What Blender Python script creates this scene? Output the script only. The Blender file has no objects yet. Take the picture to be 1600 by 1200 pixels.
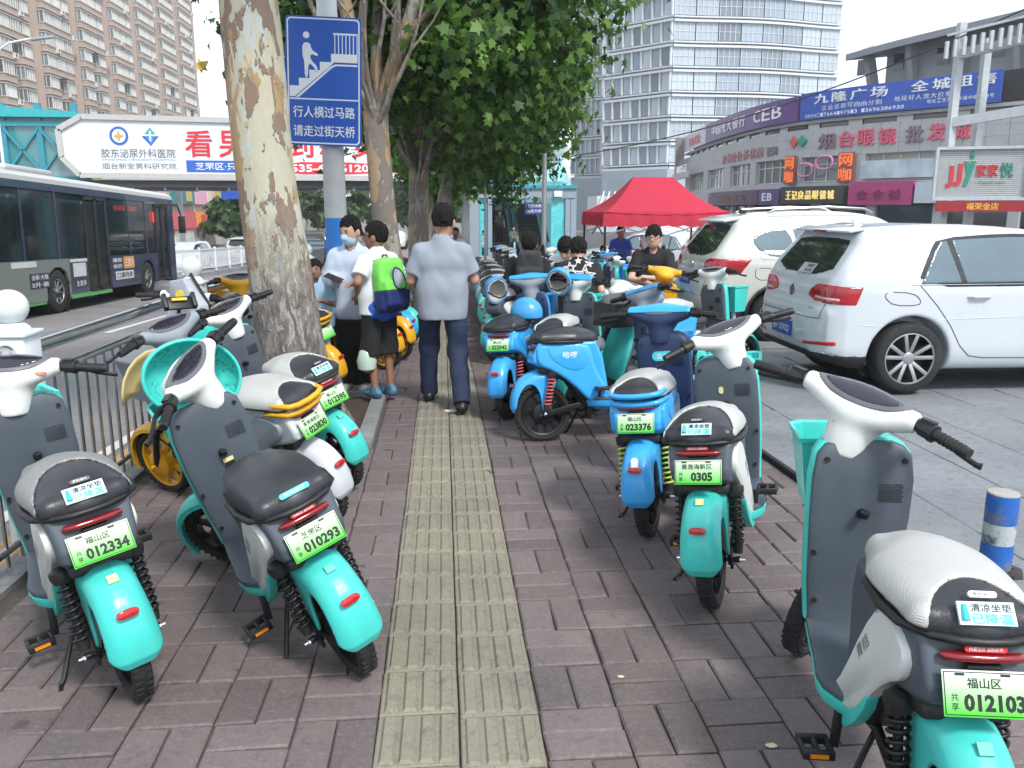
import bpy, math, random
import numpy as np
from mathutils import Matrix, Vector
R = math.radians
SC = bpy.context.scene
COL = SC.collection
random.seed(7)
RNG = np.random.default_rng(11)
# ---------------------------------------------------------------- camera
cam = bpy.data.cameras.new('camera'); cam_o = bpy.data.objects.new('camera', cam); COL.objects.link(cam_o)
cam.sensor_fit = 'HORIZONTAL'; cam.sensor_width = 36.0; cam.lens = 1300 / 1600 * 36.0
cam.clip_start = 0.05; cam.clip_end = 2000
cam_o.location = (0, 0, 1.62)
cam_o.rotation_euler = (R(90) - math.atan(274 / 1300), 0, -math.atan(109 / math.hypot(1300, 274)))
SC.camera = cam_o
# ---------------------------------------------------------------- light
SUN_EL, SUN_AZ = 48, 152          # azimuth clockwise from +Y, where the sun stands
world = bpy.data.worlds.new('World'); SC.world = world; world.use_nodes = True
wn = world.node_tree.nodes; wl = world.node_tree.links; wn.clear()
sky = wn.new('ShaderNodeTexSky'); sky.sky_type = 'NISHITA'; sky.sun_disc = False
sky.sun_elevation = R(SUN_EL); sky.sun_rotation = R(SUN_AZ); sky.air_density = 1.0; sky.dust_density = 1.0; sky.ozone_density = 1.0
hs = wn.new('ShaderNodeHueSaturation'); hs.inputs['Saturation'].default_value = 0.30   # a hazy white sky
bg = wn.new('ShaderNodeBackground'); bg.inputs['Strength'].default_value = 0.15
wo = wn.new('ShaderNodeOutputWorld')
hz = wn.new('ShaderNodeMix'); hz.data_type = 'RGBA'; hz.inputs[0].default_value = .62; hz.inputs[7].default_value = (6.3, 7.0, 7.9, 1)   # even high cloud over the Nishita sky
wl.new(sky.outputs[0], hs.inputs['Color']); wl.new(hs.outputs[0], hz.inputs[6]); wl.new(hz.outputs[2], bg.inputs[0]); wl.new(bg.outputs[0], wo.inputs[0])
sun = bpy.data.lights.new('sun', 'SUN'); sun.energy = 2.6; sun.angle = R(11); sun.color = (1.0, 0.965, 0.92)
sun_o = bpy.data.objects.new('sun', sun); COL.objects.link(sun_o)
sun_o.rotation_euler = (R(90 - SUN_EL), 0, R(180 - SUN_AZ)); sun_o.location = (8, -10, 20)
SC.view_settings.view_transform = 'Standard'; SC.view_settings.look = 'None'
SC.view_settings.exposure = 0.62; SC.view_settings.gamma = 1.0; SC.view_settings.use_curve_mapping = False
SC.render.engine = 'CYCLES'
SC.cycles.use_denoising = True
SC.cycles.use_adaptive_sampling = True; SC.cycles.adaptive_threshold = 0.02
SC.cycles.max_bounces = 7; SC.cycles.diffuse_bounces = 3; SC.cycles.glossy_bounces = 3; SC.cycles.transmission_bounces = 5
SC.cycles.transparent_max_bounces = 8; SC.cycles.caustics_reflective = False; SC.cycles.caustics_refractive = False
# ================================================================ helpers
def srgb(*c):
    if len(c) == 1: c = [int(c[0][i:i+2], 16) for i in (0, 2, 4)]
    return tuple(((v/255)/12.92 if v/255 <= .04045 else ((v/255+.055)/1.055)**2.4) for v in c)
def link(o, parent=None):
    COL.objects.link(o)
    if parent is not None: o.parent = parent
    return o
def tag(o, label=None, cat=None, group=None, kind=None):
    if label: o['label'] = label
    if cat: o['category'] = cat
    if group: o['group'] = group
    if kind: o['kind'] = kind
    return o
def empty(name, loc=(0, 0, 0), rz=0.0, label=None, cat=None, group=None, rx=0.0):
    o = bpy.data.objects.new(name, None); link(o); o.location = loc
    o.rotation_euler = (rx, 0, rz); o.empty_display_size = .1
    return tag(o, label, cat, group)
def place(mesh, name, parent=None, mat4=None, loc=None, rot=None):
    o = bpy.data.objects.new(name, mesh); link(o, parent)
    if mat4 is not None: o.matrix_local = mat4
    if loc is not None: o.location = loc
    if rot is not None: o.rotation_euler = rot
    return o
def copy_tree(o, parent=None):
    c = o.copy(); link(c, parent)
    for ch in o.children: copy_tree(ch, c)
    return c
def rotm(ax, deg): return Matrix.Rotation(R(deg), 3, ax)
def unit(v):
    v = np.asarray(v, float); return v / max(np.linalg.norm(v), 1e-9)
class MB:
    """collects faces of ONE mesh"""
    def __init__(s): s.v = []; s.f = []; s.mi = []; s.m = 0; s.uvs = None
    def add(s, vs, fs):
        b = len(s.v); s.v += [tuple(map(float, p)) for p in vs]
        s.f += [tuple(b + i for i in f) for f in fs]; s.mi += [s.m] * len(fs); return s
    def quad(s, a, b, c, d): return s.add([a, b, c, d], [(0, 1, 2, 3)])
    def poly(s, ps): return s.add(ps, [tuple(range(len(ps)))])
    def box(s, c, d, rz=0.0, rot=None):
        """centre, full size"""
        hx, hy, hz = d[0]/2, d[1]/2, d[2]/2
        vs = [(x, y, z) for x in (-hx, hx) for y in (-hy, hy) for z in (-hz, hz)]
        if rot is not None: vs = [tuple(rot @ Vector(p)) for p in vs]
        elif rz:
            co, si = math.cos(rz), math.sin(rz); vs = [(x*co-y*si, x*si+y*co, z) for x, y, z in vs]
        vs = [(x+c[0], y+c[1], z+c[2]) for x, y, z in vs]
        return s.add(vs, [(0, 1, 3, 2), (4, 6, 7, 5), (0, 4, 5, 1), (2, 3, 7, 6), (0, 2, 6, 4), (1, 5, 7, 3)])
    def bar(s, a, b, w, h=None, up=(0, 0, 1)):
        """square bar from a to b"""
        h = h or w; a = np.array(a, float); b = np.array(b, float); t = unit(b - a); u = np.array(up, float)
        if abs(t @ u) > .98: u = np.array([1., 0, 0])
        sd = unit(np.cross(t, u)); u = np.cross(sd, t); vs = []
        for p in (a, b):
            for i, j in ((-1, -1), (1, -1), (1, 1), (-1, 1)): vs.append(p + sd*i*w/2 + u*j*h/2)
        return s.add(vs, [(3, 2, 1, 0), (4, 5, 6, 7), (0, 1, 5, 4), (1, 2, 6, 5), (2, 3, 7, 6), (3, 0, 4, 7)])
    def rings(s, rs, closed=False, cap=True):
        n = len(rs[0]); vs = [p for r in rs for p in r]; fs = []; m = len(rs)
        for i in range(m if closed else m - 1):
            for j in range(n):
                a, b = i*n+j, i*n+(j+1) % n; c, d = ((i+1) % m)*n+(j+1) % n, ((i+1) % m)*n+j
                fs.append((a, b, c, d))
        if cap and not closed:
            fs.append(tuple(range(n-1, -1, -1))); fs.append(tuple((m-1)*n+j for j in range(n)))
        return s.add(vs, fs)
    def tube(s, pts, r, n=8, cap=True, closed=False, flat=1.0):
        pts = [np.array(p, float) for p in pts]; m = len(pts)
        rr = r if isinstance(r, (list, tuple, np.ndarray)) else [r]*m
        ref = None; rs = []
        for i, p in enumerate(pts):
            if closed: t = unit(pts[(i+1) % m] - pts[i-1])
            else: t = unit(pts[min(i+1, m-1)] - pts[max(i-1, 0)])
            if ref is None:
                u = np.array([0, 0, 1.]) if abs(t[2]) < .9 else np.array([1., 0, 0])
            else: u = ref
            sd = unit(np.cross(t, u)); u = unit(np.cross(sd, t)); ref = u
            rs.append([p + rr[i]*(math.cos(a)*sd + flat*math.sin(a)*u) for a in (2*math.pi*k/n for k in range(n))])
        return s.rings(rs, closed, cap)
    def lathe(s, prof, n=16, c=(0, 0, 0), axis='Z', cap=True):
        """prof: list of (radius, height)"""
        rs = []
        for r, h in prof:
            ring = []
            for k in range(n):
                a = 2*math.pi*k/n; x, y = r*math.cos(a), r*math.sin(a)
                p = (x, y, h) if axis == 'Z' else ((h, x, y) if axis == 'X' else (y, h, x))
                ring.append((p[0]+c[0], p[1]+c[1], p[2]+c[2]))
            rs.append(ring)
        return s.rings(rs, False, cap)
    def prism(s, poly, h0, h1, axis='Z', shrink=None):
        """extrude a 2D polygon; axis Y: poly=(x,z); axis X: poly=(y,z)"""
        def P(p, h): return (p[0], p[1], h) if axis == 'Z' else ((p[0], h, p[1]) if axis == 'Y' else (h, p[0], p[1]))
        n = len(poly); vs = [P(p, h0) for p in poly] + [P(p, h1) for p in poly]
        fs = [tuple(range(n-1, -1, -1)), tuple(range(n, 2*n))] + [(i, (i+1) % n, n+(i+1) % n, n+i) for i in range(n)]
        return s.add(vs, fs)
    def sphere(s, c, r, n=12, m=8):
        r = r if isinstance(r, (tuple, list)) else (r, r, r); rs = []
        for i in range(1, m):
            t = math.pi*i/m
            rs.append([(c[0]+r[0]*math.sin(t)*math.cos(2*math.pi*k/n), c[1]+r[1]*math.sin(t)*math.sin(2*math.pi*k/n), c[2]-r[2]*math.cos(t)) for k in range(n)])
        return s.rings(rs)
    def mesh(s, name, mats, smooth=35, bevel=0, seg=2, fix=True):
        me = bpy.data.meshes.new(name); me.from_pydata(s.v, [], s.f)
        mats = mats if isinstance(mats, (list, tuple)) else [mats]
        for m in mats: me.materials.append(m)
        if len(mats) > 1: me.polygons.foreach_set('material_index', s.mi)
        if fix or bevel:
            import bmesh
            bm = bmesh.new(); bm.from_mesh(me)
            if fix: bmesh.ops.recalc_face_normals(bm, faces=bm.faces)
            if bevel:
                es = [e for e in bm.edges if len(e.link_faces) == 2 and e.calc_face_angle(0) > R(28)]
                bmesh.ops.bevel(bm, geom=es, offset=bevel, segments=seg, affect='EDGES', profile=.5, clamp_overlap=True)
            bm.to_mesh(me); bm.free()
        if smooth:
            me.polygons.foreach_set('use_smooth', [True]*len(me.polygons)); me.set_sharp_from_angle(angle=R(smooth))
        me.update(); return me
    def obj(s, name, mats, parent=None, **k):
        return place(s.mesh(name, mats, **k), name, parent)
# ---------------------------------------------------------------- signed distance shapes -> meshes
def sd_cap(P, a, b, ra, rb=None):
    rb = ra if rb is None else rb; a = np.asarray(a, float); b = np.asarray(b, float); ab = b - a
    t = np.clip(((P - a) @ ab) / max(ab @ ab, 1e-9), 0, 1); d = P - a - t[:, None]*ab
    return np.sqrt((d*d).sum(1)) - (ra + (rb - ra)*t)
def sd_ell(P, c, r, rot=None):
    q = P - np.asarray(c, float)
    if rot is not None: q = q @ np.array(rot)
    r = np.asarray(r, float); k0 = np.sqrt(((q/r)**2).sum(1)); k1 = np.sqrt(((q/(r*r))**2).sum(1))
    return np.where(k0 < 1e-6, -r.min(), k0*(k0-1)/np.maximum(k1, 1e-9))
def sd_box(P, c, h, r=.01, rot=None):
    q = P - np.asarray(c, float)
    if rot is not None: q = q @ np.array(rot)
    q = np.abs(q) - (np.asarray(h, float) - r)
    return np.sqrt((np.maximum(q, 0)**2).sum(1)) + np.minimum(q.max(1), 0) - r
def sd_poly(u, v, poly):
    """exact signed distance to a 2D polygon, negative inside"""
    poly = np.asarray(poly, float); n = len(poly); d = np.full(u.shape, 1e9); s = np.ones(u.shape)
    for i in range(n):
        ax, ay = poly[i]; bx, by = poly[i-1]; ex, ey = bx-ax, by-ay; wx, wy = u-ax, v-ay
        t = np.clip((wx*ex+wy*ey)/max(ex*ex+ey*ey, 1e-12), 0, 1); dx, dy = wx-ex*t, wy-ey*t
        d = np.minimum(d, dx*dx+dy*dy)
        c1 = v >= ay; c2 = v < by; c3 = ex*wy > ey*wx
        s = np.where((c1 & c2 & c3) | (~c1 & ~c2 & ~c3), -s, s)
    return s*np.sqrt(d)
def smin(a, b, k):
    h = np.maximum(k - np.abs(a-b), 0)/k; return np.minimum(a, b) - h*h*k*.25
def smax(a, b, k): return -smin(-a, -b, k)
def smooth_poly(poly, it=2):
    """chaikin corner cutting of a closed polygon"""
    p = [np.array(q, float) for q in poly]
    for _ in range(it):
        q = []
        for i in range(len(p)):
            a, b = p[i], p[(i+1) % len(p)]; q += [a*.75+b*.25, a*.25+b*.75]
        p = q
    return [tuple(x) for x in p]
def surf(fn, lo, hi, h, name='s', mat=None, proj=2, smooth=None):
    """surface nets of fn<0 in the box, refined near the surface only"""
    lo = np.array(lo, float); hi = np.array(hi, float); B = 5
    nb = np.maximum(np.ceil((hi-lo)/(h*B)).astype(int), 1); n = nb*B
    bc = [lo[i] + (np.arange(nb[i])+.5)*B*h - h*.5 for i in range(3)]
    g = np.stack(np.meshgrid(*bc, indexing='ij'), -1).reshape(-1, 3)
    fc = fn(g).reshape(nb); act = np.abs(fc) < B*h*.9*1.35 + h
    V = np.repeat(np.repeat(np.repeat(fc, B, 0), B, 1), B, 2)
    A = np.repeat(np.repeat(np.repeat(act, B, 0), B, 1), B, 2)
    idx = np.argwhere(A); pts = lo + idx*h; V[A] = fn(pts)
    V[0] = np.abs(V[0])+1e-4; V[-1] = np.abs(V[-1])+1e-4; V[:, 0] = np.abs(V[:, 0])+1e-4; V[:, -1] = np.abs(V[:, -1])+1e-4
    V[:, :, 0] = np.abs(V[:, :, 0])+1e-4; V[:, :, -1] = np.abs(V[:, :, -1])+1e-4
    S = V < 0; n = np.array(V.shape)
    c = sum(S[i:n[0]-1+i, j:n[1]-1+j, k:n[2]-1+k].astype(np.int8) for i in (0, 1) for j in (0, 1) for k in (0, 1))
    cells = np.argwhere((c > 0) & (c < 8)); cid = np.full(n-1, -1, np.int64); cid[tuple(cells.T)] = np.arange(len(cells))
    acc = np.zeros((len(cells), 3)); cnt = np.zeros(len(cells)); cn = [(i, j, k) for i in (0, 1) for j in (0, 1) for k in (0, 1)]
    val = {q: V[cells[:, 0]+q[0], cells[:, 1]+q[1], cells[:, 2]+q[2]] for q in cn}
    for q in cn:
        for ax in range(3):
            if q[ax] == 0:
                q2 = tuple(1 if i == ax else q[i] for i in range(3)); a, b = val[q], val[q2]; m = (a < 0) != (b < 0)
                t = np.where(m, a/np.where(m, a-b, 1), 0); p = np.tile(np.array(q, float), (len(cells), 1)); p[:, ax] += t
                acc[m] += p[m]; cnt[m] += 1
    X = lo + (cells + acc/cnt[:, None])*h
    for _ in range(proj):
        e = h*.2; f0 = fn(X); gr = np.stack([(fn(X+np.eye(3)[i]*e)-f0)/e for i in range(3)], 1)
        st = f0[:, None]*gr/np.maximum((gr*gr).sum(1), .15)[:, None]; L = np.sqrt((st*st).sum(1)); st *= np.minimum(1, .6*h/np.maximum(L, 1e-9))[:, None]
        X = X - st
    F = []
    for ax in range(3):
        o = [i for i in range(3) if i != ax]; a = [slice(None)]*3; b = [slice(None)]*3; a[ax] = slice(0, -1); b[ax] = slice(1, None)
        s0, s1 = S[tuple(a)], S[tuple(b)]; ed = np.argwhere(s0 != s1)
        ed = ed[(ed[:, o[0]] > 0) & (ed[:, o[1]] > 0) & (ed[:, o[0]] < n[o[0]]-1) & (ed[:, o[1]] < n[o[1]]-1)]
        fl = s0[tuple(ed.T)]; q = []
        for du, dv in ((-1, -1), (0, -1), (0, 0), (-1, 0)):
            e2 = ed.copy(); e2[:, o[0]] += du; e2[:, o[1]] += dv; q.append(cid[tuple(e2.T)])
        q = np.stack(q, 1)
        if ax == 1: fl = ~fl
        q[~fl] = q[~fl][:, ::-1]; F.append(q)
    F = np.concatenate(F) if F else np.zeros((0, 4), int)
    F = F[(F >= 0).all(1)]
    me = bpy.data.meshes.new(name); me.from_pydata(X.tolist(), [], F.tolist())
    if mat: me.materials.append(mat)
    me.polygons.foreach_set('use_smooth', [True]*len(me.polygons))
    if smooth: me.set_sharp_from_angle(angle=R(smooth))
    me.update(); return me
# ---------------------------------------------------------------- lettering
_TX = {}
def text_data(s, bold=0.0):
    cjk = any(ord(ch) > 0x2e80 for ch in s); ex = bold*.55 if cjk and bold > .008 else 0.0
    if cjk: bold = 0.0
    k = (s, bold, ex)
    if k not in _TX:
        c = bpy.data.curves.new('lettering', 'FONT'); c.body = s; c.size = 1; c.resolution_u = 2; c.offset = bold; c.align_x = 'LEFT'
        o = bpy.data.objects.new('lettering', c); m = bpy.data.meshes.new_from_object(o)
        v = np.empty(len(m.vertices)*3); m.vertices.foreach_get('co', v); v = v.reshape(-1, 3)
        f = [tuple(p.vertices) for p in m.polygons]
        bpy.data.objects.remove(o); bpy.data.curves.remove(c); bpy.data.meshes.remove(m)
        if ex:                                  # heavier strokes: the glyphs laid three times a hair apart
            n = len(v); v = np.concatenate([v+np.array([dx*ex, dy*ex, i*.004]) for i, (dx, dy) in enumerate(((-1, -.6), (1, -.6), (0, 1)))]); f = [tuple(i+j*n for i in q) for j in range(3) for q in f]
        _TX[k] = (v, f)
    return _TX[k]
def text_mb(s, w=None, h=None, bold=0.0, depth=0.0, fit=True, mb=None, at=(0, 0)):
    """lettering centred on the origin in the XZ plane, facing -Y, fitted in w x h"""
    v, f = text_data(s, bold); lo, hi = v.min(0), v.max(0); sz = hi - lo
    sx = w/sz[0] if w else h/sz[1]; sy = h/sz[1] if h else sx
    if w and h and fit == 'keep': sx = sy = min(sx, sy)
    c = (lo+hi)/2; mb = mb or MB()
    P = [((x-c[0])*sx+at[0], -q*sy, (y-c[1])*sy+at[1]) for x, y, q in v]
    if depth:
        # front face only plus side walls
        from collections import Counter
        cnt = Counter(); 
        for q in f:
            for i in range(len(q)): cnt[tuple(sorted((q[i], q[(i+1) % len(q)])))] += 1
        b = [(x, depth, z) for x, _, z in P]; nP = len(P); fs = list(f)
        for q in f:
            for i in range(len(q)):
                e = (q[i], q[(i+1) % len(q)])
                if cnt[tuple(sorted(e))] == 1: fs.append((e[1], e[0], e[0]+nP, e[1]+nP))
        mb.add(P+b, fs)
    else: mb.add(P, f)
    return mb
def lettering(s, mat, parent, mat4, w=None, h=None, bold=0.0, depth=0.0, fit=True, name='lettering'):
    me = text_mb(s, w, h, bold, depth, fit).mesh('lettering', mat, smooth=0, fix=False)
    return place(me, name, parent, mat4)
def frame4(o, right, up):
    """matrix whose local X = right, Z = up, -Y = towards the reader"""
    r = Vector(right).normalized(); u = Vector(up); y = u.cross(r).normalized(); u = r.cross(y)
    m = Matrix((r, y, u)).transposed().to_4x4(); m.translation = Vector(o); return m
# ---------------------------------------------------------------- materials
_MT = {}
def M(name, col, rough=.5, metal=0.0, var=.10, scale=6.0, bump=0.0, bscale=80.0, rnd=0.0, dirt=0.0, dcol=(.06, .055, .05), dscale=5.0, coat=0.0,
      emis=0.0, alpha=1.0, trans=0.0, ior=1.45, rvar=.12, spec=.5, world=False):
    if name in _MT: return _MT[name]
    m = bpy.data.materials.new(name); m.use_nodes = True; nt = m.node_tree; N, L = nt.nodes, nt.links
    b = N['Principled BSDF']; b.inputs['Roughness'].default_value = rough; b.inputs['Metallic'].default_value = metal
    b.inputs['Coat Weight'].default_value = coat; b.inputs['IOR'].default_value = ior; b.inputs['Specular IOR Level'].default_value = spec
    b.inputs['Transmission Weight'].default_value = trans; b.inputs['Alpha'].default_value = alpha
    tc = N.new('ShaderNodeNewGeometry') if world else N.new('ShaderNodeTexCoord'); co = tc.outputs['Position' if world else 'Object']
    nz = N.new('ShaderNodeTexNoise'); nz.inputs['Scale'].default_value = scale; nz.inputs['Detail'].default_value = 5; L.new(co, nz.inputs['Vector'])
    mr = N.new('ShaderNodeMapRange'); mr.inputs['From Min'].default_value = .25; mr.inputs['From Max'].default_value = .75
    mr.inputs['To Min'].default_value = 1-var; mr.inputs['To Max'].default_value = 1+var; L.new(nz.outputs['Fac'], mr.inputs['Value'])
    fac = mr.outputs[0]
    if rnd:
        oi = N.new('ShaderNodeObjectInfo'); r2 = N.new('ShaderNodeMapRange'); r2.inputs['To Min'].default_value = 1-rnd; r2.inputs['To Max'].default_value = 1+rnd
        L.new(oi.outputs['Random'], r2.inputs['Value']); mu = N.new('ShaderNodeMath'); mu.operation = 'MULTIPLY'; L.new(fac, mu.inputs[0]); L.new(r2.outputs[0], mu.inputs[1]); fac = mu.outputs[0]
    vm = N.new('ShaderNodeVectorMath'); vm.operation = 'SCALE'; vm.inputs[0].default_value = col; L.new(fac, vm.inputs['Scale'])
    c = vm.outputs[0]
    if dirt:
        n2 = N.new('ShaderNodeTexNoise'); n2.inputs['Scale'].default_value = dscale; n2.inputs['Detail'].default_value = 8; n2.inputs['Roughness'].default_value = .7; L.new(co, n2.inputs['Vector'])
        m2 = N.new('ShaderNodeMapRange'); m2.inputs['From Min'].default_value = .5; m2.inputs['From Max'].default_value = .78; m2.inputs['To Max'].default_value = dirt; L.new(n2.outputs['Fac'], m2.inputs['Value'])
        mx = N.new('ShaderNodeMix'); mx.data_type = 'RGBA'; mx.inputs[7].default_value = (*dcol, 1); L.new(m2.outputs[0], mx.inputs[0]); L.new(c, mx.inputs[6]); c = mx.outputs[2]
    L.new(c, b.inputs['Base Color'])
    if rvar:
        m3 = N.new('ShaderNodeMapRange'); m3.inputs['From Min'].default_value = .3; m3.inputs['From Max'].default_value = .7
        m3.inputs['To Min'].default_value = max(rough-rvar*rough, .02); m3.inputs['To Max'].default_value = min(rough+rvar*rough, 1); L.new(nz.outputs['Fac'], m3.inputs['Value']); L.new(m3.outputs[0], b.inputs['Roughness'])
    if bump:
        n3 = N.new('ShaderNodeTexNoise'); n3.inputs['Scale'].default_value = bscale; n3.inputs['Detail'].default_value = 4; L.new(co, n3.inputs['Vector'])
        bp = N.new('ShaderNodeBump'); bp.inputs['Strength'].default_value = bump; bp.inputs['Distance'].default_value = .01; L.new(n3.outputs['Fac'], bp.inputs['Height']); L.new(bp.outputs[0], b.inputs['Normal'])
    if emis:
        b.inputs['Emission Strength'].default_value = emis; L.new(c, b.inputs['Emission Color'])
    _MT[name] = m; return m
def lamp_mat(name, col, s):
    return M(name, col, .5, emis=s, var=.05)
# ================================================================ materials
def paving_mat(name, cols, rough=.85, gum=True, rnd=.16, sc=1.0, dark=.35):
    m = bpy.data.materials.new(name); m.use_nodes = True; N, L = m.node_tree.nodes, m.node_tree.links; b = N['Principled BSDF']
    g = N.new('ShaderNodeNewGeometry'); co = g.outputs['Position']
    def noise(s, d=6, r=.6):
        n = N.new('ShaderNodeTexNoise'); n.inputs['Scale'].default_value = s*sc; n.inputs['Detail'].default_value = d; n.inputs['Roughness'].default_value = r; L.new(co, n.inputs['Vector']); return n.outputs['Fac']
    def mrange(v, a, bb, c, d):
        r = N.new('ShaderNodeMapRange'); r.inputs[1].default_value = a; r.inputs[2].default_value = bb; r.inputs[3].default_value = c; r.inputs[4].default_value = d; L.new(v, r.inputs[0]); return r.outputs[0]
    def mix(f, a, c, mode='MIX'):
        x = N.new('ShaderNodeMix'); x.data_type = 'RGBA'; x.blend_type = mode
        for s, i in ((f, 0), (a, 6), (c, 7)):
            if hasattr(s, 'default_value') or hasattr(s, 'links'): L.new(s, x.inputs[i])
            else: x.inputs[i].default_value = s if i == 0 else (*s, 1)
        return x.outputs[2]
    oi = N.new('ShaderNodeObjectInfo')
    c = mix(mrange(noise(1.1), .35, .65, 0, 1), cols[0], cols[1])
    c = mix(oi.outputs['Random'], c, mix(1.0, c, (1-rnd*2, 1-rnd*2.1, 1-rnd*2.1), 'MULTIPLY'))
    c = mix(mrange(noise(.55, 4), .5, .72, 0, dark), c, (.045, .042, .042))          # old grime in patches
    c = mix(mrange(noise(55, 3), .52, .75, 0, .30), c, cols[2])                      # aggregate flecks
    c = mix(mrange(noise(16, 6, .8), .52, .72, 0, .62), c, (.05, .046, .045))
    c = mix(mrange(noise(90, 2, .5), .60, .70, 0, .45), c, (.06, .055, .052))
    c = mix(mrange(noise(7, 8, .8), .62, .75, 0, .35), c, cols[2])                   # pale scuffs
    if gum:
        v = N.new('ShaderNodeTexVoronoi'); v.inputs['Scale'].default_value = 3.1; L.new(co, v.inputs['Vector']); n2 = noise(30, 2)
        ad = N.new('ShaderNodeMath'); ad.operation = 'MULTIPLY_ADD'; L.new(n2, ad.inputs[0]); ad.inputs[1].default_value = .06; L.new(v.outputs['Distance'], ad.inputs[2])
        sp = N.new('ShaderNodeSeparateColor'); L.new(v.outputs['Color'], sp.inputs[0])
        ok = mrange(sp.outputs[0], .72, .73, 0, 1); dot = mrange(ad.outputs[0], .105, .125, .75, 0)
        mu = N.new('ShaderNodeMath'); mu.operation = 'MULTIPLY'; L.new(ok, mu.inputs[0]); L.new(dot, mu.inputs[1]); c = mix(mu.outputs[0], c, (.03, .03, .032))
    L.new(c, b.inputs['Base Color']); L.new(mrange(noise(4), .3, .7, rough-.2, rough+.06), b.inputs['Roughness'])
    bp = N.new('ShaderNodeBump'); bp.inputs['Strength'].default_value = .55; bp.inputs['Distance'].default_value = .004
    ad = N.new('ShaderNodeMath'); ad.operation = 'ADD'; L.new(noise(120, 3), ad.inputs[0]); L.new(noise(14, 6, .7), ad.inputs[1]); L.new(ad.outputs[0], bp.inputs['Height']); L.new(bp.outputs[0], b.inputs['Normal'])
    return m
PAVER = paving_mat('paver_concrete', ((.190, .147, .142), (.155, .130, .130), (.29, .255, .25)))
TACT = paving_mat('tactile_yellow', ((.262, .238, .178), (.215, .20, .158), (.35, .33, .26)), rnd=.05, dark=.28)
SLAB = paving_mat('lot_granite', ((.225, .24, .255), (.185, .20, .218), (.31, .325, .34)), gum=False, rnd=.06, dark=.22)
ASPH = paving_mat('asphalt', ((.215, .20, .20), (.175, .168, .17), (.29, .28, .28)), gum=False, rnd=0, dark=.2)
KERBST = paving_mat('kerb_granite', ((.25, .26, .26), (.19, .20, .20), (.33, .33, .33)), gum=False, rnd=.08)
GROUT = M('joint_sand', (.075, .066, .062), .95, var=.3, scale=30, world=True)
EARTH = M('pit_earth', (.05, .036, .026), .95, var=.4, scale=9, bump=.6, bscale=40, world=True)
KYEL = M('kerb_yellow_paint', (.50, .32, .10), .8, var=.2, dirt=.7, dcol=(.2, .19, .18), dscale=4, world=True)
LANEP = M('lane_paint', (.55, .54, .52), .8, var=.15, dirt=.55, dcol=(.17, .16, .16), dscale=6, world=True)
TERR = M('distant_ground', (.16, .155, .15), .9, var=.2, scale=.2, world=True)
STEEL = M('stainless_steel', (.55, .56, .57), .22, 1.0, var=.08, dirt=.3, dcol=(.25, .22, .19), dscale=9)
GALV = M('galvanised_steel', (.36, .38, .39), .42, .85, var=.12, dirt=.3, dcol=(.2, .18, .16))
WPAINT = M('white_paint', (.66, .70, .72), .45, var=.06, dirt=.22, dcol=(.33, .33, .32), dscale=3)
BLACKP = M('black_plastic', (.014, .014, .015), .45, var=.2, scale=20, dirt=.22, dcol=(.09, .085, .08), dscale=9)
BLACKM = M('black_metal', (.02, .02, .021), .4, .4, var=.15)
RUBBER = M('tyre_rubber', (.017, .017, .018), .8, var=.25, scale=14, bump=.25, bscale=60, dirt=.5, dcol=(.075, .07, .065), dscale=5)
CHROME = M('chrome', (.72, .72, .73), .15, 1.0, var=.03)
DGLASS = M('dark_glass', (.012, .015, .016), .06, var=.05, coat=.4, spec=.8)
WHITE_PRINT = M('white_print', (.78, .79, .80), .5, var=.02)
BLACK_PRINT = M('black_print', (.012, .012, .013), .5, var=.02)
REDL = M('red_lens', (.42, .012, .015), .16, var=.08, coat=.6)
DREDL = M('dark_red_lens', (.20, .008, .012), .16, var=.08, coat=.6)
# ================================================================ ground
def gz(y):
    t = (y-8.0)/1.2
    return -0.031*1.2*(math.log1p(math.exp(t)) if t < 30 else t)
def rz_(y): return -0.2-0.031*(max(y, -10)-3.0) if y < 62 else -2.03
def gzc(y): return gz(min(y, 62.0))
def sheet(name, x0, x1, ys, zf, mat, label=None, nx=1, kind='structure', parent=None):
    mb = MB(); xs = [x0+(x1-x0)*i/nx for i in range(nx+1)]
    vs = [(x, y, zf(y)) for y in ys for x in xs]; n = nx+1
    mb.add(vs, [(j*n+i, j*n+i+1, (j+1)*n+i+1, (j+1)*n+i) for j in range(len(ys)-1) for i in range(nx)])
    o = mb.obj(name, mat, parent, smooth=60, fix=False)
    if parent is None: tag(o, label, name.replace('_', ' '), kind=kind)
    return o
YS = [-6, 0, 4, 6, 7, 8, 9, 10, 12, 15, 20, 30, 45, 62, 90]
sheet('ground', -700, 700, [-40, 0, 62, 63, 150, 400, 900], lambda y: rz_(y)-.55 if y < 62.5 else -2.6, TERR, 'grey ground running out to the far buildings')
road = sheet('road', -34, -2.2, [-10, 0, 20, 40, 62, 140], rz_, ASPH, 'worn grey asphalt road sloping down under the footbridge')
sheet('cross_road', -34, 90, [70, 78, 140], lambda y: -2.04, ASPH, 'asphalt road beyond the footbridge')
# lane markings
def dash(x, y0, y1, w=.13):
    mb = MB(); ys = np.linspace(y0, y1, max(2, int((y1-y0)/6)+1))
    for a, b in zip(ys[:-1], ys[1:]): mb.quad((x-w/2, a, rz_(a)+.006), (x+w/2, a, rz_(a)+.006), (x+w/2, b, rz_(b)+.006), (x-w/2, b, rz_(b)+.006))
    mb.obj('lane_marking', LANEP, road, smooth=0, fix=False)
for k in range(7): dash(-6.1, 8+k*7.5, 11.5+k*7.5)
dash(-2.75, -4, 62, .11); dash(-10.1, -4, 60, .14)
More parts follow.
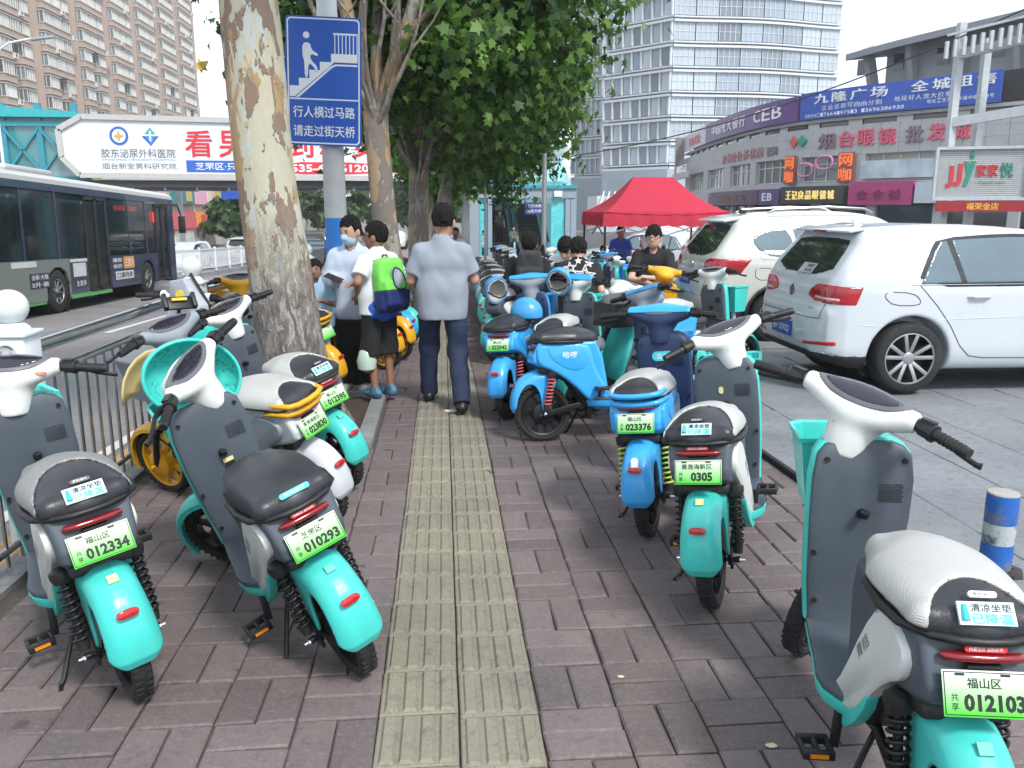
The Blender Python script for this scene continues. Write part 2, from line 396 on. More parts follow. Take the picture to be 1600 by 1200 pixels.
# a repair patch and a manhole on the road
mb = MB(); mb.quad((-4.6, 14, rz_(14)+.004), (-3.2, 14, rz_(14)+.004), (-3.3, 19, rz_(19)+.004), (-4.7, 19, rz_(19)+.004))
mb.obj('repair_patch', paving_mat('patched_asphalt', ((.12, .115, .115), (.10, .098, .098), (.18, .17, .17)), gum=False, rnd=0), road, smooth=0, fix=False)
# pavement
SX0, SX1, MOD = -1.90, 2.10, .262
side = sheet('sidewalk', SX0-.02, SX1+.02, YS, lambda y: gz(y)-.014, GROUT, 'reddish grey brick sidewalk with a yellow tactile strip')
def brick_mesh(w, l, seed, h=.05, bev=.006, chip=.004):
    r = random.Random(seed); g = .0032; mb = MB(); hw, hl = w/2-g, l/2-g
    c = [(-hw, -hl), (hw, -hl), (hw, hl), (-hw, hl)]
    j = [(x+r.uniform(-chip, chip), y+r.uniform(-chip, chip)) for x, y in c]
    low = [(x, y, -h) for x, y in j]; mid = [(x, y, -bev) for x, y in j]; dz = [r.uniform(-.0015, .0015) for _ in j]
    top = [(x-math.copysign(bev*1.2, x), y-math.copysign(bev*1.2, y), d) for (x, y), d in zip(j, dz)]
    mb.rings([low, mid, top], cap=False); mb.poly(top); return mb
def tile_mb(seed):
    r = random.Random(seed); mb = brick_mesh(MOD, MOD, seed, .05, .004, .002); w = MOD-.02
    for k in range(4):
        x = -w/2+w*(k+.5)/4; a = w*.25*.40; b = a-.008; l = MOD/2-.014; z = .010
        lo = [(x-a, -l, 0), (x+a, -l, 0), (x+a, l, 0), (x-a, l, 0)]; hi = [(x-b, -l+.008, z), (x+b, -l+.008, z), (x+b, l-.008, z), (x-b, l-.008, z)]
        mb.rings([lo, hi], cap=False); mb.poly(hi)
    return mb
BR = [brick_mesh(MOD/2, MOD, 10+i) for i in range(6)]; TL = [tile_mb(30+i) for i in range(3)]
BRm = [b.mesh('paver', PAVER, smooth=0, fix=False) for b in BR]; TLm = [b.mesh('tactile_tile', TACT, smooth=0, fix=False) for b in TL]
def stamp(mb, src, x, y, z, rz, tilt=0.0):
    c, s = math.cos(rz), math.sin(rz); sl = math.tan(tilt)
    mb.add([(x+px*c-py*s, y+px*s+py*c, z+pz+sl*(px*s+py*c)) for px, py, pz in src.v], src.f)
TX0 = -.235
cells = []
for i in range(-8, 9):
    x0 = TX0+i*MOD
    if i in (0, 1): continue
    for j in range(6, 190):
        y0 = .1+j*MOD
        for k in (0, 1):
            if (i+j) % 2: cells.append((x0+MOD*(.25+.5*k), y0+MOD/2, 0))
            else: cells.append((x0+MOD/2, y0+MOD*(.25+.5*k), math.pi/2))
def in_pit(x, y): return any(px0 < x < px1 and py0 < y < py1 for px0, px1, py0, py1 in PITS)
PITS = [(-1.76, -.52, 5.66, 7.42), (-1.5, -.25, 10.9, 12.2), (-1.3, -.1, 14.5, 15.7)]
cells = [c for c in cells if SX0+.03 < c[0] < SX1-.03 and not in_pit(c[0], c[1])]
def shown(x, y):
    d = Vector((x, y, gz(y))) - cam_o.location; q = cam_o.rotation_euler.to_matrix().transposed() @ d
    if q.z > -.2: return False
    return abs(q.x/-q.z) < .66 and abs(q.y/-q.z) < .5
vis = sorted([c for c in cells if shown(c[0], c[1])], key=lambda c: c[1])
near = vis[:300]; ns = set(near); rest = [c for c in cells if c not in ns and c[1] < 50]
rr = random.Random(3)
for x, y, r in near:
    o = place(BRm[rr.randrange(6)], 'paver', side, loc=(x, y, gz(y)+rr.uniform(-.002, .0025)), rot=(rr.uniform(-.006, .006), rr.uniform(-.006, .006), r+rr.choice((0, math.pi))+rr.uniform(-.012, .012)))
mb = MB()
for x, y, r in rest: stamp(mb, BR[rr.randrange(6)], x, y, gz(y)+rr.uniform(-.002, .002), r+rr.uniform(-.01, .01), math.atan(-.031/(1+math.exp(-(y-8)/1.2))))
o = mb.obj('pavers', PAVER, side, smooth=0, fix=False); tag(o, kind='stuff')
far = MB()
for j in range(6, 190):
    for i in (0, 1):
        x, y = TX0+(i+.5)*MOD, .1+(j+.5)*MOD+(-.028 if i else 0)
        if y < 1.6: continue
        if y < 24: place(TLm[rr.randrange(3)], 'tactile_tile', side, loc=(x, y, gz(y)+.001+rr.uniform(-.0015, .0015)), rot=(math.atan(-.031/(1+math.exp(-(y-8)/1.2))), 0, rr.uniform(-.008, .008)))
        else: stamp(far, TL[0], x, y, gz(y), 0, -.031)
tag(far.obj('tactile_tiles', TACT, side, smooth=0, fix=False), kind='stuff')
# kerb along the road, painted yellow on its road face
kerb = empty('kerb', (0, 0, 0)); tag(kerb, 'granite kerb with faded yellow paint under the railing', 'kerb', kind='structure')
for k in range(46):
    y0 = 1.0+k*1.0; y1 = y0+.985; mb = MB()
    a = lambda x, y, d: (x, y, gz(y)+d)
    for m, x0, x1, t in ((0, -2.06, -1.905, .012), (1, -2.2, -2.063, .008)):
        mb.m = m
        lo = [(x0, y0, rz_(y0)-.2), (x1, y0, rz_(y0)-.2), (x1, y1, rz_(y1)-.2), (x0, y1, rz_(y1)-.2)]; hi = [a(x0, y0, t), a(x1, y0, t), a(x1, y1, t), a(x0, y1, t)]
        mb.rings([lo, hi])
    mb.obj('kerb_stone', [KERBST, KYEL], kerb, smooth=0)
# tree pits
for n, (x0, x1, y0, y1) in enumerate(PITS):
    p = empty('tree_pit', ((x0+x1)/2, (y0+y1)/2, gz(y0)), label=['square tree pit with stone edging at the big mottled trunk', 'tree pit behind the boy with the backpack', 'tree pit of the third trunk along the walk'][n], cat='tree pit', group='tree pits in the sidewalk')
    cx, cy = (x0+x1)/2, (y0+y1)/2; w = .115; h = .035
    for (a0, a1, b0, b1) in ((x0, x1, y0, y0+w), (x0, x1, y1-w, y1), (x0, x0+w, y0+w+.004, y1-w-.004), (x1-w, x1, y0+w+.004, y1-w-.004)):
        MB().box(((a0+a1)/2-cx, (b0+b1)/2-cy, h-.06), (a1-a0, b1-b0, .12)).obj('edging_stone', KERBST, p, bevel=.006)
    mb = MB(); r5 = random.Random(n); n1 = 9
    vs = [(x0+w+(x1-x0-2*w)*i/n1-cx, y0+w+(y1-y0-2*w)*j/n1-cy, r5.uniform(-.03, .005)) for j in range(n1+1) for i in range(n1+1)]
    mb.add(vs, [(j*(n1+1)+i, j*(n1+1)+i+1, (j+1)*(n1+1)+i+1, (j+1)*(n1+1)+i) for j in range(n1) for i in range(n1)])
    mb.obj('soil', EARTH, p, smooth=60, fix=False)
# parking court of stone slabs
lot = sheet('parking_court', SX1+.022, 34, YS+[120], lambda y: gzc(y)-.012, M('lot_joint', (.07, .07, .07), .95, var=.2, world=True), 'pale grey stone parking court beside the sidewalk')
SW, SL = .583, .66
sl = []
for i in range(0, 30):
    for j in range(-1, 60): sl.append((SX1+.03+(i+.5)*SW, .52+(j+.5)*SL))
def slab_mb(seed):
    r = random.Random(seed); b = brick_mesh(SW, SL, seed, .04, .004, .0015); return b
SB = [slab_mb(60+i) for i in range(4)]; SBm = [b.mesh('paving_slab', SLAB, smooth=0, fix=False) for b in SB]
vs_ = sorted([c for c in sl if shown(*c)], key=lambda c: c[1])[:280]; ns = set(vs_); mb = MB()
for x, y in sl:
    t = math.atan(-.031/(1+math.exp(-(y-8)/1.2)))
    if (x, y) in ns: place(SBm[rr.randrange(4)], 'paving_slab', lot, loc=(x, y, gz(y)-.002+rr.uniform(-.001, .001)), rot=(t, 0, rr.choice((0, math.pi))))
    elif y > 0: stamp(mb, SB[rr.randrange(4)], x, y, gz(y)-.002, 0, t)
tag(mb.obj('paving_slabs', SLAB, lot, smooth=0, fix=False), kind='stuff')
# ================================================================ buildings
BEIGE = M('beige_tile', (.40, .315, .26), .8, var=.08, scale=.5, dirt=.25, dcol=(.22, .18, .15), dscale=.4, world=True)
BEIGE2 = M('pale_render', (.46, .40, .35), .8, var=.06, scale=.5, world=True)
PINKT = M('pink_tile', (.42, .325, .27), .8, var=.08, scale=.5, world=True)
WGLASS = M('window_glass', (.14, .17, .18), .08, var=.3, scale=.25, rnd=.5, spec=.7, world=True)
LGLASS = M('pale_reflection_glass', (.46, .45, .40), .15, var=.25, scale=.6, rnd=.35, world=True)  # pale colour stands in for bright sky reflected in the panes
WFRAME = M('white_window_frame', (.62, .62, .60), .5, var=.05)
DARKV = M('dark_recess', (.03, .03, .033), .8, var=.2)
ACW = M('white_enamel', (.55, .55, .52), .5, var=.1)
def window_mesh(w, h, nx, ny=1, fr=.07, name='window', glass=None):
    mb = MB(); mb.m = 1; mb.quad((-w/2, .02, -h/2), (w/2, .02, -h/2), (w/2, .02, h/2), (-w/2, .02, h/2)); mb.m = 0
    for i in range(nx+1): mb.box((-w/2+w*i/nx, 0, 0), (fr, .09, h+fr))
    for j in range(ny+1): mb.box((0, 0, -h/2+h*j/ny), (w+fr, .088, fr))
    return mb.mesh(name, [WFRAME, glass or WGLASS], smooth=0, fix=False)
def ac_mesh():
    mb = MB(); mb.box((0, -.2, 0), (.85, .4, .6)); mb.m = 1; mb.lathe([(.22, -.41), (.20, -.405)], 14, (-.12, 0, 0), 'Y'); mb.m = 0; mb.box((0, -.25, -.34), (.9, .45, .05)); return mb.mesh('air_conditioner', [ACW, DARKV], smooth=0)
# ---- apartment slab across the road: a long front of projecting bays, facing the road (+X)
def apartment():
    X0, Y0, MODW, NB, FH, NF, ZB = -58.0, 92.0, 13.4, 9, 2.95, 20, -2.6
    b = empty('apartment_building', (X0, Y0, ZB), label='tall beige apartment block with stacked bay windows across the road', cat='building', rz=R(90))
    # local: +x along the street (world +Y), -y towards the road (world +X)
    L_ = MODW*NB; Hh = FH*NF
    MB().box((L_/2, 6, Hh/2), (L_, 12, Hh)).obj('wall', PINKT, b, smooth=0)
    w4 = window_mesh(2.7, 1.6, 4, 1, .10, glass=LGLASS); w3 = window_mesh(2.1, 1.6, 3, 1, .10, glass=LGLASS); ws = window_mesh(1.15, 1.6, 2, 1, .10, glass=LGLASS); wd = window_mesh(1.15, 1.6, 2, 1, .09, glass=WGLASS); ac = ac_mesh()
    stuffm = []; r = random.Random(5); cand = []; dp = 1.5
    for i in range(NB):
        x = i*MODW; low = 7+(i*2) % 3
        for k in range(2, NF):
            z = k*FH; mb = MB(); segs = [(x+.5, x+9.3)] if k > low else [(x+.5, x+3.9), (x+6.4, x+9.3)]
            for a, c in segs:
                cx, w = (a+c)/2, c-a; mb = MB()
                mb.m = 0; mb.box((cx, -dp/2, z+.42), (w, dp, .86)); mb.box((cx, -dp/2+.1, z+2.72), (w-.2, dp-.2, .36)); mb.box((cx, -.4, z+1.7), (w-.9, .8, 1.7))
                mb.m = 1; mb.box((cx, -dp/2-.05, z+.92), (w+.2, dp+.16, .12)); mb.box((cx, -dp/2-.05, z+.03), (w+.16, dp+.12, .12)); mb.box((cx, -dp/2-.05, z+2.60), (w+.2, dp+.16, .12))
                mb.obj('bay', [BEIGE, BEIGE2], b, smooth=0)
            MB().box((x+10.9, -.07, z), (2.9, .16, .16)).obj('floor_band', BEIGE2, b, smooth=0)
            zz = z+1.76; ls = [(ws, x+10.8, -.06, 0), (wd, x+.52, -.9, -90)]
            ls += [(w4, x+2.1, -1.42, 0), (w3, x+8.1, -1.42, 0)] + ([(w4, x+5.2, -1.42, 0)] if k > low else [(wd, x+6.42, -.9, -90), (wd, x+5.2, -.06, 0)])
            for q in ls: cand.append((i, k, q, zz))
            if r.random() < .45: place(ac, 'air_conditioner', b, Matrix.Translation((x+r.choice((9.9, 3.7, 6.6)), -.08 if 0 else -1.5, z+.55)))
        MB().box((x+12.75, -.45, Hh/2), (1.1, .9, Hh)).obj('pier', PINKT, b, smooth=0)
    cand.sort(key=lambda c: (c[1] > 14, c[0], c[1])); 
    for n, (i, k, (me, xx, yy, rot), z) in enumerate(cand):
        M4 = Matrix.Translation((xx, yy, z)) @ Matrix.Rotation(R(rot), 4, 'Z')
        if n < 296: place(me, 'window', b, M4)
        else: stuffm.append((me, M4))
    mb = MB()
    for me, M4 in stuffm:
        vs = [M4 @ v.co for v in me.vertices]; base = len(mb.v); mb.v += [tuple(v) for v in vs]
        for p in me.polygons: mb.f.append(tuple(base+i for i in p.vertices)); mb.mi.append(0 if p.material_index == 0 else (2 if me is wd else 1))
    tag(mb.obj('windows', [WFRAME, LGLASS, WGLASS], b, smooth=0, fix=False), kind='stuff')
apartment()
# ---- row of shops with coloured boards on the far side of the road
def shops():
    r = random.Random(8); y = 50.0; cols = [(.75, .32, .04), (.05, .20, .22), (.62, .66, .68), (.70, .38, .50), (.50, .05, .06), (.55, .42, .12), (.45, .55, .52), (.66, .60, .45), (.60, .10, .12), (.30, .45, .20)]
    for k in range(8):
        w = r.uniform(5, 8); h = r.uniform(5.5, 8.5); z0 = rz_(y)-.3
        b = empty('shop_building', (-23.5, y, z0), label=['orange and white', 'dark green', 'white framed', 'pink', 'dark red', 'mustard yellow', 'pale green', 'cream'][k]+' fronted low shop seen beyond the road under the footbridge', cat='shop', group='shops across the road', rz=R(90))
        MB().box((w/2, 4, h/2), (w-.05, 8, h)).obj('wall', BEIGE2 if k % 2 else BEIGE, b, smooth=0)
        for f in range(2):
            c = cols[(k*2+f*3) % 10]; m = M('shop_board_%d' % ((k*2+f*3) % 10), c, .5, var=.1)
            MB().box((w/2, -.2, 2.9+f*2.2), (w*.94, .3, 1.5)).obj('sign_board', m, b, smooth=0)
            c2 = cols[(k*2+f*3+4) % 10]; MB().box((w*(.3+.4*f), -.4, 2.9+f*2.2), (w*.22, .08, 1.0)).obj('sign_panel', M('shop_board_%d' % ((k*2+f*3+4) % 10), c2, .5), b, smooth=0)
        MB().box((w/2, -.1, 1.05), (w*.8, .2, 2.0)).obj('shop_window', LGLASS, b, smooth=0)
        if k in (2, 5):
            pr = MB(); pr.prism([(-.2, 2.3), (-2.2, 1.7), (-2.2, 1.55), (-.2, 2.0)], 0, w*.9, 'X'); pr.obj('awning', M('maroon_awning', (.20, .02, .03), .7), b, smooth=0)
        y += w+.3
shops()
# ---- curved commercial building on the right
CP = [(44, 30), (36, 40), (30.5, 48), (26.4, 54), (24.3, 59), (23.8, 66), (24.6, 78), (26.4, 92)]
def _curve():
    C_ = [np.array(c, float) for c in CP]; pts = []
    for i in range(len(C_)-1):
        p0, p1, p2, p3 = C_[max(i-1, 0)], C_[i], C_[i+1], C_[min(i+2, len(C_)-1)]
        for k in range(20):
            t = k/20; pts.append(.5*(2*p1+(-p0+p2)*t+(2*p0-5*p1+4*p2-p3)*t*t+(-p0+3*p1-3*p2+p3)*t**3))
    pts.append(C_[-1]); pts = np.array(pts); return pts, np.concatenate([[0], np.cumsum(np.linalg.norm(np.diff(pts, axis=0), axis=1))])
CPT, CS = _curve()
def cpos(s, off=0.0):
    x, y = np.interp(s, CS, CPT[:, 0]), np.interp(s, CS, CPT[:, 1]); e = .3
    t = unit(np.array([np.interp(s+e, CS, CPT[:, 0])-np.interp(s-e, CS, CPT[:, 0]), np.interp(s+e, CS, CPT[:, 1])-np.interp(s-e, CS, CPT[:, 1])]))
    n = np.array([-t[1], t[0]])          # towards the court
    return np.array([x, y])+n*off, t, n
def cstrip(s0, s1, z0, z1, off, th, step=1.2):
    """a curved slab following the front; outer face at off"""
    mb = MB(); n = max(2, int(abs(s1-s0)/step)+1); rs = []
    for s in np.linspace(s0, s1, n+1):
        a, _, _ = cpos(s, off); b, _, _ = cpos(s, off-th); rs.append([(a[0], a[1], z0), (a[0], a[1], z1), (b[0], b[1], z1), (b[0], b[1], z0)])
    mb.rings(rs); return mb
BINV = None
def cletters(txt, mat, parent, s_left, s_right, z, h, off, depth=.12, bold=.02, name='letter'):
    """raised letters one by one along the curve; s_left is the reader's left end"""
    ch = [c for c in txt]; n = len(ch)
    for i, c in enumerate(ch):
        if c == ' ': continue
        s = s_left+(s_right-s_left)*(i+.5)/n; p, t, nn = cpos(s, off); w = abs(s_right-s_left)/n*.82
        lettering(c, mat, parent, frame4((p[0], p[1], z), (-t[0], -t[1], 0), (0, 0, 1)), w=w, h=h, bold=bold, depth=depth, name=name).matrix_parent_inverse = Matrix.Translation((-26, -55, 2.2))
STONE = M('grey_stone_cladding', (.44, .44, .445), .7, var=.08, scale=1.5, dirt=.2, dcol=(.2, .19, .18), dscale=.8, world=True)
PURPLE = M('purple_board', (.11, .05, .20), .45, var=.05); BLUEB = M('blue_board', (.025, .085, .42), .45, var=.06)
def commercial():
    b = empty('commercial_building', (26, 55, -2.2), label='curved grey stone commercial building covered in shop signs', cat='building')
    def put(mb, name, mat, **k):
        o = mb.obj(name, mat, None, **k); o.parent = b; o.matrix_parent_inverse = Matrix.Translation((-26, -55, 2.2)); return o
    I = Matrix.Translation((-26, -55, 2.2))
    def let(*a, **k):
        cletters(*a, **k)
    # body behind the front
    put(cstrip(2, 68, -2.6, 9.3, -.9, 9), 'wall', DARKV, smooth=0)
    for z0, z1, nm in ((3.0, 3.35, 'cladding'), (5.05, 6.9, 'cladding'), (7.25, 7.45, 'ledge')):
        # cladding courses, stone by stone along the curve
        hs = [(z0, z1)] if z1-z0 < .6 else [(z0, z0+.61), (z0+.62, z0+1.23), (z0+1.24, z1)]
        for a, c in hs:
            s = 14.0
            while s < 67:
                w = 1.25 if s < 40 else 2.2; put(cstrip(s, s+w-.02, a, c, 0, .5, 1.3), 'cladding_stone', STONE, smooth=0); s += w
    # first floor windows between piers
    s = 14.5
    wins = [(15, 20.5), (22, 28.6), (30.6, 33.6), (35.2, 39.8), (41, 46), (48, 54), (56, 64)]
    edges = [14.0]+[e for w in wins for e in w]+[67]
    for a, c in zip(edges[0::2], edges[1::2]): put(cstrip(a, c, 3.36, 5.04, 0, .5), 'pier', STONE, smooth=0)
    for a, c in wins:
        put(cstrip(a, c, 3.37, 5.03, -.35, .05), 'window_glass', LGLASS if a < 30 else WGLASS, smooth=0)
        n = max(3, int((c-a)/1.1))
        for i in range(n+1):
            p, t, nn = cpos(a+(c-a)*i/n, -.3); put(MB().box((p[0], p[1], 4.2), (.07, .07, 1.66), rz=math.atan2(t[1], t[0])), 'mullion', WFRAME, smooth=0)
        for zz in (3.4, 4.5, 5.0): put(cstrip(a, c, zz, zz+.06, -.28, .07), 'transom', WFRAME, smooth=0)
    # upper dark ribbon window
    put(cstrip(14, 67, 6.91, 7.24, -.4, .05), 'ribbon_window', DGLASS, smooth=0)
    for s in np.arange(16, 66, 3.3): put(cstrip(s, s+1.0, 6.9, 7.24, -.30, .06), 'casement', WFRAME, smooth=0)
    # big boards
    put(cstrip(20.8, 33.7, 7.48, 9.2, .35, .12), 'blue_board', BLUEB, smooth=0)
    put(cstrip(34.0, 54, 7.48, 9.1, .35, .12), 'purple_board', PURPLE, smooth=0)
    put(cstrip(54.05, 66, 7.48, 9.1, .35, .12), 'pale_board', M('pale_lilac_board', (.55, .50, .56), .5), smooth=0)
    WP = WHITE_PRINT
    let('九隆广场', WP, b, 32.6, 27.2, 8.72, .62, .40, depth=.06, bold=.03); let('全城租售', WP, b, 26.0, 21.0, 8.80, .62, .40, depth=.06, bold=.03)
    let('企业总部可自由分割', WP, b, 31.9, 27.6, 8.12, .30, .37, depth=0, bold=.0); let('地段好人流大价格低', WP, b, 26.9, 23.0, 8.18, .30, .37, depth=0, bold=.0)
    let('招商热线：17664197513 13696386930', WP, b, 33.2, 26.2, 7.70, .22, .37, depth=0, bold=.01); let('地址：芝罘区幸福中路10号', WP, b, 24.9, 21.1, 7.86, .22, .37, depth=0, bold=.01)
    let('中国光大银行', WP, b, 51.5, 41.5, 8.28, .85, .40, depth=.05, bold=.015); let('CEB', WP, b, 40.0, 35.5, 8.30, .85, .40, depth=.05, bold=.01)
    let('Bank', M('bank_red', (.55, .12, .10), .5), b, 63, 56, 8.2, .85, .40, depth=.04)
    PINKL = M('pink_channel_letter', (.72, .10, .17), .4, var=.05); FADE = M('faded_pink_letter', (.45, .22, .24), .6); BURNT = M('unlit_letter', (.22, .16, .18), .6)
    let('烟', BURNT, b, 32.3, 30.7, 6.0, 1.0, .12, depth=.14, bold=.03); let('台眼镜', PINKL, b, 30.7, 26.6, 6.05, 1.0, .12, depth=.14, bold=.03); let('批', BURNT, b, 26.2, 24.9, 6.05, 1.0, .12, depth=.14, bold=.03); let('发城', PINKL, b, 24.9, 22.2, 6.1, 1.0, .12, depth=.14, bold=.03)
    let('友利合台茶棋牌', FADE, b, 48.5, 38.3, 5.75, .75, .10, depth=.10, bold=.02); let('158', BURNT, b, 37.9, 36.3, 5.7, .6, .10, depth=.1)
    # small red and green emblem
    for k, (c, ds) in enumerate((((.5, .12, .10), .42), ((.02, .30, .18), -.42))):
        p, t, nn = cpos(34.0+ds, .12); mb = MB(); mb.prism([(-.45, 0), (0, .42), (.45, 0), (0, -.42)], -.04, .04, 'Y'); o = mb.obj('emblem', M('emblem_%d' % k, c, .5), None, smooth=0)
        o.matrix_world = frame4((p[0], p[1], 6.15), (-t[0], -t[1], 0), (0, 0, 1)); mw = o.matrix_world.copy(); o.parent = b; o.matrix_parent_inverse = I
    # lower row of shop boards
    rows = [(22.9, 25.0, 'pale_blue_board', M('pale_blue_board', (.45, .52, .58), .5), 1.95, 3.2), (25.15, 29.25, 'magenta_board', M('magenta_board', (.38, .04, .16), .45), 1.85, 3.3), (29.6, 34.9, 'black_board', M('charcoal_board', (.035, .035, .035), .5), 1.95, 3.1),
            (35.1, 37.8, 'purple_board', PURPLE, 1.9, 3.0), (38.0, 50, 'plum_board', M('plum_board', (.10, .045, .10), .5), 1.9, 3.0), (51, 64, 'grey_board', STONE, 1.9, 3.0)]
    for a, c, nm, m, z0, z1 in rows: put(cstrip(a, c, z0, z1, .55, .5), nm, m, smooth=0)
    let('王记良品眼镜城', M('gold_lit_letter', (.80, .62, .22), .4, emis=.35), b, 34.3, 30.2, 2.52, .58, .66, depth=.08, bold=.035)
    let('EB', WP, b, 37.3, 35.8, 2.45, .55, .60, depth=.03); let('合合益', M('dark_pink_letter', (.20, .015, .07), .5), b, 28.8, 25.7, 2.5, .62, .62, depth=.06, bold=.03)
    let('烟台茶业', M('dim_gold_letter', (.20, .10, .05), .5), b, 47, 40, 2.45, .5, .60, depth=.06, bold=.03)
    # hoarding with a long pale picture
    put(cstrip(23.2, 28.8, 3.5, 4.6, .12, .06), 'banner', M('banner_pale', (.42, .50, .55), .5, var=.25, scale=1.2), smooth=0)
    # orange net-cafe signs and a giant pair of pink spectacle frames
    OR = M('orange_lit_letter', (.85, .20, .05), .4, emis=.25)
    for a, c in ((35.0, 33.9), (30.35, 29.2)):
        put(cstrip(a, c, 3.3, 5.2, .30, .1), 'cafe_sign', M('cafe_board', (.30, .07, .04), .5), smooth=0); let('网', OR, b, a, c, 4.72, .82, .36, depth=.05, bold=.03); let('咖', OR, b, a, c, 3.8, .82, .36, depth=.05, bold=.03)
    mb = MB()
    for s0 in (32.9, 31.35):
        pts = []
        for k in range(20):
            a = 2*math.pi*k/20; p, t, nn = cpos(s0-.62*math.copysign(abs(math.cos(a))**.7, math.cos(a)), .35); pts.append((p[0], p[1], 4.2+(s0 < 32)*.42+.42*math.copysign(abs(math.sin(a))**.8, math.sin(a))))
        mb.tube(pts, .075, 6, closed=True)
    p, _, _ = cpos(32.3, .35); q, _, _ = cpos(31.95, .35); mb.tube([(p[0], p[1], 4.35), (q[0], q[1], 4.55)], .07, 6); put(mb, 'spectacle_sign', M('pink_frame', (.62, .22, .38), .4))
    # storefront glazing behind and piers
    put(cstrip(14, 67, -2.4, 1.8, -.2, .1), 'storefront_glass', DGLASS, smooth=0)
    for s in np.arange(15, 66, 4.2): put(cstrip(s, s+.6, -2.6, 2.0, .1, .4), 'storefront_pier', STONE, smooth=0)
    # attic storey and overhanging roof
    AT = M('attic_panel', (.34, .36, .38), .6, var=.08, scale=.6, world=True); RF = M('roof_metal', (.22, .235, .26), .6, var=.08, world=True)
    put(cstrip(2, 30, 9.3, 12.3, -3.6, .6), 'attic_wall', AT, smooth=0)
    rs = []; mb = MB()
    for s in np.linspace(2, 31.5, 24):
        f = (s-2)/29.5; z = 13.3-1.9*f**1.5; a, _, _ = cpos(s, -1.2); c, _, _ = cpos(s, -9); rs.append([(a[0], a[1], z-.25), (a[0], a[1], z+.15), (c[0], c[1], z+1.3), (c[0], c[1], z+.9)])
    mb.rings(rs); put(mb, 'roof', RF, smooth=0)
    for s in np.arange(9, 31, 3.1):
        p, t, nn = cpos(s, -2.4); q, _, _ = cpos(s, -3.4); mb = MB(); mb.bar((p[0], p[1], 12.0), (q[0], q[1], 9.4), .35, .8); put(mb, 'roof_bracket', AT, smooth=0)
        a, _, _ = cpos(s+1.2, -3.58); put(cstrip(s+1.0, s+1.8, 10.5, 11.5, -3.55, .1), 'attic_window', DGLASS, smooth=0)
    # vertical hotel sign on the far corner
    put(cstrip(66.2, 67.2, 5.2, 9.0, 1.2, .9), 'blade_sign', M('blade_board', (.20, .18, .18), .5), smooth=0)
    put(cstrip(58, 67.5, 4.6, 5.2, 1.3, .3), 'hotel_fascia', STONE, smooth=0); let('MAB清云杉', WP, b, 66.8, 58.8, 5.55, .8, 1.15, depth=.1, bold=.02)
commercial()
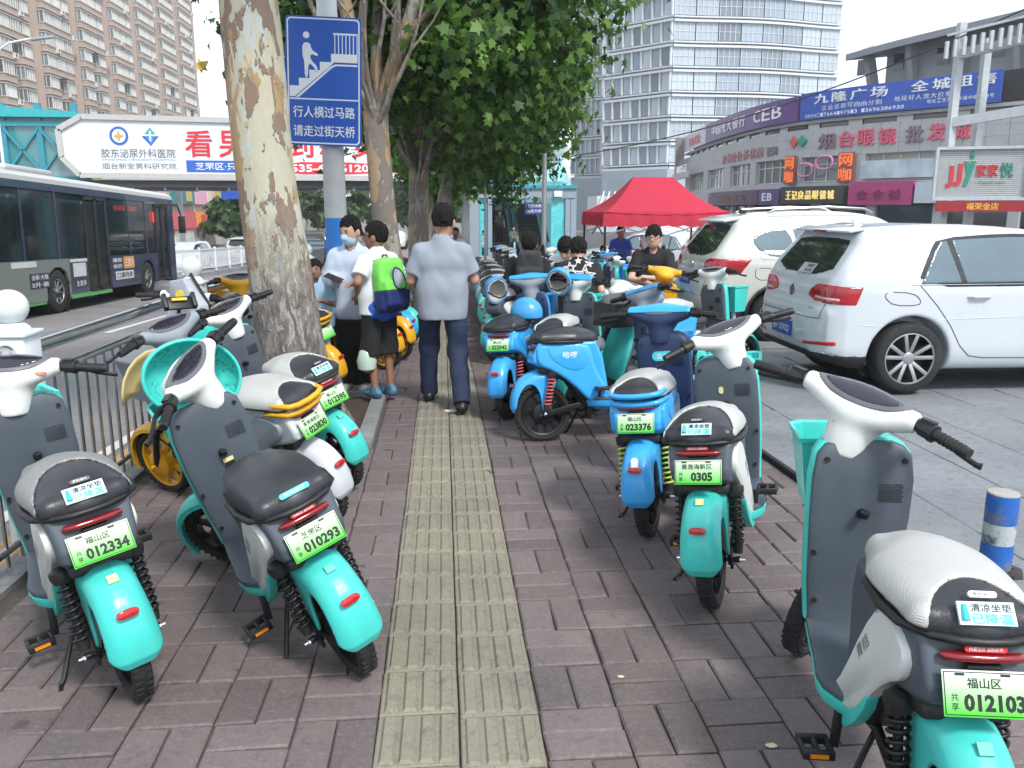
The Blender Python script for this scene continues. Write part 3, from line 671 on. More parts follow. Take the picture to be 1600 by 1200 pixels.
# ---- white frame, supermarket sign and jeweller's board in front of it
def frames():
    o = empty('steel_frame', (22.4, 36, -1), label='white painted steel frame with corrugated beam beside the supermarket sign', cat='frame'); W = M('frame_grey_paint', (.44, .47, .49), .5, dirt=.2)
    for x, y, z1 in ((22.3, 36.3, 8.6), (23.6, 36.4, 8.0), (25.9, 33.5, 8.8)): MB().box((x-22.4, y-36, (z1+1)/2), (.30, .30, z1+2.6)).obj('post', W, o, smooth=0)
    for a, c in (((22.2, 36.3, 5.3), (28, 31, 6.2)), ((22.2, 36.3, 8.1), (28, 31, 9.2))): MB().bar(np.array(a)-np.array((22.4, 36, -1)), np.array(c)-np.array((22.4, 36, -1)), .22, .40).obj('beam', W, o, smooth=0)
    mb = MB()
    for k in range(26):
        f = k/25; mb.bar(np.array((21.6+6.4*f-22.4, 36.1-5.2*f-36, 8.9+1.1*f)), np.array((21.6+6.4*f-22.4, 36.1-5.2*f-36, 9.6+1.3*f)), .12, .14)
    tag(mb.obj('corrugated_fascia', M('corrugated_grey', (.42, .44, .46), .5), o, smooth=0), kind='stuff')
    MB().bar((-.8, .15, 9.85), (6.0, -5.3, 11.2), .1, .1).obj('top_beam', W, o, smooth=0)
    # supermarket sign
    r = Vector((.93, -.37, 0)); u = Vector((0, 0, 1)); m4 = frame4((23.2, 35.2, 3.1), r, u)
    s = empty('supermarket_sign', (23.2, 35.2, 3.1), label='white framed ribbed supermarket sign with red and green letters', cat='sign'); s.matrix_world = m4
    mb = MB(); mb.box((0, .12, 0), (3.55, .2, 2.1)); mb.obj('panel', M('sign_pale_grey', (.40, .42, .42), .5), s, smooth=0)
    mb = MB()
    for k in range(24): mb.box((0, 0, -.98+k*.085), (3.4, .03, .05))
    tag(mb.obj('ribs', M('sign_rib', (.46, .48, .48), .5), s, smooth=0), kind='stuff')
    for c, d in (((0, 0, 1.07), (3.7, .34, .12)), ((0, 0, -1.07), (3.7, .34, .12)), ((1.8, 0, 0), (.12, .33, 2.2)), ((-1.8, 0, 0), (.12, .33, 2.2))): MB().box(c, d).obj('frame', M('frame_grey_paint', (.44, .47, .49)), s, smooth=0)
    RD = M('sign_red', (.55, .03, .04), .45); GN = M('sign_green', (.02, .24, .16), .45)
    lettering('J', RD, s, Matrix.Translation((-1.22, -.06, -.12)), w=.28, h=.95, bold=.05, depth=.05); lettering('J', RD, s, Matrix.Translation((-.90, -.06, -.05)), w=.28, h=.95, bold=.05, depth=.05); lettering('y', GN, s, Matrix.Translation((-.48, -.06, .0)), w=.45, h=1.05, bold=.05, depth=.05)
    lettering('家家', RD, s, Matrix.Translation((.20, -.06, .12)), w=.85, h=.52, bold=.02, depth=.04); lettering('悦', GN, s, Matrix.Translation((.95, -.06, .14)), w=.5, h=.62, bold=.02, depth=.04); lettering('Hypermart', GN, s, Matrix.Translation((.42, -.06, -.38)), w=1.0, h=.2, bold=.0)
    mb = MB(); mb.sphere((-.42, -.05, .78), (.09, .03, .16)); mb.obj('leaf_mark', GN, s)
    g = empty('jeweller_board', (23.2, 35.0, 1.75), label='red shop board with yellow characters under the supermarket sign', cat='sign'); g.matrix_world = frame4((23.25, 35.1, 1.72), r, u)
    MB().box((0, 0, 0), (3.5, .2, .46)).obj('panel', M('deep_red_board', (.30, .015, .02), .45), g, smooth=0)
    lettering('福荣金店', M('yellow_print', (.80, .50, .05), .45), g, Matrix.Translation((.05, -.11, 0)), w=1.25, h=.30, bold=.02)
frames()
# ---- high-rise towers
TW = M('tower_white_panel', (.56, .59, .62), .55, var=.06, scale=.3, world=True); TG = M('tower_blue_glass', (.25, .31, .37), .12, var=.2, scale=.12, rnd=.35, spec=.7, world=True)
TPAN = M('tower_pale_panel', (.40, .46, .52), .35, var=.08, scale=.25, rnd=.15, world=True); TBASE = M('tower_base_stone', (.30, .35, .40), .6, var=.08, scale=.4, world=True)
def tower(name, label, cor, lf, rf, zb, z0, nf, fh, wave, nleft, nright):
    b = empty(name, (cor[0], cor[1], zb), label=label, cat='building', group='grey and white tower blocks behind the shops'); c0 = np.array(cor, float)
    lf = np.array(lf, float); rf = np.array(rf, float); Hh = z0-zb+nf*fh
    def inb(p): return (p[0]-cor[0], p[1]-cor[1])
    bk = (rf+np.array([2, 18.0]), lf+np.array([6, 18.0]))
    core = [inb(q) for q in (c0+np.array([.15, .45]), rf+np.array([-.2, .45]), bk[0], bk[1], lf+np.array([.5, .2]))]
    MB().prism(core, 0, Hh, 'Z').obj('core', TBASE, b, smooth=0)
    tl = unit(lf-c0); tr = unit(rf-c0); LL = np.linalg.norm(lf-c0); LR = np.linalg.norm(rf-c0); nl = np.array([tl[1], -tl[0]]); nl = nl if nl[1] < 0 or nl[0] < 0 else -nl; nl = np.array([-abs(tl[1]), -abs(tl[0])]); nr = np.array([tr[1], -tr[0]])
    # base storey
    mb = MB(); mb.prism([inb(q) for q in (c0+nr*.6+nl*.6, rf+nr*.6, rf+np.array([0, 3.]), lf+np.array([1, 2.]), lf+nl*.6)], 0, z0-zb, 'Z'); mb.obj('podium', TBASE, b, smooth=0)
    for k in range(nf):
        z = z0-zb+k*fh; mb = MB()
        # floor bands: straight on the left front, wavy on the right front
        for dz, hh, pr in ((0, .34, .55), (.62, .22, .42)):
            for q0, q1 in ((lf, c0),):
                p = [inb(q0+nl*pr), inb(q1+nl*pr+nr*pr), inb(q1+.4*(tr+tl)), inb(q0+.3*tl*0)]; mb.prism(p, z+dz, z+dz+hh, 'Z')
            n = 14; prev = None
            for i in range(n):
                a = i/n; d = (i+1)/n; f = lambda t: c0+tr*LR*t+nr*(pr+wave*(math.sin(t*math.pi*2.0-math.pi/2)*.5+.5)*(.35 < t < .9 or 1))
                p0, p1 = inb(f(a)), inb(f(d)); q0, q1 = inb(c0+tr*LR*a-nr*.3), inb(c0+tr*LR*d-nr*.3); mb.prism([p0, p1, q1, q0], z+dz, z+dz+hh, 'Z')
        mb.obj('floor_band', TW, b, smooth=0)
        zz = z+.98; h = fh-1.0
        if zz+zb > 46: 
            continue
        for i in range(nleft):
            t0 = LL*(i+.16)/nleft; t1 = LL*(i+.86)/nleft; a, d = inb(c0+tl*t0+nl*.22), inb(c0+tl*t1+nl*.22)
            MB().quad((*a, zz), (*d, zz), (*d, zz+h), (*a, zz+h)).obj('window', TG if (i+k) % 3 else TPAN, b, smooth=0)
        for i in range(nleft+1):
            p = inb(c0+tl*LL*i/nleft+nl*.32); MB().box((p[0], p[1], zz+h/2), (.22, .5, h+.1), rz=math.atan2(tl[1], tl[0])).obj('pier', TW, b, smooth=0)
        for i in range(nright):
            t0, t1 = (i+.03)/nright, (i+.97)/nright; f = lambda t: inb(c0+tr*LR*t+nr*(.15+wave*(math.sin(t*math.pi*2.0-math.pi/2)*.5+.5)))
            a, d = f(t0), f(t1); mid = .30 < (i+.5)/nright < .72
            MB().quad((*a, zz), (*d, zz), (*d, zz+h), (*a, zz+h)).obj('window' if mid else 'panel', TG if mid else TPAN, b, smooth=0)
            g = MB()
            for u_ in (.0, .25, .5, .75): 
                q = (a[0]+(d[0]-a[0])*u_, a[1]+(d[1]-a[1])*u_-.03); g.box((q[0], q[1], zz+h/2), (.09, .10, h))
            g.box(((a[0]+d[0])/2, (a[1]+d[1])/2-.03, zz+h*.5), (np.hypot(a[0]-d[0], a[1]-d[1]), .08, .08), rz=math.atan2(d[1]-a[1], d[0]-a[0])); g.obj('mullion', TW, b, smooth=0)
    # podium windows
    for i in range(6):
        a, d = inb(c0+tl*LL*(i+.1)/6+nl*.63), inb(c0+tl*LL*(i+.75)/6+nl*.63); MB().quad((*a, 2.5), (*d, 2.5), (*d, z0-zb-1.6), (*a, z0-zb-1.6)).obj('podium_window', TG, b, smooth=0)
    return b
tower('tower_block', 'tall white and grey office tower with wavy glass front behind the shops', (34.8, 130), (26.6, 139.5), (62.5, 134), -2.6, 7.6, 13, 3.55, 1.3, 7, 8)
tower('tower_block', 'narrower grey tower half hidden behind the tall wavy tower', (33.5, 178), (28.2, 184), (44, 180), -2.6, 8.0, 11, 3.9, .5, 6, 3)
# low pale block and lattice canopy at the end of the court
b = empty('low_block', (22, 120, -2.6), label='low pale block with a slatted canopy beyond the tent', cat='building')
MB().box((8, 4, 3.0), (16, 8, 6)).obj('wall', TW, b, smooth=0)
for k in range(6): MB().box((1.5+k*2.6, -.05, 3.4), (1.6, .1, 1.6)).obj('window', TG, b, smooth=0)
mb = MB()
for k in range(22): mb.bar((-1+k*.8, -6, 3.2), (1+k*.8, 0, 6.6), .14, .12)
tag(mb.obj('canopy_slats', WPAINT, b, smooth=0), kind='stuff')
# ================================================================ plane trees
def bark_mat(name, rough_low=True):
    m = bpy.data.materials.new(name); m.use_nodes = True; N, L = m.node_tree.nodes, m.node_tree.links; b = N['Principled BSDF']; b.inputs['Roughness'].default_value = .9
    tc = N.new('ShaderNodeTexCoord'); mp = N.new('ShaderNodeMapping'); mp.inputs['Scale'].default_value = (1, 1, .42); L.new(tc.outputs['Object'], mp.inputs[0])
    def noise(s, d=4, r=.55, v=None):
        n = N.new('ShaderNodeTexNoise'); n.inputs['Scale'].default_value = s; n.inputs['Detail'].default_value = d; n.inputs['Roughness'].default_value = r; L.new(v or mp.outputs[0], n.inputs['Vector']); return n
    def ramp(v, a, c):
        r = N.new('ShaderNodeMapRange'); r.inputs[1].default_value = a; r.inputs[2].default_value = c; L.new(v, r.inputs[0]); return r.outputs[0]
    def mix(f, a, c):
        x = N.new('ShaderNodeMix'); x.data_type = 'RGBA'; L.new(f, x.inputs[0])
        for s, i in ((a, 6), (c, 7)):
            if isinstance(s, tuple): x.inputs[i].default_value = (*s, 1)
            else: L.new(s, x.inputs[i])
        return x.outputs[2]
    n1, n2, n3 = noise(5.2, 5, .62), noise(8.5, 5, .6), noise(3.4, 4, .6)
    f1, f2, f3 = ramp(n1.outputs['Fac'], .53, .545) if rough_low else ramp(n1.outputs['Fac'], .47, .50), ramp(n2.outputs['Fac'], .57, .585), ramp(n3.outputs['Fac'], .56, .575)
    c = mix(noise(30).outputs['Fac'], (.40, .38, .28), (.50, .47, .36)) if rough_low else mix(noise(30).outputs['Fac'], (.25, .235, .20), (.35, .33, .28))
    c = mix(f2, c, mix(noise(22).outputs['Fac'], (.36, .385, .37), (.50, .52, .50)) if rough_low else (.25, .26, .24))
    c = mix(f1, c, mix(noise(26, 6, .7).outputs['Fac'], (.17, .115, .085), (.27, .20, .15)) if rough_low else (.19, .16, .135))
    c = mix(f3, c, (.36, .25, .14))
    sp = N.new('ShaderNodeSeparateXYZ'); L.new(tc.outputs['Object'], sp.inputs[0])
    nw = noise(2.2, 3); ad = N.new('ShaderNodeMath'); ad.operation = 'MULTIPLY_ADD'; L.new(nw.outputs['Fac'], ad.inputs[0]); ad.inputs[1].default_value = 1.1; L.new(sp.outputs[2], ad.inputs[2])
    lowf = ramp(ad.outputs[0], 2.1, 1.25) if rough_low else ramp(ad.outputs[0], -9, -10)
    v = N.new('ShaderNodeTexNoise'); v.inputs['Scale'].default_value = 21; v.inputs['Detail'].default_value = 9; v.inputs['Roughness'].default_value = .72; v.inputs['Distortion'].default_value = .8
    mp2 = N.new('ShaderNodeMapping'); mp2.inputs['Scale'].default_value = (1, 1, .22); dn = noise(14, 3)
    av = N.new('ShaderNodeVectorMath'); av.operation = 'MULTIPLY_ADD'; L.new(dn.outputs['Color'], av.inputs[0]); av.inputs[1].default_value = (.10, .10, .10); L.new(tc.outputs['Object'], av.inputs[2]); L.new(av.outputs[0], mp2.inputs[0]); L.new(mp2.outputs[0], v.inputs['Vector'])
    crack = ramp(v.outputs['Fac'], .40, .56); rc = mix(crack, (.12, .10, .085), mix(noise(40, 6, .7).outputs['Fac'], (.22, .20, .18), (.40, .39, .37)))
    c = mix(lowf, c, rc); L.new(c, b.inputs['Base Color'])
    h = N.new('ShaderNodeMath'); h.operation = 'MULTIPLY_ADD'; L.new(f1, h.inputs[0]); h.inputs[1].default_value = .8
    h2 = N.new('ShaderNodeMath'); h2.operation = 'MULTIPLY'; L.new(crack, h2.inputs[0]); L.new(lowf, h2.inputs[1]); L.new(h2.outputs[0], h.inputs[2])
    h3 = N.new('ShaderNodeMath'); h3.operation = 'MULTIPLY_ADD'; L.new(noise(60, 5, .7).outputs['Fac'], h3.inputs[0]); h3.inputs[1].default_value = .5; L.new(h.outputs[0], h3.inputs[2])
    bp = N.new('ShaderNodeBump'); bp.inputs['Strength'].default_value = .9; bp.inputs['Distance'].default_value = .012; L.new(h3.outputs[0], bp.inputs['Height']); L.new(bp.outputs[0], b.inputs['Normal']); return m
BARK = bark_mat('plane_bark'); BARK2 = bark_mat('plane_bark_smooth', False)
def leaf_mat(name, c0, c1):
    m = bpy.data.materials.new(name); m.use_nodes = True; N, L = m.node_tree.nodes, m.node_tree.links; b = N['Principled BSDF']; b.inputs['Roughness'].default_value = .45
    g = N.new('ShaderNodeNewGeometry'); n = N.new('ShaderNodeTexNoise'); n.inputs['Scale'].default_value = 1.6; L.new(g.outputs['Position'], n.inputs['Vector'])
    mx = N.new('ShaderNodeMix'); mx.data_type = 'RGBA'; mx.inputs[6].default_value = (*c0, 1); mx.inputs[7].default_value = (*c1, 1)
    ad = N.new('ShaderNodeMath'); ad.operation = 'MULTIPLY_ADD'; L.new(g.outputs['Random Per Island'], ad.inputs[0]); ad.inputs[1].default_value = .6; L.new(n.outputs['Fac'], ad.inputs[2])
    r = N.new('ShaderNodeMapRange'); r.inputs[1].default_value = .45; r.inputs[2].default_value = 1.15; L.new(ad.outputs[0], r.inputs[0]); L.new(r.outputs[0], mx.inputs[0]); L.new(mx.outputs[2], b.inputs['Base Color'])
    t = N.new('ShaderNodeBsdfTranslucent'); L.new(mx.outputs[2], t.inputs['Color']); ms = N.new('ShaderNodeMixShader'); ms.inputs[0].default_value = .38; L.new(b.outputs[0], ms.inputs[1]); L.new(t.outputs[0], ms.inputs[2]); L.new(ms.outputs[0], N['Material Output'].inputs['Surface']); return m
LEAF = leaf_mat('plane_leaf', (.020, .068, .013), (.135, .27, .035)); LEAF2 = leaf_mat('distant_leaf', (.03, .075, .022), (.075, .14, .04))
LOBES = [(0, -.02), (.16, .02), (.44, -.02), (.30, .22), (.56, .46), (.26, .50), (.20, .62), (.0, 1.0), (-.20, .62), (-.26, .50), (-.56, .46), (-.30, .22), (-.44, -.02), (-.16, .02)]
def leaves_mesh(name, centres, normals, sizes, seed, mat, shape=LOBES, droop=.35):
    r = np.random.default_rng(seed); n = len(centres); k = len(shape); sh = np.array(shape); sh = sh-np.array([0, .4])
    nz = normals+r.normal(0, .55, (n, 3)); nz[:, 2] += .35; nz /= np.linalg.norm(nz, axis=1)[:, None]
    dn = np.tile([0, 0, -1.0], (n, 1))+r.normal(0, .7, (n, 3)); up = dn-nz*(dn*nz).sum(1)[:, None]; up /= np.maximum(np.linalg.norm(up, axis=1), 1e-6)[:, None]; rt = np.cross(up, nz)
    fold = -np.abs(sh[:, 0])*droop
    V = centres[:, None]+sizes[:, None, None]*(sh[None, :, 0, None]*rt[:, None]+sh[None, :, 1, None]*up[:, None]+fold[None, :, None]*nz[:, None])
    me = bpy.data.meshes.new(name); me.vertices.add(n*k); me.vertices.foreach_set('co', V.reshape(-1)); me.loops.add(n*k); me.loops.foreach_set('vertex_index', np.arange(n*k))
    me.polygons.add(n); me.polygons.foreach_set('loop_start', np.arange(n)*k); me.polygons.foreach_set('loop_total', np.full(n, k)); me.materials.append(mat); me.update(); me.validate(); return me
def crown_points(ells, n, seed, clump=.33, shell=.5):
    r = np.random.default_rng(seed); C, Nn = [], []; vol = np.array([e[1][0]*e[1][1]*e[1][2] for e in ells]); per = (n*vol/vol.sum()).astype(int)
    for (c, rad), m in zip(ells, per):
        c = np.array(c); rad = np.array(rad); nc = max(6, int(m/70)); d = r.normal(size=(nc, 3)); d /= np.linalg.norm(d, axis=1)[:, None]; q = shell+(1-shell)*r.random(nc)**.5
        cc = c+d*rad*q[:, None]*(1+.12*np.sin(d[:, :1]*7+d[:, 1:2]*5))
        i = r.integers(0, nc, m); off = r.normal(0, clump, (m, 3))*np.array([1, 1, .65]); C.append(cc[i]+off); Nn.append(d[i]*.7+off/np.maximum(np.linalg.norm(off, axis=1), .05)[:, None]*.6)
    return np.concatenate(C), np.concatenate(Nn)
def vnoise(p, seed):
    r = np.random.default_rng(seed); v = 0
    for k in range(5):
        w = r.normal(0, 1, 3)*(1.6+1.2*k); v += math.sin(p[0]*w[0]*3+p[1]*w[1]*3+p[2]*w[2]*1.6+r.uniform(0, 6))/(1+.5*k)
    return v/3
def limb(mb, pts, rad, n=10, seed=0, wob=.06, dense=1):
    """smooth tapered limb through pts"""
    P = [np.array(p, float) for p in pts]; out, rr = [], []
    for i in range(len(P)-1):
        p0, p1, p2, p3 = P[max(i-1, 0)], P[i], P[i+1], P[min(i+2, len(P)-1)]; m = max(2, int(np.linalg.norm(p2-p1)/.22*dense))
        for k in range(m):
            t = k/m; out.append(.5*(2*p1+(-p0+p2)*t+(2*p0-5*p1+4*p2-p3)*t*t+(-p0+3*p1-3*p2+p3)*t**3)); rr.append(rad[i]+(rad[i+1]-rad[i])*t)
    out.append(P[-1]); rr.append(rad[-1]); rs = []; ref = np.array([1., 0, 0])
    for i, (p, r_) in enumerate(zip(out, rr)):
        t = unit(out[min(i+1, len(out)-1)]-out[max(i-1, 0)]); sd = unit(np.cross(t, ref)); u = np.cross(sd, t); ref = u; ring = []
        for k in range(n):
            a = 2*math.pi*k/n; q = p+r_*(math.cos(a)*sd+math.sin(a)*u); f = 1+wob*vnoise(q, seed); ring.append(p+(q-p)*f)
        rs.append(ring)
    mb.rings(rs)
def tree(name, label, base, trunk, rad, branches, ells, nleaf, size, seed, group, bark=BARK, dens=1, ntr=14, mat=LEAF, wob=.05):
    o = empty(name, base, label=label, cat='tree', group=group); mb = MB(); limb(mb, trunk, rad, ntr, seed, wob, dens); t = mb.obj('trunk', bark, o, smooth=80)
    for i, (pts, r_) in enumerate(branches):
        mb = MB(); limb(mb, pts, r_, 9, seed+i+1, .06); mb.obj('branch', BARK2, o, smooth=80)
    if nleaf:
        c, n = crown_points(ells, nleaf, seed); r = np.random.default_rng(seed+9)
        place(leaves_mesh('crown', c, n, size*(.65+.6*r.random(len(c))), seed+3, mat), 'crown', o)
    return o
def auto_branches(rs, fork, n, spread, length, r0, seed, up=1.0, gen=1):
    r = random.Random(seed); out = []
    for k in range(n):
        a = 2*math.pi*(k+r.uniform(-.3, .3))/n; d = np.array([math.cos(a)*spread, math.sin(a)*spread, up]); d = unit(d); L_ = length*r.uniform(.8, 1.2); p = [np.array(fork, float)]
        for i in range(3):
            d = unit(d+np.array([r.uniform(-.25, .25), r.uniform(-.25, .25), r.uniform(-.02, .18)])); p.append(p[-1]+d*L_/3)
        out.append((p, [r0, r0*.8, r0*.55, r0*.3]))
        if gen:
            for j in (1, 2):
                for q in range(2):
                    d2 = unit(np.array([r.uniform(-1, 1), r.uniform(-1, 1), r.uniform(.1, .8)])); s = p[j]; out.append(([s, s+d2*L_*.22, s+d2*L_*.42+np.array([0, 0, .12])], [r0*.42, r0*.28, r0*.10]))
    return out
GT = 'plane trees along the sidewalk'
def raised(fork, n, seed, r0=.05, L_=2.2):
    r = random.Random(seed); out = []
    for k in range(n):
        a = math.pi*(k+.5)/n; d = np.array([math.cos(a)*.55, -.35+r.uniform(-.2, .1), .95]); p = [np.array(fork)+np.array([0, -.05, r.uniform(-.25, .15)])]
        for i in range(4): d = unit(d+np.array([r.uniform(-.2, .2), r.uniform(-.12, .10), .12])); p.append(p[-1]+d*L_/4*r.uniform(.8, 1.2))
        out.append((p, [r0, r0*.8, r0*.6, r0*.42, r0*.2]))
        q = p[2]; d2 = unit(np.array([r.choice((-1, 1))*.6, -.2, .7])); out.append(([q, q+d2*.45, q+d2*.95+np.array([0, 0, .15])], [r0*.5, r0*.35, r0*.12]))
    return out
# the big near trunk: flared foot, lean to the left
tree('plane_tree', 'thick mottled plane tree trunk in front of the blue sign', (-1.18, 6.42, 0), [(.04, 0, -.12), (.04, 0, .0), (.03, 0, .22), (.01, 0, .55), (-.03, 0, 1.0), (-.10, 0, 1.75), (-.14, 0, 2.6), (-.18, .02, 3.5), (-.24, .05, 4.4)], [.50, .40, .30, .262, .232, .215, .208, .20, .185],
     auto_branches(None, (-.2, .05, 4.3), 5, .75, 2.6, .10, 4), [((-.3, -.2, 6.0), (2.6, 2.4, 1.3))], 5200, .17, 21, GT, dens=3, ntr=40, wob=.045)
# second tree: forks at head height
tree('plane_tree', 'forked plane tree behind the boy with the backpack', (-.62, 11.5, gz(11.5)), [(0, 0, -.1), (-.04, 0, .5), (-.15, 0, 1.6), (-.22, 0, 2.6), (-.23, 0, 2.95)], [.25, .19, .165, .16, .17],
     [([(-.23, 0, 2.85), (-.42, -.1, 3.6), (-.62, -.25, 4.6), (-.8, -.3, 5.6)], [.12, .10, .085, .05]), ([(-.22, 0, 2.85), (.02, -.15, 3.5), (.35, -.3, 4.4), (.5, -.4, 5.6)], [.12, .10, .08, .05]), ([(-.22, 0, 2.9), (-.2, .2, 3.8), (-.1, .4, 5.4)], [.10, .08, .05]), ([(.02, -.15, 3.5), (.1, -.3, 4.3), (.0, -.4, 5.3)], [.07, .055, .03]), ([(-.42, -.1, 3.6), (-.30, -.3, 4.3), (-.25, -.35, 5.2)], [.06, .05, .03]), ([(.2, -.22, 3.9), (.65, -.3, 4.3), (1.1, -.4, 4.9)], [.05, .04, .02]), ([(-.3, 0, 3.0), (-.75, -.2, 3.7), (-1.1, -.3, 4.6)], [.05, .04, .02])]+raised((-.22, -.05, 2.95), 6, 3, .038),
     [((1.25, 1.0, 4.75), (1.8, 1.5, 2.0)), ((-.6, 1.3, 4.4), (1.7, .9, 1.7)), ((.2, 1.0, 6.2), (2.3, 1.6, 1.4))], 22000, .145, 22, GT, bark=BARK2)
tree('plane_tree', 'pale plane tree trunk with many raised limbs, third along the walk', (-.42, 15.2, gz(15.2)), [(0, 0, -.1), (-.02, 0, .8), (.0, 0, 1.9), (.02, 0, 2.5)], [.24, .19, .175, .18],
     [([(.02, 0, 2.4), (-.2, -.1, 3.2), (-.3, -.2, 4.6)], [.12, .10, .05]), ([(.02, 0, 2.4), (.3, -.2, 3.1), (.8, -.4, 4.2), (1.1, -.5, 5)], [.12, .09, .06, .03]), ([(.02, 0, 2.5), (.45, -.2, 3.0), (1.2, -.4, 3.7)], [.07, .05, .02]), ([(.0, 0, 2.4), (.1, -.1, 3.4), (.3, -.1, 4.8)], [.10, .08, .05]), ([(.02, 0, 2.3), (-.4, -.2, 3.2), (-.6, -.2, 4.2)], [.06, .05, .03]), ([(.2, -.15, 2.9), (.9, -.3, 3.2), (1.5, -.5, 3.6)], [.04, .03, .012])]+raised((.02, -.05, 2.4), 7, 5, .038),
     [((1.4, 1.0, 4.1), (1.6, 1.6, 1.75)), ((.2, .8, 5.3), (2.0, 1.8, 1.7)), ((-.9, .8, 4.6), (1.1, 1.2, 1.3))], 16000, .15, 23, GT, bark=BARK2)
tree('plane_tree', 'leaning brown plane tree trunk, fourth along the walk', (-.15, 20, gz(20)), [(0, 0, -.1), (.02, 0, 1.0), (.25, 0, 2.4), (.55, 0, 3.6)], [.25, .2, .17, .14],
     auto_branches(None, (.5, 0, 3.4), 5, .7, 2.0, .08, 5), [((1.3, .4, 4.1), (1.75, 2.0, 1.7)), ((.3, .8, 5.2), (1.8, 2.0, 1.7)), ((2.3, .5, 3.7), (.75, 1.0, .6)), ((1.2, .2, 2.75), (.8, .9, .5))], 13000, .16, 24, GT, bark=BARK2)
tree('plane_tree', 'farther plane tree by the footbridge stair', (-.5, 27, gz(27)), [(0, 0, -.1), (.0, 0, 1.2), (.1, 0, 2.6), (.2, 0, 3.6)], [.24, .18, .16, .13],
     auto_branches(None, (.2, 0, 3.3), 4, .8, 2.0, .08, 6), [((.3, .5, 4.3), (1.8, 2.2, 1.7))], 5000, .24, 25, GT, bark=BARK2)
# far trees along the road, in the haze
r = random.Random(12)
FT = [(-14.3, 62, 5.2), (-9.5, 78, 6.5), (-5.5, 92, 7), (-1.5, 84, 6.2), (-12, 100, 7.5), (-17, 118, 8), (3.0, 96, 7), (-7, 125, 8.5), (0, 130, 8.5), (-22, 140, 9), (8, 135, 8)]
FL = ['dark round tree at the shops beyond the median rail', 'leafy tree far down the road behind the black van', 'hazy tree on the right of the far road', 'hazy tree beside the far traffic signal', 'hazy tree on the far left verge', 'faint tree farther along the shops', 'faint tree behind the escalator hall', 'very faint tree at the end of the road', 'very faint tree on the far hill of green', 'faint tree near the far shops', 'faint tree beyond the parking court']
for k, (x, y, h) in enumerate(FT):
    z = gzc(y) if y < 62 else -2.1
    tree('roadside_tree', FL[k], (x, y, z), [(0, 0, -.2), (.1, 0, h*.3), (0, 0, h*.55)], [.3, .22, .15], auto_branches(None, (0, 0, h*.45), 4, .8, h*.3, .1, k, gen=0),
         [((0, 0, h*.66), (h*.42, h*.42, h*.34)), ((h*.2, -.5, h*.5), (h*.25, h*.25, h*.2)), ((-h*.2, -.5, h*.52), (h*.25, h*.25, h*.2))], 2600, .62, 40+k, 'trees far down the road', bark=BARK2, mat=LEAF2)
# one dry leaf falling beside the big trunk
lf = MB(); q = [(x, z) for x, z in LOBES]
lf.add([(x*.085, .012*abs(x)*4, (z-.4)*.085) for x, z in q], [tuple(range(len(q)))]); lf.add([(0, 0, -.035), (.004, 0, -.035), (.012, 0, -.07), (.008, 0, -.07)], [(0, 1, 2, 3)])
o = lf.obj('leaf', M('dry_leaf', (.36, .27, .05), .6, var=.3, scale=30), None, smooth=0); o.location = (-1.47, 5.6, 2.49); o.rotation_euler = (.5, .9, .6); tag(o, 'yellow dry leaf falling beside the big trunk', 'leaf')
# ================================================================ railings, sign, bridge, hall, tent
def fence():
    f = empty('railing_fence', (-1.95, 3.0, 0), label='low stainless steel picket fence between sidewalk and road', cat='fence')
    Y0, Y1 = -.5, 16.0
    for z, r in ((.83, .022), (.13, .018)): MB().tube([(0, Y0-3, z), (0, 5, z), (0, Y1-3, z+gz(Y1))], r, 10).obj('rail', STEEL, f)
    bar = MB().tube([(0, 0, .06), (0, 0, .83)], .011, 8).mesh('picket', STEEL)
    y = Y0
    while y < Y1:
        place(bar, 'picket', f, loc=(0, y-3, gz(y))); y += .125
    foot = MB().box((0, 0, .06), (.04, .05, .16)).mesh('foot', GALV)
    for y in np.arange(Y0, Y1, 2.5): place(foot, 'foot', f, loc=(0, y-3, gz(y)))
    # white posts with ball tops carrying the tube rail
    g = empty('tube_railing', (-2.02, 4.05, 0), label='white ball topped posts carrying a shiny steel tube rail', cat='railing')
    pm = MB(); pm.box((0, 0, .34), (.17, .17, 1.30)); pm.box((0, 0, 1.0), (.20, .20, .02)); pm.lathe([(.085, 1.01), (.075, 1.03), (.05, 1.05)], 20); post = pm.mesh('post', WPAINT, bevel=.006)
    ball = MB().sphere((0, 0, 1.122), .082, 24, 16).mesh('ball', WPAINT, smooth=80)
    for y in (1.15, 4.05, 6.95, 9.85, 12.75):
        p = place(post, 'post', g, loc=(0, y-4.05, gz(y)+.05)); place(ball, 'ball', p)
        for s in (-1, 1): place(MB().lathe([(.05, -.005), (.052, .005), (.044, .02)] if s > 0 else [(.05, .005), (.052, -.005), (.044, -.02)], 18, (0, s*.085, .905), 'Y').mesh('collar', STEEL), 'collar', p)
    for a, b in ((1.15, 4.05), (4.05, 6.95), (6.95, 9.85), (9.85, 12.75)): MB().tube([(0, a-4.05+.085, .955+gz(a)), (0, b-4.05-.085, .955+gz(b))], .038, 16).obj('tube_rail', STEEL, g)
fence()
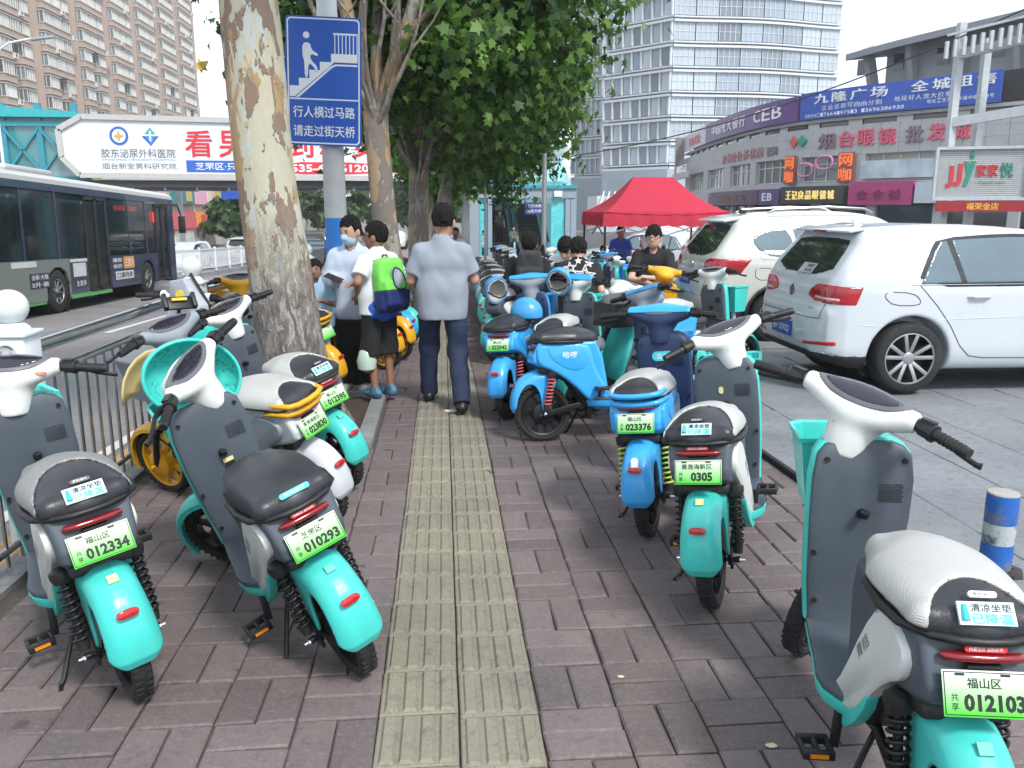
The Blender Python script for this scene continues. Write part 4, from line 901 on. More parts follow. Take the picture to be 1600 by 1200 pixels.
def sign():
    SB_ = M('sign_blue', (.008, .085, .43), .35, var=.04, dirt=.08, dcol=(.1, .12, .2)); SW = M('sign_white', (.70, .74, .78), .4, var=.02)
    p = empty('sign_post', (-1.05, 8.5, 0), label='lamp post painted blue at its foot and carrying the pedestrian sign', cat='post')
    MB().lathe([(.115, -.05), (.113, .6), (.108, 1.53)], 24).obj('blue_foot', M('post_blue', (.015, .16, .50), .45, var=.06, dirt=.12, dcol=(.2, .22, .25)), p)
    MB().lathe([(.1085, 1.53), (.105, 2.1), (.10, 2.5)], 24).obj('grey_section', M('post_grimy', (.40, .41, .41), .6, var=.18, dirt=.5, dcol=(.22, .21, .20), dscale=6), p)
    MB().lathe([(.102, 2.5), (.085, 5.2), (.07, 8)], 20).obj('white_section', WPAINT, p)
    s = empty('pedestrian_sign', (-1.09, 8.36, 2.79), label='blue sign of a figure climbing stairs, telling walkers to use the footbridge', cat='sign')
    s.matrix_world = frame4((-1.09, 8.36, 2.785), (1, -.03, -.035), (-.035, 0, 1))
    w, h = .70, 1.155
    def rr(w, h, r):
        pts = []
        for cx, cz, a0 in ((w/2-r, h/2-r, 0), (-w/2+r, h/2-r, 90), (-w/2+r, -h/2+r, 180), (w/2-r, -h/2+r, 270)):
            for k in range(6): a = R(a0+k*18); pts.append((cx+r*math.cos(a), cz+r*math.sin(a)))
        return pts
    MB().prism(rr(w, h, .03), 0, .025, 'Y').obj('panel', SB_, s, smooth=30)
    a, b = rr(w-.03, h-.03, .035), rr(w-.055, h-.055, .03); n = len(a); mb = MB(); mb.add([(x, -.002, z) for x, z in a]+[(x, -.002, z) for x, z in b], [(i, (i+1) % n, n+(i+1) % n, n+i) for i in range(n)]); mb.obj('border', SW, s, smooth=0, fix=False)
    def flat(pts, name): mb = MB(); mb.prism(pts, -.003, 0, 'Y'); return mb.obj(name, SW, s, smooth=0)
    # pictogram: coordinates over the panel, u right 0..1 and v down 0..1 of the photograph's sign
    X = lambda u: (u-.5)*w
    Z = lambda v: (.5-v)*h
    st = [(.045, .535), (.17, .535), (.17, .475), (.31, .475), (.31, .41), (.45, .41), (.45, .345), (.60, .345), (.60, .28), (.95, .28), (.95, .345), (.64, .345), (.56, .39), (.11, .62), (.045, .62)]
    flat([(X(u), Z(v)) for u, v in st], 'stairs')
    flat([(X(u), Z(v)) for u, v in [(.12, .625), (.60, .375), (.66, .36), (.95, .36), (.95, .373), (.67, .373), (.615, .388), (.17, .622)]], 'handrail_line')
    flat([(X(.045), Z(.63)), (X(.955), Z(.63)), (X(.955), Z(.641)), (X(.045), Z(.641))], 'divider')
    mb = MB(); mb.lathe([(.030, -.003), (.030, 0)], 24, (X(.275), 0, Z(.145)), 'Y'); mb.obj('figure_head', SW, s, smooth=0)
    flat(smooth_poly([(X(u), Z(v)) for u, v in [(.22, .205), (.32, .20), (.345, .26), (.43, .285), (.42, .305), (.33, .285), (.325, .33), (.42, .385), (.415, .425), (.385, .425), (.385, .395), (.30, .35), (.29, .47), (.25, .47), (.245, .33), (.225, .32)]], 1), 'figure_body')
    for k in range(7): flat([(X(.645+k*.049), Z(.13)), (X(.657+k*.049), Z(.13)), (X(.657+k*.049), Z(.28)), (X(.645+k*.049), Z(.28))], 'baluster')
    flat([(X(.63), Z(.122)), (X(.95), Z(.122)), (X(.95), Z(.136)), (X(.63), Z(.136))], 'handrail')
    lettering('行人横过马路', SW, s, Matrix.Translation((0, -.003, Z(.735))), w=.58, h=.105, bold=.030); lettering('请走过街天桥', SW, s, Matrix.Translation((0, -.003, Z(.885))), w=.58, h=.105, bold=.030)
sign()
# ---- footbridge with its advertisement
def bridge():
    YB = 45.0; b = empty('footbridge', (-8, YB, -1.6), label='footbridge over the road carrying a long white hospital advertisement', cat='footbridge'); O = np.array((-8, YB, -1.6))
    def put(mb, name, mat, **k): o = mb.obj(name, mat, None, **k); o.parent = b; o.matrix_parent_inverse = Matrix.Translation(-Vector(O)); return o
    PAN = M('ad_white', (.66, .70, .73), .5, var=.04, scale=.4); EDGE = M('ad_frame', (.45, .44, .42), .5, var=.08)
    octo = [(-18.2, 3.28), (-19.0, 4.15), (-19.05, 5.5), (-17.9, 6.12), (3.2, 5.75), (3.2, 3.1)]
    put(MB().prism(octo, YB, YB+.2, 'Y'), 'advertisement', PAN, smooth=0)
    for a, c in zip(octo, octo[1:]+octo[:1]): put(MB().bar((a[0], YB-.03, a[1]), (c[0], YB-.03, c[1]), .26, .20, up=(0, 1, 0)), 'frame', EDGE, smooth=0)
    put(MB().box((-8, YB+1.8, 2.86), (24, 3.4, .36)), 'deck', M('deck_dark', (.035, .035, .04), .7), smooth=0)
    for k in range(15): put(MB().bar((-19+k*1.6, YB+.3, 2.62), (-18.2+k*1.6, YB+3.3, 2.62), .12, .16), 'deck_beam', GALV, smooth=0)
    put(MB().prism([(-18.5, 3.2), (3, 3.0), (3, 5.6), (-18.5, 6)], YB+3.4, YB+3.6, 'Y'), 'rear_parapet', PAN, smooth=0)
    for x in (-20.5, 1.5): put(MB().lathe([(.45, -2.2), (.45, 2.75)], 16, (x, YB+1.8, 0)), 'column', M('column_grey', (.42, .42, .42), .7))
    RED = M('ad_red', (.62, .03, .045), .45); BLU = M('ad_blue', (.03, .12, .45), .45); GRY = M('ad_grey', (.12, .13, .15), .5); y = YB-.012
    def let(t, m, x0, x1, z0, z1, bold=.0, parent=None):
        o = lettering(t, m, None, frame4(((x0+x1)/2, y-(.012 if parent else 0), (z0+z1)/2), (1, 0, 0), (0, 0, 1)), w=x1-x0, h=z1-z0, bold=bold); o.parent = b; o.matrix_parent_inverse = Matrix.Translation(-Vector(O))
    for i, c in enumerate('看男科到新安'):
        x0 = -12.95+[0, 1.66, 3.32, 5.05, 6.7, 8.3][i]; let(c, RED, x0, x0+1.36, 4.18, 5.50, .035)
    let('胶东泌尿外科医院', GRY, -17.1, -13.45, 4.14, 4.58, .01); let('JIAODONG UROLOGY HOSPITAL', GRY, -17.1, -13.45, 3.98, 4.08); let('烟台新安男科研究院', GRY, -17.1, -13.45, 3.57, 3.88)
    put(MB().prism([(-12.95, 3.45), (-8.5, 3.42), (-8.5, 4.0), (-12.95, 4.03)], y-.01, YB, 'Y'), 'blue_band', BLU, smooth=0); let('芝罘区·只楚路', WHITE_PRINT, -12.5, -9.5, 3.55, 3.92, .02, 1)
    put(MB().prism(smooth_poly([(-8.4, 3.36), (-3.5, 3.36), (-3.35, 3.65), (-3.5, 3.95), (-8.4, 3.97)], 1), y-.01, YB, 'Y'), 'red_band', RED, smooth=0); let('0535-6866120', WHITE_PRINT, -8.1, -3.75, 3.47, 3.86, .03, 1)
    put(MB().box((-2.45, YB, 4.1), (.72, .04, 1.3)), 'red_tag', RED, smooth=0); let('定', WHITE_PRINT, -2.7, -2.2, 4.2, 4.6, .02, 1); let('点', WHITE_PRINT, -2.7, -2.2, 3.6, 4.0, .02, 1)
    # the two emblems
    mb = MB(); mb.lathe([(.46, 0), (.46, .01)], 28, (-16.15, y, 5.2), 'Y'); put(mb, 'emblem', BLU, smooth=0); mb = MB(); mb.lathe([(.33, 0), (.33, .01)], 28, (-16.15, y-.01, 5.2), 'Y'); put(mb, 'emblem_field', WHITE_PRINT, smooth=0)
    mb = MB(); mb.box((-16.15, y-.03, 5.2), (.12, .01, .42)); put(mb, 'emblem_cross', M('ad_gold', (.55, .38, .08), .5), smooth=0); mb = MB(); mb.box((-16.15, y-.034, 5.2), (.42, .01, .12)); put(mb, 'emblem_cross', M('ad_gold', (.55, .38, .08)), smooth=0)
    put(MB().prism([(-14.86, 5.2), (-14.35, 5.2), (-14.6, 4.78)], y-.005, YB, 'Y'), 'emblem', M('ad_sky', (.04, .22, .55), .5), smooth=0); put(MB().prism([(-15.05, 5.2), (-14.2, 5.2), (-14.62, 4.72)], y, YB+.01, 'Y'), 'emblem', BLU, smooth=0); put(MB().prism([(-14.9, 5.3), (-14.35, 5.3), (-14.62, 5.62)], y, YB+.01, 'Y'), 'emblem', M('ad_teal', (.03, .35, .38), .5), smooth=0)
    put(MB().prism([(-14.66, 4.95), (-14.58, 4.95), (-14.58, 5.45), (-14.66, 5.45)], y-.02, YB, 'Y'), 'emblem_bar', WHITE_PRINT, smooth=0)
bridge()
TGL = M('teal_glass', (.05, .42, .46), .12, var=.15, scale=.6, alpha=.45, world=True); TFR = M('teal_frame', (.03, .25, .32), .45, var=.1); GFR = M('grey_frame', (.24, .29, .34), .45, var=.06)
def halls():
    # stair hall at the far end of the bridge
    b = empty('stair_hall', (-22, 45.5, -1.6), label='turquoise glass stair hall with lattice bracing at the far end of the footbridge', cat='hall')
    for k in range(5):
        x = -.2+(-3.2+k*1.75); MB().box((x, 0, 4.2), (.28, .28, 8.4)).obj('column', TFR, b, smooth=0)
        if k < 4:
            MB().quad((x+.15, .02, .5), (x+1.6, .02, .5), (x+1.6, .02, 8.0), (x+.15, .02, 8.0)).obj('pane', TGL, b, smooth=0)
            MB().bar((x, -.1, 7.2), (x+1.75, -.1, 5.0), .18, .1).obj('brace', TFR, b, smooth=0); MB().bar((x, -.1, 5.0), (x+1.75, -.1, 7.2), .18, .1).obj('brace', TFR, b, smooth=0)
    for z in (.4, 4.7, 7.4): MB().box((.4, 0, z), (7.4, .34, .26)).obj('beam', TFR, b, smooth=0)
    mb = MB(); mb.prism([(-4, 7.7), (3.9, 7.7), (3.9, 7.95), (-4, 8.5)], -.4, 4, 'Y'); mb.obj('roof', M('teal_roof', (.03, .36, .40), .4), b, smooth=0)
    MB().quad((-4, 4, .5), (4, 4, .5), (4, 4, 7.8), (-4, 4, 7.8)).obj('rear_pane', TGL, b, smooth=0)
    # escalator hall on this side
    b = empty('escalator_hall', (4.2, 44, gz(44)), label='turquoise glass escalator hall with two escalators at the footbridge end', cat='hall'); Hh = 3.75
    for x, w in ((-2.55, .5), (-1.75, .22), (2.3, .25), (2.6, .3)): MB().box((x, 0, Hh/2), (w, .5, Hh)).obj('column', GFR, b, smooth=0)
    MB().box((0, 0, Hh-.25), (5.4, .6, .45)).obj('lintel', GFR, b, smooth=0); MB().box((0, -.05, Hh+.08), (5.5, .75, .16)).obj('cornice', TFR, b, smooth=0)
    for x in (-1.35, 1.75): MB().box((x, -.35, Hh-.28), (.42, .25, .3)).obj('floodlight', WPAINT, b, bevel=.02)
    for sx in (-2.65, 2.7): MB().quad((sx, .2, 0), (sx, 9, 0), (sx, 9, 6.5), (sx, .2, Hh)).obj('side_pane', TGL, b, smooth=0)
    mb = MB(); mb.quad((-2.6, .3, Hh), (2.7, .3, Hh), (2.7, 9, 7.0), (-2.6, 9, 7.0)); mb.obj('roof_pane', TGL, b, smooth=0)
    for a_, c_ in ((-2.28, -1.88), (1.45, 2.15)): MB().quad((a_, -.1, .1), (c_, -.1, .1), (c_, -.1, Hh-.5), (a_, -.1, Hh-.5)).obj('front_pane', M('teal_front_glass', (.10, .50, .53), .12, var=.2, world=True), b, smooth=0)
    for x0, x1 in ((-1.55, -.55), (.05, 1.25)):
        for k in range(24): MB().box(((x0+x1)/2, .6+k*.36, .12+k*.18), (x1-x0, .36, .2)).obj('step', M('step_dark', (.04, .045, .05), .5, .4), b, smooth=0)
        for sx in (x0-.12, x1+.12):
            mb = MB(); mb.prism([(.3, 0), (.3, 1.0), (9, 5.4), (9, 4.2), (.9, 0)], sx-.04, sx+.04, 'X'); mb.obj('balustrade', M('pale_teal_glass', (.30, .74, .77), .15, var=.2, scale=1, world=True), b, smooth=0)
            MB().bar((sx, .3, 1.03), (sx, 9, 5.43), .10, .07).obj('handrail', BLACKP, b, smooth=0)
    MB().quad((-2.6, 9, 0), (2.7, 9, 0), (2.7, 9, 7), (-2.6, 9, 7)).obj('rear_wall', M('hall_rear_glass', (.16, .42, .45), .3), b, smooth=0)
    sg = MB(); sg.box((.55, -.1, 2.75), (.95, .08, .62)); o = sg.obj('notice', M('notice_blue', (.02, .04, .22), .4), b, smooth=0)
    lettering('上行扶梯', WHITE_PRINT, o, Matrix.Translation((.55, -.15, 2.88)), w=.75, h=.17); lettering('请走天桥', WHITE_PRINT, o, Matrix.Translation((.55, -.15, 2.62)), w=.75, h=.17)
    # glass lift shaft above
    s = empty('lift_shaft', (5.0, 46.5, gz(44)), label='pale turquoise glass lift shaft rising behind the escalator hall', cat='lift')
    PG = M('pale_turquoise_glass', (.35, .66, .70), .15, var=.1, scale=.3, world=True); MB().prism([(-1.3, 3.0), (1.6, 3.0), (1.35, 6.3), (-.9, 6.6)], -1, 1, 'Y').obj('glass_shaft', PG, s, smooth=0)
    for x in (-.55, .25, 1.0): MB().bar((x, -1.03, 3.0), (x, -1.03, 6.35), .07, .06).obj('mullion', GFR, s, smooth=0)
    for z in (4.1, 5.3): MB().bar((-1.2, -1.03, z), (1.5, -1.03, z), .05, .06).obj('transom', GFR, s, smooth=0)
halls()
# ---- red market tent
def tent():
    TR = M('tent_red', (.62, .035, .075), .6, var=.06, scale=1.5, bump=.12, bscale=3); m = TR; N, L = m.node_tree.nodes, m.node_tree.links; t = N.new('ShaderNodeBsdfTranslucent'); t.inputs['Color'].default_value = (.70, .04, .09, 1); ms = N.new('ShaderNodeMixShader'); ms.inputs[0].default_value = .35; L.new(N['Principled BSDF'].outputs[0], ms.inputs[1]); L.new(t.outputs[0], ms.inputs[2]); L.new(ms.outputs[0], N['Material Output'].inputs[0])
    z0 = gz(16)-.12; o = empty('market_tent', (4.05, 16.2, z0), label='red market tent with a peaked fabric roof beside the white cars', cat='tent')
    hx, hy, e, p = 1.16, 1.15, 1.93, 2.58; rx = .38; n = 12; mb = MB()
    # roof: four sagging faces from the eave to a short ridge
    def roofz(f): return e+(p-e)*(f**1.45)
    rs = []
    for k in range(9):
        f = k/8; a = hx+(rx-hx)*f; c = hy*(1-f)+.02; z = roofz(f); ring = []
        for (x0, y0), (x1, y1) in zip(((-a, -c), (a, -c), (a, c), (-a, c)), ((a, -c), (a, c), (-a, c), (-a, -c))):
            for j in range(n):
                t_ = j/n; sag = .05*math.sin(math.pi*t_)*(1-f); ring.append((x0+(x1-x0)*t_, y0+(y1-y0)*t_, z-sag+.006*math.sin(j*2.1+k)))
        rs.append(ring)
    mb.rings(rs, cap=False); mb.obj('roof', TR, o, smooth=25)
    mb = MB(); rs = []
    for z, g in ((e, 0), (e-.10, .012), (e-.24, .02)):
        ring = []
        for (x0, y0), (x1, y1) in zip(((-hx, -hy), (hx, -hy), (hx, hy), (-hx, hy)), ((hx, -hy), (hx, hy), (-hx, hy), (-hx, -hy))):
            for j in range(24):
                t_ = j/24; w = .012*math.sin(j*1.7)*(1 if g else 0); ring.append((x0*(1+g)+(x1-x0)*(1+g)*t_+w, y0*(1+g)+(y1-y0)*(1+g)*t_+w, z-.05*math.sin(math.pi*t_)*0-(.03*abs(math.sin(j*math.pi/3)) if g > .015 else 0)))
        rs.append(ring)
    mb.rings(rs, cap=False); mb.obj('valance', TR, o, smooth=40)
    for x in (-hx+.03, hx-.03):
        for y in (-hy+.03, hy-.03): MB().box((x, y, e/2-.05), (.035, .035, e-.1)).obj('leg', BLACKM, o, smooth=0)
    for (a, c) in (((-hx, -hy), (0, -hy)), ((0, -hy), (hx, -hy)), ((-hx, hy), (0, hy)), ((0, hy), (hx, hy)), ((-hx, -hy), (-hx, 0)), ((hx, -hy), (hx, 0))):
        MB().bar((a[0], a[1]*.97, e-.06), (c[0], c[1]*.97, e-.42), .02).obj('truss_bar', GALV, o, smooth=0); MB().bar((a[0], a[1]*.97, e-.42), (c[0], c[1]*.97, e-.06), .02).obj('truss_bar', GALV, o, smooth=0)
    # vendor table
    t_ = empty('vendor_table', (4.1, 16.3, z0), label='low vendor table with pinkish panels under the red tent', cat='table')
    MB().box((0, 0, .78), (2.3, .7, .05)).obj('table_top', M('table_grey', (.30, .29, .28), .5), t_, bevel=.01)
    for k in range(3): MB().box((-.75+k*.75, -.33, .56), (.7, .04, .36)).obj('panel', M('panel_pink', (.40, .22, .19), .6), t_, bevel=.01)
    for x in (-1.1, 1.1):
        for y in (-.3, .3): MB().box((x, y, .38), (.04, .04, .76)).obj('leg', GALV, t_, smooth=0)
    b = empty('water_bottle', (4.75, 16.15, z0+.80), label='green plastic bottle with dark cap on the vendor table', cat='bottle')
    MB().lathe([(.075, 0), (.08, .03), (.08, .20), (.035, .27), (.03, .30)], 14).obj('bottle_body', M('bottle_green', (.10, .32, .28), .2), b); MB().lathe([(.036, .30), (.036, .36)], 12).obj('cap', BLACKP, b)
tent()
# ---- blue and white stub bollard
def bollard():
    o = empty('bollard', (2.49, 3.36, 0), label='worn blue and white stub bollard at the edge of the parking court', cat='bollard')
    PB = M('bollard_blue', (.02, .12, .42), .5, var=.12, dirt=3.0, dcol=(.15, .15, .155), dscale=8); PW = M('bollard_white', (.42, .46, .46), .6, var=.1, dirt=3.0, dcol=(.09, .11, .13), dscale=12)
    for a, c, m, n in ((0, .14, PB, 'lower_band'), (.14, .235, PW, 'middle_band'), (.235, .37, PB, 'upper_band')): MB().lathe([(.0665, a), (.0675, (a+c)/2), (.0665, c)], 28, cap=False).obj(n, m, o)
    mb = MB(); mb.lathe([(.0668, .37), (.064, .376), (.04, .379), (.0, .377)], 28, cap=False); mb.obj('concrete_top', M('rough_concrete', (.33, .32, .29), .9, var=.2, bump=.5, bscale=40), o)
    mb = MB(); r = random.Random(2); mb.lathe([(.11, .0), (.09, .018), (.068, .022)], 14, cap=False); mb.v = [(x*r.uniform(.85, 1.25), y*r.uniform(.85, 1.25), z) for x, y, z in mb.v]; mb.obj('tar_collar', M('tar', (.03, .028, .026), .8, var=.3), o)
bollard()
# ---- thin poles, lamps, cables
def lamp(label, x, y, z0, h, arm, r=.07, group='street lamps along the road'):
    o = empty('street_lamp', (x, y, z0), label=label, cat='street lamp', group=group); MB().lathe([(r*1.5, 0), (r, .6), (r*.7, h-1.0)], 12).obj('pole', WPAINT, o)
    MB().tube([(0, 0, h-1.02), (arm*.08, 0, h-.5), (arm*.35, 0, h-.12), (arm*.75, 0, h+.05)], r*.6, 8).obj('arm', WPAINT, o); mb = MB(); mb.box((arm*.92, 0, h+.06), (abs(arm)*.4, .22, .09), rot=rotm('Y', -8 if arm > 0 else 8)); mb.obj('lamp_head', M('lamp_grey', (.3, .32, .34), .4), o, bevel=.02)
lamp('white street lamp rising over the bus roof beside the stair hall', -17.5, 36, rz_(36), 9.3, 2.2); lamp('white lamp pole standing at the shops beyond the median rail', -14.9, 50, rz_(50), 6.6, -1.2, .16)
lamp('pale street lamp far off under the footbridge', -3.4, 85, -2.1, 6.0, 1.6, .10)
# signal gantry far down the road
o = empty('traffic_signal', (-9.5, 90, -2.1), label='far traffic signal gantry with a white board under the footbridge', cat='traffic signal'); MB().lathe([(.14, 0), (.10, 6)], 10).obj('pole', WPAINT, o); MB().box((3.5, 0, 5.2), (7, .12, .12)).obj('arm', WPAINT, o, smooth=0); MB().box((1.5, -.1, 5.2), (2.2, .1, .8)).obj('board', WHITE_PRINT, o, smooth=0); MB().box((4.8, -.1, 5.0), (.4, .25, 1.1)).obj('signal_head', BLACKP, o, smooth=0)
# camera mast among the bikes
o = empty('camera_mast', (1.72, 14.3, gz(14.3)), label='slim grey mast with a small lamp among the parked bikes', cat='mast'); MB().lathe([(.06, 0), (.045, .4), (.04, 2.72)], 12).obj('pole', GALV, o); MB().bar((0, 0, 2.62), (.22, -.05, 2.68), .03).obj('bracket', GALV, o, smooth=0); MB().box((.28, -.06, 2.74), (.26, .12, .07), rot=rotm('Y', -30)).obj('lamp_head', WPAINT, o, bevel=.01)
o = empty('thin_pole', (.98, 19.5, gz(19.5)), label='thin plain pole in front of the escalator hall', cat='pole'); MB().lathe([(.03, 0), (.028, 2.75)], 10).obj('pole', GALV, o)
o = MB(); pts = [(30+(-24.6)*t, 26+(32)*t, 13.2+(-8.6)*t-2.0*math.sin(math.pi*t)) for t in np.linspace(0, 1, 24)]; o.tube(pts, .035, 5); tag(o.obj('overhead_cable', BLACKP, None), 'dark overhead cable sagging across the white sky', 'cable')
o = MB(); o.tube([(2.12, 8.5, .02), (2.13, 6.5, .025), (2.10, 5.4, .022), (2.15, 4.2, .02), (2.13, 3.2, .022), (2.2, 1.5, .02)], .022, 8); tag(o.obj('ground_cable', BLACKP, None), 'thick black cable lying along the edge of the court', 'cable')
# ---- median rail on the road
def median():
    o = empty('median_rail', (-10.4, 22, rz_(22)), label='white picket guard rail along the middle of the road', cat='guard rail'); x = -10.4
    for z in (.35, 1.15):
        MB().bar((0, 0, z), (0, 44, z-.031*44), .05, .06).obj('rail', WPAINT, o, smooth=0)
    p = MB().box((0, 0, .6), (.09, .09, 1.3)).mesh('post', WPAINT); k = MB().box((0, 0, .75), (.02, .022, .80)).mesh('picket', WPAINT, smooth=0)
    for i in range(18): place(p, 'post', o, loc=(0, i*2.5, -.031*i*2.5))
    for i in range(240): place(k, 'picket', o, loc=(0, i*.18+.09, -.031*i*.18))
    c = MB(); c.rings([[(-10.75, y, rz_(y)-.1), (-10.05, y, rz_(y)-.1), (-10.1, y, rz_(y)+.2), (-10.7, y, rz_(y)+.2)] for y in (-5, 20, 40, 62)]); tag(c.obj('median_kerb', KERBST, None, smooth=0), 'raised stone strip under the median guard rail', 'kerb', kind='structure')
median()
o = empty('road_sign', (-13.6, 60, rz_(60)), label='small blue direction board peeping under the footbridge', cat='sign'); MB().lathe([(.09, 0), (.08, 5)], 10, (1.3, .1, 0)).obj('pole', WPAINT, o); MB().box((0, 0, 4.6), (3.0, .1, .75)).obj('board', BLUEB, o, smooth=0)
# ================================================================ cars and bus
CARW = M('car_white', (.53, .57, .60), .28, var=.02, scale=2, coat=.8, rvar=.05, dirt=.06, dcol=(.4, .4, .38), dscale=2)
CARP = M('car_pearl', (.54, .55, .51), .28, var=.02, scale=2, coat=.8, rvar=.05, dirt=.07, dcol=(.4, .39, .36), dscale=2)
CARK = M('car_black', (.018, .018, .02), .2, var=.05, coat=.9)
TINT = M('tinted_glass', (.02, .026, .028), .05, var=.1, coat=.3, spec=.7)
TINT2 = M('side_glass', (.10, .15, .18), .05, var=.15, scale=1.5, coat=.3, spec=.8)
GAP = M('panel_gap', (.02, .02, .022), .6); ALLOY = M('alloy_grey', (.42, .43, .44), .3, .8, var=.05); ALLOYD = M('alloy_dark', (.04, .04, .045), .35, .5)
TAILR = M('tail_lamp_red', (.36, .012, .02), .12, var=.25, scale=9, coat=.7); TAILC = M('tail_lamp_clear', (.55, .42, .42), .15, coat=.6)
PLB = M('plate_blue', (.015, .06, .36), .4)
def car_sdf(side, plan, front, wb, wr, arch):
    side = np.array(side); plan_x, plan_w = np.array(plan).T; fz, fw = np.array(front).T
    def f(P):
        x, y, z = P[:, 0], np.abs(P[:, 1]), P[:, 2]
        a = sd_poly(x, z, side); b = (y-np.interp(x, plan_x, plan_w))*.96; c = (y-np.interp(z, fz, fw))*.88
        d = smax(smax(a, b, .16), c, .12)
        for xc in (0, wb):
            w = np.sqrt((x-xc)**2+(z-wr)**2)-arch; d = smax(d, -np.maximum(w, .62-y), .02)
        return d
    return f
def on_side(f, x, z, s, y0=1.15):
    lo, hi = y0, .0; P = lambda y: np.array([[x, s*y, z]])
    for _ in range(26):
        m = (lo+hi)/2
        if f(P(m))[0] > 0: lo = m
        else: hi = m
    return np.array([x, s*(lo+.001), z])
def on_rear(f, y, z):
    lo, hi = -1.6, .6
    for _ in range(26):
        m = (lo+hi)/2
        if f(np.array([[m, y, z]]))[0] > 0: lo = m
        else: hi = m
    return np.array([lo-.001, y, z])
def dense(pts, n=7):
    out = []
    for a, b in zip(pts[:-1], pts[1:]):
        for k in range(n): out.append((a[0]+(b[0]-a[0])*k/n, a[1]+(b[1]-a[1])*k/n))
    return out+[pts[-1]]
def car_wheel(parent, x, y, r, w, s, spokes=5, rim=.73, dark=False):
    me = MB(); me.lathe([(r*rim, -w/2), (r*.90, -w/2-.004), (r*.97, -w*.42), (r, -w*.25), (r, w*.25), (r*.97, w*.42), (r*.90, w/2+.004), (r*rim, w/2)], 44, axis='Y', cap=False); t = me.obj('wheel', RUBBER, parent, smooth=50); t.location = (x, y, r)
    mb = MB(); mb.lathe([(r*rim, w/2), (r*rim*.98, w/2-.01), (r*rim*.94, w/2-.03), (r*rim*.93, -w/2)], 40, axis='Y', cap=False); mb.lathe([(r*rim*.93, -.02), (.0, -.02)], 30, axis='Y', cap=False)
    rm = mb.obj('rim', ALLOYD, t); rm.scale = (1, s, 1)
    mb = MB(); n = spokes*2 if spokes == 5 else spokes
    for k in range(n):
        a = (2*math.pi*(k//2)/5+(.20 if k % 2 else -.20) if spokes == 5 else 2*math.pi*k/n)+.3; c, q = math.cos(a), math.sin(a); a2 = a+(.06 if k % 2 else -.06)*(spokes == 5)
        mb.bar((.04*c, w*.30, .04*q), (r*rim*.96*math.cos(a2), w*.40, r*rim*.96*math.sin(a2)), .034 if spokes == 5 else .06, .03, up=(0, 1, 0))
    mb.lathe([(.055, w*.22), (.06, w*.34), (.05, w*.40), (0, w*.40)], 20, axis='Y', cap=False); mb.lathe([(r*rim*.99, w/2-.004), (r*rim*.95, w/2), (r*rim*.93, w/2-.012)], 40, axis='Y', cap=False)
    sp = mb.obj('spokes', ALLOY, rm, bevel=.004); return t
def gap_line(f, pts, s, parent, name='shut_line', r=.0035, mat=None, rear=False):
    q = np.array(dense(pts)); n = len(q); lo = np.full(n, -1.6 if rear else 1.15); hi = np.full(n, .6 if rear else 0.0)
    mk = (lambda m: np.stack([m, q[:, 0], q[:, 1]], 1)) if rear else (lambda m: np.stack([q[:, 0], s*m, q[:, 1]], 1))
    for _ in range(24):
        m = (lo+hi)/2; o_ = f(mk(m)) > 0; lo = np.where(o_, m, lo); hi = np.where(o_, hi, m)
    pp = list(mk(lo-.001 if rear else lo+.001)); MB().tube(pp, r, 5).obj(name, mat or GAP, parent)
def conform(f, off, cond, lo, hi, h, name, mat, parent):
    me = surf(lambda P: np.maximum(f(P)-off, np.maximum(cond(P), -(f(P)+.02))), lo, hi, h, name, mat); return place(me, name, parent)
def pair(f, off, cond, lo, hi, h, name, mat, parent):
    for s in (-1, 1):
        l, u = list(lo), list(hi)
        if s > 0: l[1] = .02
        else: u[1] = -.02
        conform(f, off, cond, l, u, h, name, mat, parent)
def inside(poly, ax):
    """extruded polygon region: ax 'y' -> (x,z), ax 'x' -> (|y|,z)"""
    return (lambda P: sd_poly(P[:, 0], P[:, 2], poly)) if ax == 'y' else (lambda P: sd_poly(np.abs(P[:, 1]), P[:, 2], poly))
